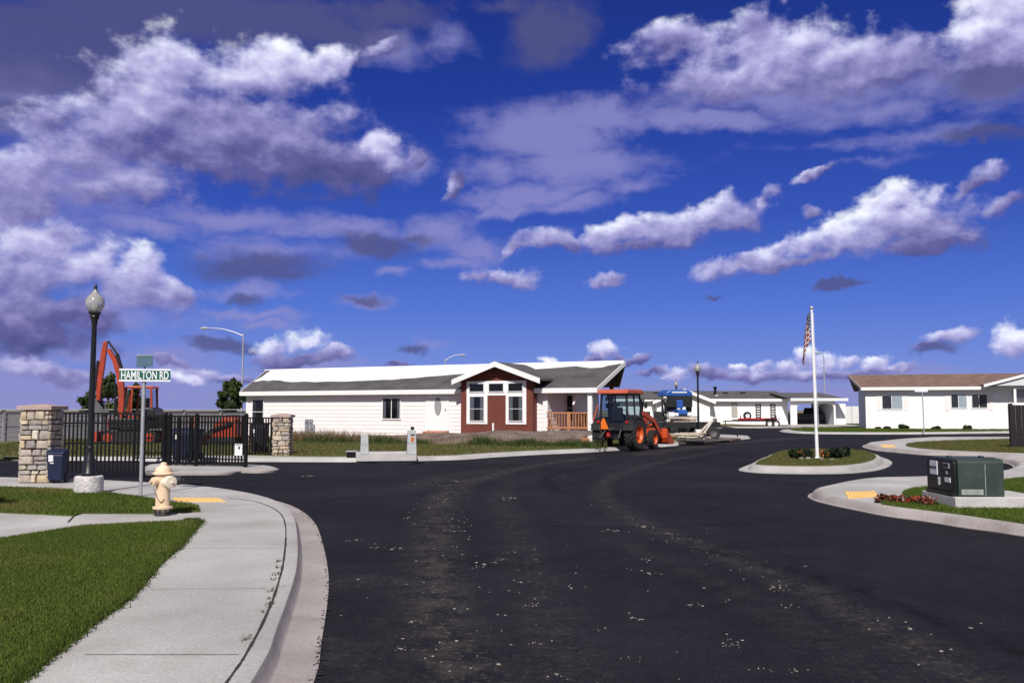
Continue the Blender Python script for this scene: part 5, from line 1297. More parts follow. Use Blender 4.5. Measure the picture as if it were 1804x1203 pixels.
pedestal(725, .28, 757, 'pale utility pedestal with black cap and orange sticker, the right one on the plinth', True)
p = G(619, 806, .13); t = thing('valve_box', 'small dark box with grey lid beside the plinth of the utility pedestals', 'valve box', p, 0)
m = MB(); m.span(-.15, .15, 0, .25, 0, .17); m.build('body', 'black_iron', t, bevel=.01); m = MB(); m.span(-.18, .18, -.02, .27, .17, .21); m.build('lid', 'meter_grey', t, bevel=.008)
# ------------------------------------------------------------------ machines
pmat('orange_paint', (.50, .058, .012), .42, .12, 3, .08, 20, spec=.5, col2=(.56, .075, .016), stain=((4, .56, .72, (.16, .09, .06), .6), (16, .62, .7, (.07, .05, .045), .5)))
pmat('excavator_paint', (.33, .034, .009), .5, .15, 2.5, .12, 16, spec=.5, col2=(.44, .045, .013), stain=((3, .56, .72, (.12, .06, .045), .6), (14, .62, .7, (.05, .035, .03), .5)))
pmat('orange_faded', (.48, .105, .055), .55, .12, 3)
pmat('orange_rim', (.72, .12, .02), .45, .08, 5)
pmat('red_paint', (.42, .025, .03), .45, .1, 5)
pmat('machine_black', (.014, .014, .016), .5, .25, 5)
pmat('rubber', (.020, .020, .021), .9, .3, 8, .2, 30, col2=(.045, .042, .040))
pmat('steel_grey', (.13, .13, .14), .5, .2, 5, metal=.4)
pmat('blue_paint', (.018, .085, .34), .4, .1, 4, spec=.5)
pmat('triangle_orange', (.80, .17, .015), .5, .04, 5)
pmat('lamp_white', (.80, .80, .80), .3, .04, 5)
pmat('tail_red', (.45, .01, .01), .3)
pmat('lumber', (.42, .33, .24), .8, .2, 6, .15, 30)
pmat('lumber_pale', (.58, .53, .47), .8, .15, 6)
pmat('pipe_dark', (.05, .045, .05), .6, .2, 6)
pmat('plastic_white', (.78, .78, .76), .5, .05, 6)
pmat('truck_black', (.012, .013, .018), .22, .1, 3, spec=.6)
pmat('seat_black', (.02, .02, .022), .7)
def cab_glass():
    m, nt, b = new_mat('cab_glass'); L = nt.links.new
    tr = _n(nt, 'ShaderNodeBsdfTransparent'); tr.inputs[0].default_value = (.62, .72, .74, 1)
    gl = _n(nt, 'ShaderNodeBsdfGlossy'); gl.inputs['Roughness'].default_value = .05
    lw = _n(nt, 'ShaderNodeLayerWeight'); lw.inputs['Blend'].default_value = .5; pw = _n(nt, 'ShaderNodeMath', operation='POWER'); L(lw.outputs['Facing'], pw.inputs[0]); pw.inputs[1].default_value = 4.0; fr = _n(nt, 'ShaderNodeMath', operation='MULTIPLY_ADD'); L(pw.outputs[0], fr.inputs[0]); fr.inputs[1].default_value = .9; fr.inputs[2].default_value = .045
    ms = _n(nt, 'ShaderNodeMixShader'); L(fr.outputs[0], ms.inputs[0]); L(tr.outputs[0], ms.inputs[1]); L(gl.outputs[0], ms.inputs[2])
    L(ms.outputs[0], nt.nodes['Material Output'].inputs['Surface'])
cab_glass()

def wheel(par, c, r, w, rim='orange_rim', lugs=22, rimr=.58, side=1, tname='wheel'):
    """a driven wheel on an axle along x; side = +1 shows its dish towards +x"""
    c = Vector(c); t = MB()
    t.lathe([(r * rimr, -w / 2), (r * .90, -w / 2), (r * .97, -w * .36), (r * .975, 0), (r * .97, w * .36), (r * .90, w / 2), (r * rimr, w / 2), (r * rimr, -w / 2)], c=c, n=36, axis='X', caps=False)
    if lugs:
        for k in range(lugs):
            for sgn in (-1, 1):
                a = 2 * pi * (k + (.5 if sgn > 0 else 0)) / lugs; a2 = a + sgn * 0 + .30
                pts_ = []
                for (aa, x) in ((a, sgn * w * .48), (a2, sgn * w * .02)):
                    for rr in (r * .955, r * 1.035):
                        for da in (-.035, .035):
                            pts_.append(c + Vector((x, rr * cos(aa + da), rr * sin(aa + da))))
                t.add(pts_, [(0, 1, 3, 2), (4, 6, 7, 5), (0, 4, 5, 1), (2, 3, 7, 6), (0, 2, 6, 4), (1, 5, 7, 3)])
    o = bpy.data.objects.new(tname, None); COL.objects.link(o); o.parent = par
    t.build('tyre', 'rubber', o, smooth='auto')
    h = MB(); s = side
    h.lathe([(.02, -s * w * .1), (r * rimr, -s * w * .12), (r * rimr * 1.04, s * w * .5), (r * rimr * .9, s * w * .44), (r * rimr * .78, s * w * .2), (r * .26, s * w * .16), (r * .22, s * w * .34), (r * .12, s * w * .36)], c=c, n=30, axis='X')
    h.build('rim', rim, o, smooth='auto'); return o

def tractor(loc, rz):
    t = thing('tractor', 'orange cab tractor with front loader parked at the kerb, seen from behind', 'tractor', loc, rz)
    R, Wd, rf = .60, .40, .37
    for sx in (-1, 1):
        wheel(t, (sx * .70, 0, R), R, Wd, side=sx); wheel(t, (sx * .62, 1.82, rf), rf, .26, side=sx, lugs=16)
        f = MB(); P = []
        for k in range(9):
            a = radians(18 + 150 * k / 8); P.append((-.02 + .70 * cos(a), .62 + .66 * sin(a)))
        inn = [(-.02 + (y + .02) * .92, .62 + (z - .62) * .93) for y, z in P]
        f.prism(P + inn[::-1], sx * .50, sx * .90, 'YZ'); f.build('fender', 'machine_black', t, bevel=.01)
    b = MB(); b.span(-.22, .22, -.35, 2.1, .42, .86); b.span(-.52, .52, -.14, .14, .48, .74); b.span(-.50, .50, 1.72, 1.90, .30, .46); b.build('chassis', 'machine_black', t, bevel=.02)
    h = MB(); h.prism([(.95, .82), (.95, 1.36), (1.5, 1.33), (2.15, 1.20), (2.26, 1.1), (2.28, .78)], -.30, .30, 'YZ'); h.build('hood', 'orange_paint', t, bevel=.04)
    g = MB(); g.span(-.24, .24, 2.27, 2.30, .82, 1.08); g.build('grille', 'machine_black', t)
    # cab
    y0, y1, z0, z1 = -.50, .92, .92, 2.18; wb, wt = .60, .54
    cb = MB(); cb.span(-wb, wb, y0, y1, .74, .98); cb.build('cab_base', 'machine_black', t, bevel=.02)
    cab = MB()
    for sx in (-1, 1):
        cab.bar((sx * wb, y0 + .02, .95), (sx * wt, y0 + .10, z1), .07); cab.bar((sx * wb, y1 - .02, .95), (sx * wt, y1 - .16, z1), .06)
        cab.bar((sx * (wb - .005), .28, .95), (sx * wt, .22, z1), .05); cab.bar((sx * wt, y0 + .08, z1 - .02), (sx * wt, y1 - .12, z1 - .02), .06)
    for y in (y0 + .03, y1 - .03): cab.bar((-wb, y, 1.0), (wb, y, 1.0), .06)
    cab.bar((-wt, y0 + .1, z1 - .02), (wt, y0 + .1, z1 - .02), .06); cab.bar((-wt, y1 - .15, z1 - .02), (wt, y1 - .15, z1 - .02), .06); cab.build('cab_frame', 'machine_black', t)
    rf_ = MB(); rf_.prism([(y0 - .10, z1), (y0 - .08, z1 + .13), (y0 + .1, z1 + .18), (y1 - .1, z1 + .17), (y1 + .05, z1 + .10), (y1 + .06, z1)], -.66, .66, 'YZ'); rf_.build('cab_roof', 'orange_faded', t, bevel=.035)
    for nm, q in (('rear_window', [(-wb + .04, y0 + .015, 1.02), (wb - .04, y0 + .015, 1.02), (wt - .04, y0 + .09, z1 - .05), (-wt + .04, y0 + .09, z1 - .05)]),
                  ('side_window', [(wb, y0 + .07, 1.0), (wb, .26, 1.0), (wt, .2, z1 - .05), (wt, y0 + .14, z1 - .05)]), ('door_window', [(wb, .31, .98), (wb, y1 - .06, .98), (wt, y1 - .2, z1 - .05), (wt, .25, z1 - .05)]),
                  ('side_window', [(-wb, y0 + .07, 1.0), (-wb, .26, 1.0), (-wt, .2, z1 - .05), (-wt, y0 + .14, z1 - .05)]), ('door_window', [(-wb, .31, .98), (-wb, y1 - .06, .98), (-wt, y1 - .2, z1 - .05), (-wt, .25, z1 - .05)]),
                  ('windscreen', [(-wb + .04, y1 - .02, 1.02), (wb - .04, y1 - .02, 1.02), (wt - .04, y1 - .15, z1 - .05), (-wt + .04, y1 - .15, z1 - .05)])):
        m = MB(); m.quad(*q); m.build(nm, 'cab_glass', t)
    s = MB(); s.span(-.26, .26, -.1, .34, .98, 1.12); s.prism([(-.16, 1.1), (-.04, 1.1), (-.12, 1.66), (-.22, 1.66)], -.25, .25, 'YZ'); s.span(-.13, .13, -.22, -.12, 1.68, 1.82); s.build('seat', 'seat_black', t, bevel=.03)
    w = MB(); w.tube([(0, .62, 1.0), (0, .5, 1.38)], .03, 8); w.tube([(.19 * cos(a / 16 * 2 * pi), .5 - .09 * sin(a / 16 * 2 * pi), 1.40 + .15 * sin(a / 16 * 2 * pi)) for a in range(17)], .014, 6, False); w.build('steering_wheel', 'machine_black', t, smooth='auto')
    # rear: hitch, warning triangle, lamps
    e = MB(); e.prism([(-.62, .80), (-.18, .80), (-.36, 1.22), (-.44, 1.22)], y0 - .055, y0 - .04, 'XZ'); e.build('warning_triangle', 'triangle_orange', t)
    l = MB(); l.lathe([(.001, -.06), (.09, -.06), (.11, 0), (.08, .06)], c=(-.93, -.62, 1.06), n=14, axis='Y'); l.build('work_lamp', 'lamp_white', t, smooth='auto')
    l = MB(); l.bar((-.93, -.54, .92), (-.70, -.42, 1.75), .045); l.build('lamp_stalk', 'orange_faded', t)
    for sx in (-1, 1):
        l = MB(); l.span(sx * .62 - .06, sx * .62 + .06, -.60, -.55, 1.04, 1.12); l.build('tail_lamp', 'tail_red', t, bevel=.008)
        k = MB(); k.bar((sx * .25, -.3, .5), (sx * .42, -1.0, .42), .06, .05); k.build('hitch_arm', 'machine_black', t); k = MB(); k.bar((sx * .3, -.3, .95), (sx * .40, -.85, .45), .035); k.build('lift_rod', 'steel_grey', t)
    k = MB(); k.bar((0, -.35, .85), (0, -.8, .78), .05); k.build('top_link', 'steel_grey', t)
    k = MB(); k.span(-.34, -.20, -.42, -.34, .50, .86); k.build('hydraulic_block', 'red_paint', t, bevel=.01)
    k = MB(); k.tube([(.42, 1.25, 1.3), (.42, 1.25, 1.9), (.42, 1.2, 1.98)], .03, 10); k.build('exhaust', 'machine_black', t, smooth='auto')
    for sx in (-1, 1):
        m = MB(); m.box((sx * .86, y1 - .25, 1.72), (.12, .04, .2)); m.bar((sx * .56, y1 - .05, 1.8), (sx * .84, y1 - .23, 1.75), .02); m.build('mirror', 'machine_black', t)
    # loader
    for sx in (-1, 1):
        a = MB(); a.prism([(.92, .55), (1.22, .55), (1.20, 1.42), (1.02, 1.48), (.90, 1.2)], sx * .42, sx * .50, 'YZ'); a.build('loader_tower', 'orange_paint', t, bevel=.008)
        a = MB(); a.prism([(1.00, 1.46), (1.14, 1.50), (2.10, 1.20), (2.92, .52), (2.92, .36), (2.80, .36), (2.02, 1.04), (1.02, 1.32)], sx * .51, sx * .60, 'YZ'); a.build('loader_arm', 'orange_paint', t, bevel=.01)
        a = MB(); a.tube([(sx * .55, 1.15, .80), (sx * .55, 1.62, 1.02)], .045, 10); a.tube([(sx * .55, 1.62, 1.02), (sx * .55, 2.05, 1.16)], .022, 8); a.build('lift_cylinder', 'steel_grey', t, smooth='auto')
        a = MB(); a.tube([(sx * .55, 2.1, 1.24), (sx * .55, 2.5, 1.0)], .04, 10); a.tube([(sx * .55, 2.5, 1.0), (sx * .55, 2.92, .66)], .02, 8); a.build('tilt_cylinder', 'steel_grey', t, smooth='auto')
    a = MB(); a.tube([(-.55, 2.3, .92), (.55, 2.3, .92)], .05, 10); a.build('cross_tube', 'orange_paint', t, smooth='auto')
    bk = MB(); prof = [(2.92, .78), (2.86, .40), (2.95, .20), (3.15, .12), (3.62, .12), (3.62, .15), (3.17, .16), (3.0, .24), (2.93, .42), (2.98, .76)]
    bk.prism(prof, -.80, .80, 'YZ')
    for sx in (-.80, .77): bk.prism([(2.93, .78), (2.88, .40), (2.96, .22), (3.16, .14), (3.60, .14), (3.45, .36), (3.1, .62)], sx, sx + .03, 'YZ')
    bk.build('bucket', 'orange_paint', t, bevel=.006)
    return t
tr = G(1066, 791.5, .03); trz = -radians(33)
fw = Vector((-sin(trz), cos(trz), 0)); rt = Vector((cos(trz), sin(trz), 0))
tractor(tr + rt * .62 + Vector((0, 0, .02)), trz)

# ---- a canopied utility vehicle behind the tractor, wheels and cage
def utv(loc, rz):
    t = thing('utility_vehicle', 'black utility vehicle with roll cage and canopy parked beyond the orange tractor', 'utility vehicle', loc, rz)
    for sx in (-1, 1):
        for y in (0, 1.9): wheel(t, (sx * .62, y, .34), .34, .24, 'steel_grey', 14, .52, sx)
    b = MB(); b.prism([(-.45, .45), (-.45, .9), (.5, .9), (.55, .62), (1.35, .60), (1.5, .98), (2.3, .86), (2.4, .5)], -.62, .62, 'YZ'); b.build('body', 'machine_black', t, bevel=.03)
    for sx in (-1, 1):
        c = MB(); c.tube([(sx * .62, .45, .85), (sx * .60, .42, 1.2), (sx * .50, .45, 1.92), (sx * .46, .6, 1.98), (sx * .46, 1.35, 1.98), (sx * .52, 1.5, 1.9), (sx * .62, 1.85, 1.0)], .032, 8); c.build('roll_hoop', 'machine_black', t, smooth='auto')
        s = MB(); s.span(sx * .3 - .22, sx * .3 + .22, .6, 1.05, .64, .76); s.prism([(.52, .74), (.66, .74), (.60, 1.38), (.50, 1.38)], sx * .3 - .21, sx * .3 + .21, 'YZ'); s.build('seat', 'seat_black', t, bevel=.04)
    c = MB(); c.prism([(.36, 1.98), (.40, 2.06), (1.52, 2.06), (1.56, 1.98)], -.62, .62, 'YZ'); c.build('canopy', 'machine_black', t, bevel=.02)
    w = MB(); w.tube([(-.3 + .17 * cos(a / 14 * 2 * pi), 1.28 - .06 * sin(a / 14 * 2 * pi), 1.12 + .15 * sin(a / 14 * 2 * pi)) for a in range(15)], .014, 6, False); w.build('steering_wheel', 'machine_black', t)
utv(at_dist(1146, 44.5) + Vector((0, 0, .14)), radians(-14))

# ---- blue tractor with a broad blue canopy, facing the camera
def blue_tractor(loc, rz):
    t = thing('blue_tractor', 'blue canopied tractor facing the camera behind the flatbed trailer', 'tractor', loc, rz)
    for sx in (-1, 1): wheel(t, (sx * .66, 1.7, .62), .62, .36, 'steel_grey', 20, .55, sx); wheel(t, (sx * .58, 0, .4), .40, .26, 'steel_grey', 14, .55, sx)
    h = MB(); h.prism([(-.35, .7), (-.38, 1.35), (-.2, 1.48), (1.2, 1.5), (1.2, .7)], -.26, .26, 'YZ'); h.build('hood', 'blue_paint', t, bevel=.05)
    g = MB(); g.span(-.20, .20, -.40, -.375, .78, 1.22); g.build('grille', 'machine_black', t)
    for sx in (-1, 1):
        l = MB(); l.span(sx * .36 - .11, sx * .36 + .11, -.38, -.30, 1.14, 1.30); l.build('headlight', 'lamp_white', t, bevel=.02)
        f = MB(); f.span(sx * .66 - .24, sx * .66 + .24, 1.2, 2.0, 1.26, 1.36); f.build('fender', 'blue_paint', t, bevel=.04)
        p = MB(); p.bar((sx * .55, 1.9, .9), (sx * .55, 1.75, 2.35), .08); p.build('canopy_post', 'machine_black', t); p = MB(); p.bar((sx * .52, .75, .9), (sx * .55, .8, 2.35), .06); p.build('canopy_post', 'machine_black', t)
        w = MB(); w.box((sx * .62, .6, 1.55), (.26, .3, .62)); w.build('side_box', 'machine_black', t, bevel=.03)
        w = MB(); w.box((sx * .58, -.05, 1.22), (.34, .3, .24)); w.build('lamp_box', 'sign_white', t, bevel=.02)
    c = MB(); c.prism([(-.78, 2.22), (-.74, 2.42), (-.5, 2.58), (.5, 2.58), (.74, 2.42), (.78, 2.22)], .3, 2.1, 'XZ'); c.build('canopy', 'blue_paint', t, bevel=.05)
    l = MB(); l.span(-.42, .42, .27, .30, 2.40, 2.47); l.build('canopy_stripe', 'label_white', t)
    s = MB(); s.span(-.25, .25, 1.35, 1.8, 1.1, 1.22); s.span(-.25, .25, 1.75, 1.86, 1.2, 1.75); s.build('seat', 'seat_black', t, bevel=.03)
    d = MB(); d.span(-.72, .72, .25, .34, 1.62, 2.20); d.build('dark_windscreen', 'machine_black', t)
    b = MB(); b.span(-.18, .18, .18, .26, 1.55, 2.0); b.build('cowl', 'blue_paint', t, bevel=.04)
    b = MB(); b.span(-.2, .2, -.3, 2.0, .45, .8); b.span(-.5, .5, -.08, .08, .32, .48); b.build('chassis', 'machine_black', t, bevel=.02)
blue_tractor(at_dist(1199, 50) + Vector((0, 0, .14)), radians(6))

# ---- flatbed trailer stacked with timber
tp = at_dist(1216, 46.2) + Vector((0, 0, .13)); t = thing('flatbed_trailer', 'dark flatbed trailer carrying boards beside the black lamp post', 'trailer', tp, radians(-6))
m = MB(); m.span(-1.35, 1.3, -.9, .9, .72, .82)
m.build('deck', 'machine_black', t, bevel=.01)
m = MB(); m.span(-1.35, 1.3, -.95, -.9, .60, .86); m.span(-1.35, 1.3, .9, .95, .60, .86); m.span(-1.4, -1.35, -.95, .95, .6, .86); m.span(1.3, 1.35, -.95, .95, .6, .86); m.build('side_rail', 'machine_black', t)
for y in (-1.05, 1.05):
    for x in (.35, 1.0): 
        o = bpy.data.objects.new('wheel', None); COL.objects.link(o); o.parent = t; o.location = (x, y, .33); o.rotation_euler = (0, 0, pi / 2)
        w = MB(); w.lathe([(.18, -.1), (.31, -.1), (.33, -.06), (.33, .06), (.31, .1), (.18, .1), (.18, -.1)], n=24, axis='X', caps=False); w.build('tyre', 'rubber', o, smooth='auto'); w = MB(); w.lathe([(.02, -.04), (.18, -.06), (.19, .08), (.02, .02)], n=18, axis='X'); w.build('rim', 'steel_grey', o, smooth='auto')
m = MB(); m.bar((1.3, 0, .66), (2.3, 0, .5), .1); m.bar((2.3, 0, .5), (2.3, 0, .12), .06); m.build('drawbar', 'machine_black', t)
m = MB(); m.span(1.05, 1.25, -.5, -.3, .86, 1.05); m.build('toolbox', 'steel_grey', t, bevel=.02)
rnd = random.Random(4)
def plank(c, L, w, h, rz, tilt, mat, label, grp='boards and planks heaped by the trailer'):
    m = MB(); m.box((0, 0, 0), (L, w, h)); o = m.build('plank', mat, bevel=.004); o.location = c; o.rotation_euler = (0, tilt, rz); tag(o, label, 'plank', grp)
base = tp + Vector((-.45, -.1, .86))
for i in range(5): plank(base + Vector((rnd.uniform(-.1, .1), rnd.uniform(-.3, .3), .03 + i * .055)), rnd.uniform(1.2, 1.6), .2, .045, radians(rnd.uniform(-12, 12)), 0, 'lumber_pale' if i % 2 else 'lumber', 'sawn plank lying on the deck of the flatbed trailer')
gp = at_dist(1214, 42.2) + Vector((0, 0, .15))
for i in range(9):
    plank(gp + Vector((rnd.uniform(-.7, .45), rnd.uniform(-.35, .45), .05 + i * .042)), rnd.uniform(1.0, 1.9), rnd.uniform(.10, .2), .045, radians(rnd.uniform(-28, 28)), radians(rnd.uniform(-3, 3)), ('lumber', 'lumber_pale', 'lumber')[i % 3], 'loose plank in the timber heap on the ground before the flatbed trailer')
for i in range(2):
    plank(gp + Vector((.55 + i * .22, .1, .48 + .05 * i)), 1.2, .10, .05, radians(20), radians(-42 - 8 * i), 'lumber_pale', 'pale plank propped up steeply against the flatbed trailer')
for i in range(6):
    m = MB(); L = rnd.uniform(1.6, 2.3); m.tube([(-L / 2, 0, 0), (L / 2, 0, 0)], .045, 10); o = m.build('pipe', 'pipe_dark', smooth='auto'); o.location = gp + Vector((.42 + rnd.uniform(-.2, .2), -.75 + .11 * i, .06 + .02 * (i % 2))); o.rotation_euler = (0, 0, radians(-8 + rnd.uniform(-3, 3))); tag(o, 'dark pipe lying on the ground in front of the timber heap', 'pipe', 'dark pipes on the ground')
o = MB(); o.span(-.22, .22, -.18, .18, 0, .34); o = o.build('white_crate', 'plastic_white', bevel=.03); o.location = at_dist(1232, 42.6) + Vector((.0, 0, .35)); tag(o, 'white plastic crate on top of the timber heap by the lamp post', 'crate')

# ---- trailer with a spare wheel standing on it, far street
kf = 84.0; t = thing('flatbed_trailer', 'low dark trailer with an upright spare wheel parked before the far white house', 'trailer', at_dist(1333, kf), radians(3))
m = MB(); m.span(-2.1, 1.5, -.9, .9, .55, .72); m.build('deck', 'machine_black', t, bevel=.01)
m = MB(); m.span(-2.1, 1.5, -.95, -.9, .72, .86); m.build('side_rail', 'red_paint', t)
for x in (.75, 1.35):
    o = bpy.data.objects.new('wheel', None); COL.objects.link(o); o.parent = t; o.location = (x, -1.05, .36); o.rotation_euler = (0, 0, -pi / 2)
    w = MB(); w.lathe([(.2, -.11), (.34, -.11), (.36, -.06), (.36, .06), (.34, .11), (.2, .11), (.2, -.11)], n=24, axis='X', caps=False); w.build('tyre', 'rubber', o, smooth='auto'); w = MB(); w.lathe([(.02, -.04), (.2, -.06), (.21, .09), (.05, .03)], n=18, axis='X'); w.build('rim', 'lamp_white', o, smooth='auto')
    f = MB(); f.span(x - .36, x + .36, -1.18, -.9, .76, .82); f.build('mudguard', 'machine_black', t)
o = bpy.data.objects.new('spare_wheel', None); COL.objects.link(o); o.parent = t; o.location = (-1.2, -.8, 1.08); o.rotation_euler = (0, 0, -pi / 2)
w = MB(); w.lathe([(.2, -.11), (.35, -.11), (.37, -.06), (.37, .06), (.35, .11), (.2, .11), (.2, -.11)], n=24, axis='X', caps=False); w.build('tyre', 'rubber', o, smooth='auto'); w = MB(); w.lathe([(.02, -.04), (.2, -.06), (.21, .1), (.05, .04)], n=18, axis='X'); w.build('rim', 'lamp_white', o, smooth='auto')
m = MB(); m.bar((-2.1, 0, .62), (-3.2, 0, .55), .1); m.bar((-3.0, 0, .6), (-3.0, 0, .05), .07); m.build('drawbar', 'machine_black', t)
for x in (-1.85, 1.9): 
    m = MB(); m.bar((min(x, 1.45), -.85, .72), (min(x, 1.45), -.85, 1.12), .06); m.build('stake', 'machine_black', t)

# ---- pickup in the carport
def pickup(loc, rz):
    t = thing('pickup_truck', 'black pickup truck parked inside the white carport', 'pickup truck', loc, rz)
    b = MB(); b.prism([(-2.6, .55), (-2.6, 1.12), (-.55, 1.14), (-.5, 1.2), (1.0, 1.16), (2.35, 1.06), (2.6, .95), (2.65, .55), (2.2, .48), (-2.2, .48)], -.92, .92, 'XZ'); b.build('body', 'truck_black', t, bevel=.05)
    c = MB(); c.add([(-.75, -.85, 1.12), (1.05, -.85, 1.12), (1.05, .85, 1.12), (-.75, .85, 1.12), (-.6, -.68, 1.78), (.45, -.68, 1.78), (.45, .68, 1.78), (-.6, .68, 1.78)], [(3, 2, 1, 0), (0, 1, 5, 4), (1, 2, 6, 5), (2, 3, 7, 6), (3, 0, 4, 7), (4, 5, 6, 7)]); c.build('cab', 'truck_black', t, bevel=.06)
    g = MB(); g.quad((-.55, -.84, 1.2), (.75, -.84, 1.2), (.38, -.71, 1.70), (-.5, -.71, 1.70)); g.build('side_window', 'window_glass', t)
    g = MB(); g.quad((1.06, -.74, 1.2), (1.06, .74, 1.2), (.50, .60, 1.74), (.50, -.60, 1.74)); g.build('windscreen', 'window_glass', t)
    for x in (-1.7, 1.7):
        for y in (-.86, .86):
            o = bpy.data.objects.new('wheel', None); COL.objects.link(o); o.parent = t; o.location = (x, y, .40); o.rotation_euler = (0, 0, -pi / 2 if y < 0 else pi / 2)
            w = MB(); w.lathe([(.22, -.12), (.38, -.12), (.40, -.07), (.40, .07), (.38, .12), (.22, .12), (.22, -.12)], n=24, axis='X', caps=False); w.build('tyre', 'rubber', o, smooth='auto'); w = MB(); w.lathe([(.02, -.04), (.22, -.06), (.23, .1), (.05, .05)], n=18, axis='X'); w.build('rim', 'steel_grey', o, smooth='auto')
    for y in (-.62, .62):
        l = MB(); l.span(2.58, 2.68, y - .2, y + .2, .8, .96); l.build('headlight', 'lamp_white', t, bevel=.02)
    l = MB(); l.span(2.6, 2.72, -.9, .9, .5, .66); l.build('bumper', 'galv', t, bevel=.03); l = MB(); l.span(2.62, 2.67, -.42, .42, .72, .94); l.build('grille', 'galv', t)
pickup(at_dist(1427, 97.2) + Vector((0, 0, .05)), radians(-24))

# ---- the excavator behind the iron fence
def excavator(loc, rz):
    # local frame: x towards the boom, y away from the viewer's side
    t = thing('excavator', 'orange mini excavator with raised boom behind the iron fence', 'excavator', loc, rz)
    for y in (-.72, .72):
        k = MB(); P = []
        for i in range(9): a = radians(90 + 180 * i / 8); P.append((-.85 + .27 * cos(a), .29 + .27 * sin(a)))
        for i in range(9): a = radians(-90 + 180 * i / 8); P.append((.85 + .27 * cos(a), .29 + .27 * sin(a)))
        k.prism(P, y - .19, y + .19, 'XZ'); tk = k.build('track', 'rubber', t, bevel=.01)
        for x in (-.85, .85):
            w = MB(); w.lathe([(.02, -.2), (.19, -.2), (.19, .2), (.02, .2)], c=(x, y, .29), n=18, axis='Y'); w.build('sprocket', 'excavator_paint', tk)
    u = MB(); u.span(-.5, .5, -.55, .55, .35, .62); u.build('undercarriage', 'machine_black', t)
    bl = MB(); bl.prism([(1.25, .12), (1.35, .1), (1.42, .3), (1.38, .55), (1.28, .55)], -.95, .95, 'XZ'); bl.bar((.5, -.4, .45), (1.3, -.4, .35), .1); bl.bar((.5, .4, .45), (1.3, .4, .35), .1); bl.build('dozer_blade', 'excavator_paint', t, bevel=.01)
    h = MB(); P = []
    for i in range(13): a = radians(95 + 170 * i / 12); P.append((-.15 + 1.05 * cos(a), .95 * sin(a)))
    P += [(.75, -.95), (.85, -.3), (.85, .95)]
    h.prism(P, .66, 1.12, 'XY'); h.build('turntable_body', 'machine_black', t, bevel=.05)
    c = MB(); P = []
    for i in range(13): a = radians(95 + 170 * i / 12); P.append((-.15 + 1.06 * cos(a), .96 * sin(a)))
    c.prism(P, .74, 1.0, 'XY'); c.build('counterweight', 'machine_black', t)
    en = MB(); en.prism([(-1.05, 1.12), (-1.0, 1.5), (-.8, 1.58), (-.45, 1.58), (-.4, 1.12)], -.85, .85, 'XZ'); en.build('engine_cover', 'machine_black', t, bevel=.06)
    y0, y1 = -.92, .10; x0, x1 = -.72, .60; zt = 2.42
    fr = MB()
    for y in (y0, y1):
        fr.bar((x0, y, 1.1), (x0 + .05, y, zt), .09); fr.bar((x1, y, 1.1), (x1 - .22, y, zt), .09); fr.bar((.15, y, 1.1), (.12, y, zt), .07); fr.bar((x0, y, 1.16), (x1, y, 1.16), .12)
    for z in (1.14,): fr.bar((x1, y0, z), (x1, y1, z), .1); fr.bar((x0, y0, z), (x0, y1, z), .1)
    fr.build('cab_frame', 'excavator_paint', t)
    rf = MB(); rf.prism([(x0 - .06, zt), (x0, zt + .10), (x1 - .3, zt + .10), (x1 - .14, zt)], y0 - .06, y1 + .06, 'XZ'); rf.build('cab_roof', 'orange_faded', t, bevel=.03)
    for nm, q in (('side_window', [(x0 + .05, y0, 1.2), (.14, y0, 1.2), (.1, y0, zt - .04), (x0 + .08, y0, zt - .04)]), ('door_window', [(.18, y0, 1.2), (x1 - .04, y0, 1.2), (x1 - .25, y0, zt - .04), (.16, y0, zt - .04)]),
                  ('windscreen', [(x1, y0 + .05, 1.2), (x1, y1 - .05, 1.2), (x1 - .2, y1 - .05, zt - .05), (x1 - .2, y0 + .05, zt - .05)]), ('rear_window', [(x0, y0 + .05, 1.55), (x0, y1 - .05, 1.55), (x0 + .05, y1 - .05, zt - .05), (x0 + .05, y0 + .05, zt - .05)])):
        m = MB(); m.quad(*q); m.build(nm, 'cab_glass', t)
    s = MB(); s.span(-.4, .1, y0 + .25, y1 - .2, 1.12, 1.4); s.span(-.45, -.32, y0 + .25, y1 - .2, 1.4, 2.0); s.build('seat', 'seat_black', t, bevel=.04)
    # boom: kingpost, curved boom, dipper hanging back down, bucket
    k = MB(); k.prism([(.5, .6), (.95, .62), (1.0, .95), (.9, 1.15), (.6, 1.1)], .22, .58, 'XZ'); k.build('king_post', 'excavator_paint', t, bevel=.02)
    def plate(pts2, w, nm, mat, y=.4):
        m = MB(); n = len(pts2); L = []; R = []
        for i, (x, z, r) in enumerate(pts2):
            a = Vector(pts2[max(i - 1, 0)][:2]); b = Vector(pts2[min(i + 1, n - 1)][:2]); d = (b - a).normalized(); nn = Vector((-d.y, d.x)); L.append((x + nn.x * r, z + nn.y * r)); R.append((x - nn.x * r, z - nn.y * r))
        m.prism(L + R[::-1], y - w / 2, y + w / 2, 'XZ'); return m.build(nm, mat, t, bevel=.012)
    plate([(.50, .92, .10), (.46, 1.6, .11), (.48, 2.3, .12), (.58, 3.0, .12), (.80, 3.62, .10), (1.08, 4.10, .07)], .24, 'boom', 'excavator_paint')
    plate([(1.20, 4.44, .07), (1.25, 4.10, .10), (1.33, 3.3, .11), (1.41, 2.5, .09), (1.43, 1.86, .07)], .19, 'dipper', 'excavator_paint')
    m = MB(); m.tube([(.70, .4, 1.2), (.72, .4, 1.9)], .07, 10); m.tube([(.72, .4, 1.9), (.78, .4, 2.7)], .04, 8); m.build('boom_cylinder', 'machine_black', t, smooth='auto')
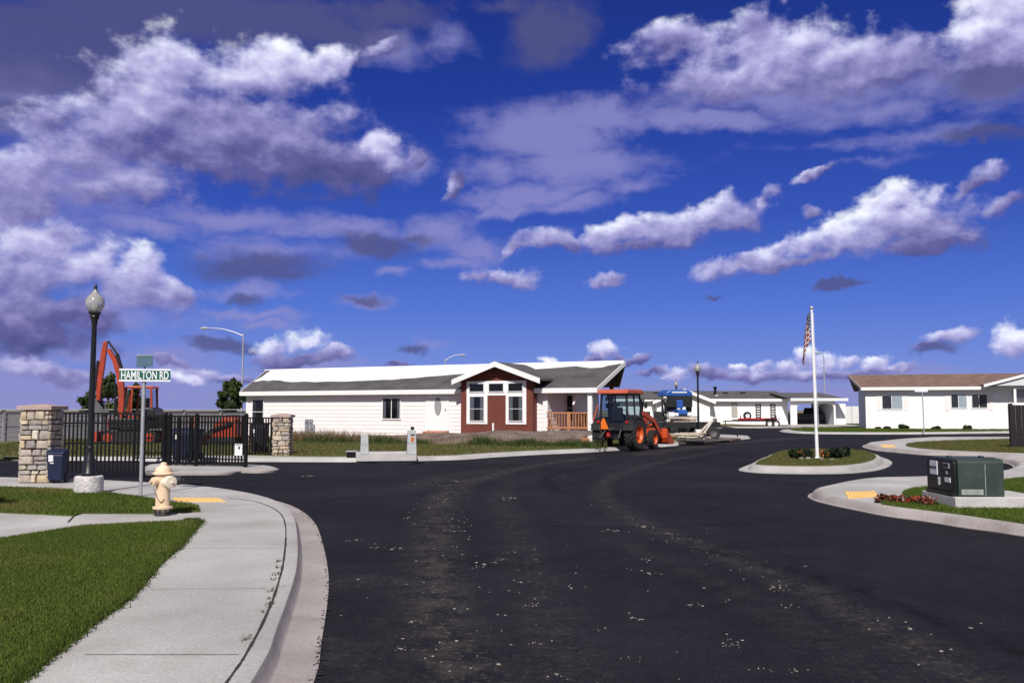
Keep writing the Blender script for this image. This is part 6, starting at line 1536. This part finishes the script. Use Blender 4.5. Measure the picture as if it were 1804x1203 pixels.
    m = MB(); m.tube([(.42, .4, 2.95), (.72, .4, 3.9)], .075, 10); m.tube([(.72, .4, 3.9), (1.11, .4, 4.46)], .045, 8); m.build('dipper_cylinder', 'machine_black', t, smooth='auto')
    m = MB(); m.tube([(1.50, .4, 3.6), (1.55, .4, 2.8)], .06, 10); m.tube([(1.55, .4, 2.8), (1.60, .4, 2.1)], .035, 8); m.build('bucket_cylinder', 'machine_black', t, smooth='auto')
    m = MB(); m.prism([(1.39, 1.90), (1.65, 1.98), (1.69, 1.62), (1.55, 1.30), (1.27, 1.18), (1.01, 1.30), (1.03, 1.36), (1.29, 1.30), (1.49, 1.46), (1.55, 1.74)], 0.1, .7, 'XZ'); bk = m.build('bucket', 'steel_grey', t, bevel=.01)
    for y in (.11, .66):
        q = MB(); q.prism([(1.41, 1.88), (1.63, 1.94), (1.67, 1.62), (1.54, 1.32), (1.27, 1.20), (1.01, 1.31), (1.19, 1.6)], y, y + .03, 'XZ'); q.build('bucket_side', 'steel_grey', bk)
ep = at_dist(240, 40.0) + Vector((0, 0, .13)); excavator(ep, radians(180 + 8))

# ---- small orange loader behind the gate
def loader(loc, rz):
    t = thing('track_loader', 'small orange loader seen through the iron gate, bucket lowered to the left', 'loader', loc, rz)
    for y in (-.6, .6): wheel_o = MB(); P = [(-.6, .06), (.6, .06), (.78, .26), (.62, .5), (-.62, .5), (-.8, .26)]; wheel_o.prism(P, y - .15, y + .15, 'XZ'); wheel_o.build('track', 'rubber', t, bevel=.03)
    b = MB(); b.prism([(-.75, .45), (-.7, 1.32), (-.3, 1.5), (.1, 1.5), (.62, 1.25), (.7, .45)], -.44, .44, 'XZ'); b.build('body', 'excavator_paint', t, bevel=.06)
    h = MB(); h.prism([(-.65, 1.4), (-.55, 1.62), (.05, 1.66), (.2, 1.5)], -.40, .40, 'XZ'); h.build('hood', 'orange_faded', t, bevel=.04)
    for y in (-.52, .52):
        a = MB(); a.prism([(-.55, 1.2), (-.5, 1.34), (.7, .95), (1.25, .5), (1.2, .36), (.62, .8)], y - .05, y + .05, 'XZ'); a.build('arm', 'machine_black', t, bevel=.01)
    bk = MB(); bk.prism([(1.18, .62), (1.15, .2), (1.3, .08), (1.75, .06), (1.75, .1), (1.32, .13), (1.22, .24), (1.25, .6)], -.7, .7, 'XZ'); bk.build('bucket', 'excavator_paint', t, bevel=.01); t.scale = (.74, .74, .74)
loader(at_dist(402, 37.5) + Vector((0, 0, .13)), radians(176))
o = MB(); o.span(-.09, .09, -.06, .06, 0, 1.25); o = o.build('timber_post', 'wood_brown', bevel=.01); o.location = at_dist(342, 36) + Vector((0, 0, .1)); tag(o, 'rust brown timber post standing behind the iron gate', 'post')
# ------------------------------------------------------------------ trees, shrubs, grass
attr_mat('leaf', .75, .12, 6, 0, trans=.22)
attr_mat('blade', .75, .10, 6, 0, trans=.25)
pmat('bark', (.075, .055, .04), .95, .3, 8, bump=.6, bscale=14)
def quads_at(C, N, size, rng, asp=1.6):
    """one diamond leaf for every centre: random turn, given half sizes"""
    n = len(C); a = rng.uniform(0, 2 * pi, n); v = rng.normal(size=(n, 3)); v /= np.linalg.norm(v, axis=1)[:, None]
    t = np.cross(v, N); t /= (np.linalg.norm(t, axis=1)[:, None] + 1e-9); b = np.cross(t, v); b /= (np.linalg.norm(b, axis=1)[:, None] + 1e-9)
    s = size[:, None]
    return np.stack([C - t * s * asp, C - b * s * .6, C + t * s * asp, C + b * s * .6], 1).reshape(-1, 3)
def foliage(lobes, n, size, rng, cols, shell=.55):
    C = []; T = []
    vol = np.array([l[3] * l[4] * l[5] for l in lobes]) ** .75; cnt = (vol / vol.sum() * n).astype(int)
    for (x, y, z, rx, ry, rz), k in zip(lobes, cnt):
        d = rng.normal(size=(k, 3)); d /= np.linalg.norm(d, axis=1)[:, None]; r = rng.uniform(shell ** 3, 1.12, k) ** (1 / 3)
        C.append(np.array([x, y, z]) + d * r[:, None] * np.array([rx, ry, rz])); c = np.array(cols[rng.integers(len(cols))]); T.append(c * rng.uniform(.6, 1.35, (k, 1)))
    C = np.concatenate(C); T = np.concatenate(T)
    return quads_at(C, rng.normal(size=C.shape), rng.uniform(.6, 1.3, len(C)) * size, rng), T
def tree(px, dist, h, w, label, seed, kind='bushy'):
    rng = np.random.default_rng(seed); loc = at_dist(px, dist); t = thing('tree', label, 'tree', loc)
    tr_ = MB(); tr_.tube([(0, 0, -.2), (.03, .02, h * .3), (-.02, .05, h * .6), (0, 0, h * .92)], [.16, .12, .08, .02], 9)
    lobes = []; nb = 24
    for i in range(nb):
        u = rng.uniform(.12, 1); a = rng.uniform(0, 2 * pi); rad = w * ((1 - u ** 1.6) if kind == 'bushy' else (1 - abs(u - .45) ** 1.5 * 1.8)) * rng.uniform(.35, 1.05); rad = max(rad, .02)
        p = (rad * cos(a), rad * sin(a), h * (.10 + .86 * u)); s = w * rng.uniform(.18, .34) * (1.15 - .6 * u)
        lobes.append((*p, s, s, s * rng.uniform(.7, 1.3)))
        tr_.tube([(0, 0, p[2] * .82), (p[0] * .5, p[1] * .5, p[2] * .9), p], [.05, .03, .01], 5)
    tr_.build('trunk', 'bark', t, smooth='auto')
    lobes.append((w * .1, 0, h * .97, w * .12, w * .1, h * .07))
    V, T = foliage(lobes, 6500, .10, rng, [(.05, .078, .022), (.07, .10, .028), (.04, .064, .022), (.09, .115, .034)], .2)
    big_mesh('crown', V, 4, 'leaf', T, t); return t
tree(192, 60, 3.9, 1.8, 'dark green bushy tree behind the excavator boom', 3, 'round')
tree(238, 62, 3.3, 1.3, 'smaller dark green tree behind the excavator cab', 8)
tree(408, 60, 3.55, 1.35, 'loose green tree at the left corner of the near house', 5, 'round')
tree(1008, 75, 3.6, 1.5, 'tree seen through the open porch of the near house', 6)

def young_tree():
    rng = np.random.default_rng(77); t = thing('tree', 'young tree standing on the lawn left of the hydrant, shading the grass strip', 'tree', (-9.25, 12.1, .14))
    m = MB(); m.tube([(0, 0, -.1), (.03, 0, 1.0), (0, .04, 2.3)], [.05, .04, .012], 8)
    lobes = []
    for i in range(14):
        a = rng.uniform(0, 6.28); z = rng.uniform(1.5, 2.7); r = .95 * (1 - abs(z - 2.0) / 1.2); p = (r * cos(a), r * .4 * sin(a), z); lobes.append((*p, .36, .3, .16)); m.tube([(0, 0, z * .75), p], [.015, .005], 5)
    m.build('trunk', 'bark', t, smooth='auto'); V, T = foliage(lobes, 5000, .05, rng, [(.04, .07, .02), (.05, .085, .022)], .2); big_mesh('crown', V, 4, 'leaf', T, t)
young_tree()

def shrub(loc, r, h, label, seed, cols, n=700, size=.045, name='shrub', cat='shrub', group=None, flowers=None):
    rng = np.random.default_rng(seed); t = thing(name, label, cat, loc, 0, group)
    lobes = [(rng.uniform(-.6, .6) * r, rng.uniform(-.6, .6) * r, h * rng.uniform(.35, .75), r * .5, r * .5, h * .35) for _ in range(7)]
    V, T = foliage(lobes, n, size, rng, cols, .2); big_mesh('foliage', V, 4, 'leaf', T, t)
    s = MB()
    for k in range(6): a = k * 1.05; s.tube([(0, 0, -.03), (r * .3 * cos(a), r * .3 * sin(a), h * .3), (r * .6 * cos(a), r * .6 * sin(a), h * .65)], [.012, .009, .004], 5)
    s.build('stem', 'bark', t)
    if flowers:
        C = np.stack([rng.uniform(-.8, .8, 40) * r, rng.uniform(-.8, .8, 40) * r, rng.uniform(.4, 1.0, 40) * h], 1); V = quads_at(C, rng.normal(size=C.shape), np.full(40, size * 1.1), rng, 1.0)
        big_mesh('blossom', V, 4, 'leaf', np.array([flowers[rng.integers(len(flowers))] for _ in range(40)]), t)
    return t
GREENS = [(.020, .040, .014), (.03, .055, .018), (.016, .03, .014)]
shrub(G(1403, 809, .19), .23, .26, 'dark green shrub left of the flagpole base, with orange flowers', 11, GREENS, flowers=[(.45, .09, .03)])
shrub(G(1419, 808.5, .19), .2, .26, 'small green plant between the left shrub and the flagpole', 12, GREENS)
shrub(G(1470, 808, .19), .26, .29, 'largest dark shrub right of the flagpole', 13, GREENS)
shrub(G(1456, 808, .19), .24, .25, 'low plant with orange red flowers at the foot of the flagpole', 14, GREENS, flowers=[(.5, .08, .02), (.45, .13, .03)])
shrub(G(1484, 806, .19), .22, .3, 'small dark shrub at the far right of the planted island', 15, GREENS)
for k, (px, py, r) in enumerate(((1412, 810, .10), (1424, 810.5, .12), (1448, 810, .09), (1466, 811, .08))):
    m = MB(); m.blob((0, 0, r * .4), (r * .7, r * .6, r * .4), 9, 6, .22, k); o = m.build('rock', 'foundation', smooth='auto'); o.location = G(px, py, .19); tag(o, ['grey rock below the left shrub of the planted island', 'biggest pale rock just left of the flagpole', 'small rock just right of the flagpole', 'small rock under the largest shrub'][k], 'rock', 'rocks on the planted island')
REDS = [(.12, .05, .02), (.20, .05, .025), (.05, .05, .015)]
for k, (px, py, r, h, lab) in enumerate(((1548, 884, .10, .13, 'leftmost low plant of red foliage at the kerb near the transformer'), (1562, 884, .16, .22, 'second red leaved plant from the left at the kerb near the transformer'), (1583, 886, .16, .22, 'middle red leaved plant beside the kerb near the transformer'),
                                         (1601, 888, .15, .22, 'red and green plant second from the pad at the kerb'), (1622, 889, .15, .26, 'tall red plant standing before the dark side of the transformer pad'), (1636, 891, .14, .24, 'rightmost red plant in front of the transformer pad'))):
    p = G(px, py, .145); shrub(p, r * .8, h * .52, lab, 30 + k, REDS, 230, .022, 'flowering_plant', 'plant', 'red plants by the transformer', [(.55, .04, .03), (.5, .42, .34), (.4, .03, .03)])
for k, (px, r, lab) in enumerate(((1547, .3, 'first tiny shrub from the left at the foot of the right house'), (1563, .45, 'flat dark shrub below the left window of the right house'), (1593, .75, 'largest dark shrub under the left window of the right house'), (1650, .5, 'low dark shrub right of the far street sign'), (1705, .65, 'dark shrub under the paired windows of the right house'))):
    r *= .48; s_ = RF.hit(px, 752, -.5)[0]; p = RF.o + RF.a * s_ - RF.b * .3 + Vector((0, 0, .14)); shrub(p, r, r * .95, lab, 50 + k, GREENS, 500, .07, group='shrubs along the right house')
# bedding strip along the right house
m = MB(); a_ = RF.o + RF.a * (Sx(1520) - .5) - RF.b * .9; b_2 = RF.o + RF.a * 16 - RF.b * .9; c_ = b_2 + RF.b * 1.3; d_ = a_ + RF.b * 1.3
m.add([(p.x, p.y, .17) for p in (a_, b_2, c_, d_)], [(0, 1, 2, 3)]); structure(m.build('planting_bed', 'dirt'))

# ---- mown grass: blades by the hundred thousand
def grass(name, poly, dens, h, w, cols, seed, label, z, rmax=None, patch=1.0, lean=.5, yb=None):
    rng = np.random.default_rng(seed); P = np.array([(p[0], p[1]) for p in poly]); lo_ = P.min(0); hi = P.max(0)
    if rmax: lo_ = np.maximum(lo_, rmax[0]); hi = np.minimum(hi, rmax[1])
    A = (hi[0] - lo_[0]) * (hi[1] - lo_[1]); n = int(A * dens); x = rng.uniform(lo_[0], hi[0], n); y = rng.uniform(lo_[1], hi[1], n)
    if callable(dens): pass
    k = in_poly(x, y, [tuple(p) for p in P]); x = x[k]; y = y[k]; n = len(x)
    f = (np.sin(x * 1.9 + y * .7) + np.sin(x * .6 - y * 2.3) + np.sin(x * 4.1 + 1.3) * np.sin(y * 3.7)) / 3
    hh = h * rng.uniform(.45, 1.25, n) * (1 + .25 * f * patch); a = rng.uniform(0, 2 * pi, n); la = rng.uniform(0, 2 * pi, n); ll = hh * lean * rng.uniform(.2, 1, n)
    dx = np.cos(a) * w / 2; dy = np.sin(a) * w / 2; zz = np.full(n, z) if not callable(z) else z(x, y)
    V = np.stack([np.stack([x - dx, y - dy, zz], 1), np.stack([x + dx, y + dy, zz], 1), np.stack([x + np.cos(la) * ll, y + np.sin(la) * ll, zz + hh], 1)], 1).reshape(-1, 3)
    ci = np.clip(((f * .5 + .5) * len(cols) + rng.uniform(-1, 1, n) * .9), 0, len(cols) - 1e-3).astype(int); T = np.array(cols)[ci] * rng.uniform(.65, 1.35, (n, 1))
    o = big_mesh(name, V, 3, 'blade', T); tag(o, label, 'grass', kind='stuff'); return o
LUSH = [(.070, .108, .012), (.092, .138, .016), (.084, .124, .015), (.12, .145, .024), (.16, .155, .045)]
grass('grass', LAWNS['b'], 11000, .027, .008, LUSH, 1, 'mown green grass of the lawn beside the near sidewalk', .143, ((-7.5, 4.0), (-1, 14.5)), lean=.9)
grass('grass', LAWNS['a'], 3500, .045, .014, LUSH, 2, 'narrow strip of mown grass under the lamp and hydrant', .143, ((-12, 12), (0, 22)), lean=.9)
grass('grass', LAWNS['c'], 3500, .045, .013, LUSH[:3], 3, 'mown green grass round the transformer pad', .143, ((4, 8), (14, 22)), lean=.9)
DRY = [(.11, .11, .03), (.13, .125, .04), (.09, .11, .025), (.15, .13, .055)]
grass('grass', LAWNS['d'], 450, .06, .03, DRY, 4, 'dry mown grass on the corner right of the flagpole island', .143, ((10, 25), (26, 55)))
grass('grass', LAWNS['e'], 1200, .05, .02, DRY, 5, 'short dry grass on the flagpole island', .188)
grass('grass', LAWNS['f'], 160, .09, .03, DRY, 6, 'thin dry grass over the lot of the near house', .14, ((-22, 28), (9, 50)))
grass('grass', LAWNS['g'], 200, .09, .04, LUSH[:3], 7, 'green grass before the right house', .158, ((18, 55), (40, 72)))
# ragged grass along the lawn edge of the near sidewalk
edge = smooth_line(pts(big_edge[2:], .14), 14)
rng = np.random.default_rng(9); E = np.array([(p.x, p.y) for p in edge]); ii = rng.integers(0, len(E), 5200); x = E[ii, 0] + rng.normal(0, .03, 5200) - .02; y = E[ii, 1] + rng.normal(0, .05, 5200)
a = rng.uniform(0, 2 * pi, 5200); h_ = rng.uniform(.02, .055, 5200); l_ = rng.uniform(0, .035, 5200); b_ = rng.uniform(0, 2 * pi, 5200)
V = np.stack([np.stack([x - .005 * np.cos(a), y - .005 * np.sin(a), np.full(5200, .133)], 1), np.stack([x + .005 * np.cos(a), y + .005 * np.sin(a), np.full(5200, .133)], 1), np.stack([x + l_ * np.cos(b_), y + l_ * np.sin(b_), .135 + h_], 1)], 1).reshape(-1, 3)
tag(big_mesh('grass_fringe', V, 3, 'blade', np.array(LUSH)[rng.integers(0, 2, 5200)] * rng.uniform(.4, 1.0, (5200, 1))), 'ragged grass fringe overhanging the near sidewalk edge', 'grass', kind='stuff')

# ---- weeds in the pavement seam
V = []; T = []
for (px, py, k) in ((490, 988, 10), (487, 1000, 6), (486, 1011, 14), (484, 1020, 8), (480, 1040, 8), (476, 1053, 6), (474, 1064, 14), (466, 1075, 6), (435, 1124, 8), (500, 960, 4), (495, 1035, 3)):
    p = G(px, py, .134)
    for _ in range(k):
        a = random.uniform(0, 2 * pi); L = random.uniform(.02, .06); w = .006; q = Vector((p.x + random.gauss(0, .015), p.y + random.gauss(0, .03), .134)); d = Vector((cos(a), sin(a), 0)); s = Vector((-d.y, d.x, 0)) * w
        V += [q - s, q + s, q + d * L + Vector((0, 0, random.uniform(.01, .035)))]; T.append((.05, .055, .02) if random.random() < .6 else (.12, .085, .04))
tag(big_mesh('weeds', np.array([tuple(v) for v in V]), 3, 'blade', np.array(T)), 'little weeds growing out of the seam of the near sidewalk', 'weeds', kind='stuff')

# ---- rank weeds before the dirt mound, and dry seed heads
def weeds(name, label, spots, seed, cols, h0, h1, w=.035):
    rng = np.random.default_rng(seed); V = []; T = []
    for (s, t, r, n, hs) in spots:
        x = s + rng.normal(0, r, n); y = t + rng.normal(0, min(.45, r * .5), n); h = rng.uniform(h0, h1, n) * hs
        wx = HF.o.x + HF.a.x * x + HF.b.x * y; wy = HF.o.y + HF.a.y * x + HF.b.y * y
        a = rng.uniform(0, 2 * pi, n); la = rng.uniform(0, 2 * pi, n); ll = h * rng.uniform(.1, .6, n); dx = np.cos(a) * w / 2; dy = np.sin(a) * w / 2
        V.append(np.stack([np.stack([wx - dx, wy - dy, np.full(n, .12)], 1), np.stack([wx + dx, wy + dy, np.full(n, .12)], 1), np.stack([wx + np.cos(la) * ll, wy + np.sin(la) * ll, .12 + h], 1)], 1).reshape(-1, 3))
        T.append(np.array(cols)[rng.integers(0, len(cols), n)] * rng.uniform(.55, 1.4, (n, 1)))
    tag(big_mesh(name, np.concatenate(V), 3, 'blade', np.concatenate(T)), label, 'weeds', kind='stuff')
rr = random.Random(12)
SP = [(s + rr.uniform(-.2, .2), -4.6 + rr.uniform(-.3, .3), .4, 260, rr.uniform(.25, .6) * (1.5 if s < 11 else 1)) for s in np.arange(3.2, 21.0, .45) if rr.random() > .2]
SP += [(S(px, -4.4), -4.5, .32, 520, hs * .72) for px, hs in ((560, 1.5), (580, 1.4), (600, 1.3), (670, 1.5), (690, 1.3), (740, 1.2), (850, 1.8), (862, 1.5), (900, 1.0), (920, 1.4), (935, 1.6), (952, 1.1), (1005, 1.5), (1030, 1.4), (965, .9))]
weeds('weeds', 'rank green weeds growing along the foot of the dirt mound', SP, 3, [(.04, .075, .016), (.06, .095, .02), (.035, .055, .018), (.10, .11, .035)], .12, .40)
SP2 = [(S(px, -3.9) + rr.uniform(-.3, .3), -3.9 + rr.uniform(-.5, .4), .5, 420, rr.uniform(.8, 1.3)) for px in (515, 530, 545, 560, 575, 590, 610, 630, 655)] + [(S(px, -4.2), -4.0, .6, 200, .8) for px in (700, 780, 830, 880, 960, 990)]
weeds('dry_weeds', 'dry straw coloured weeds with seed heads before the left of the near house', SP2, 4, [(.23, .15, .085), (.28, .19, .11), (.17, .12, .06), (.20, .16, .08)], .2, .56, .03)
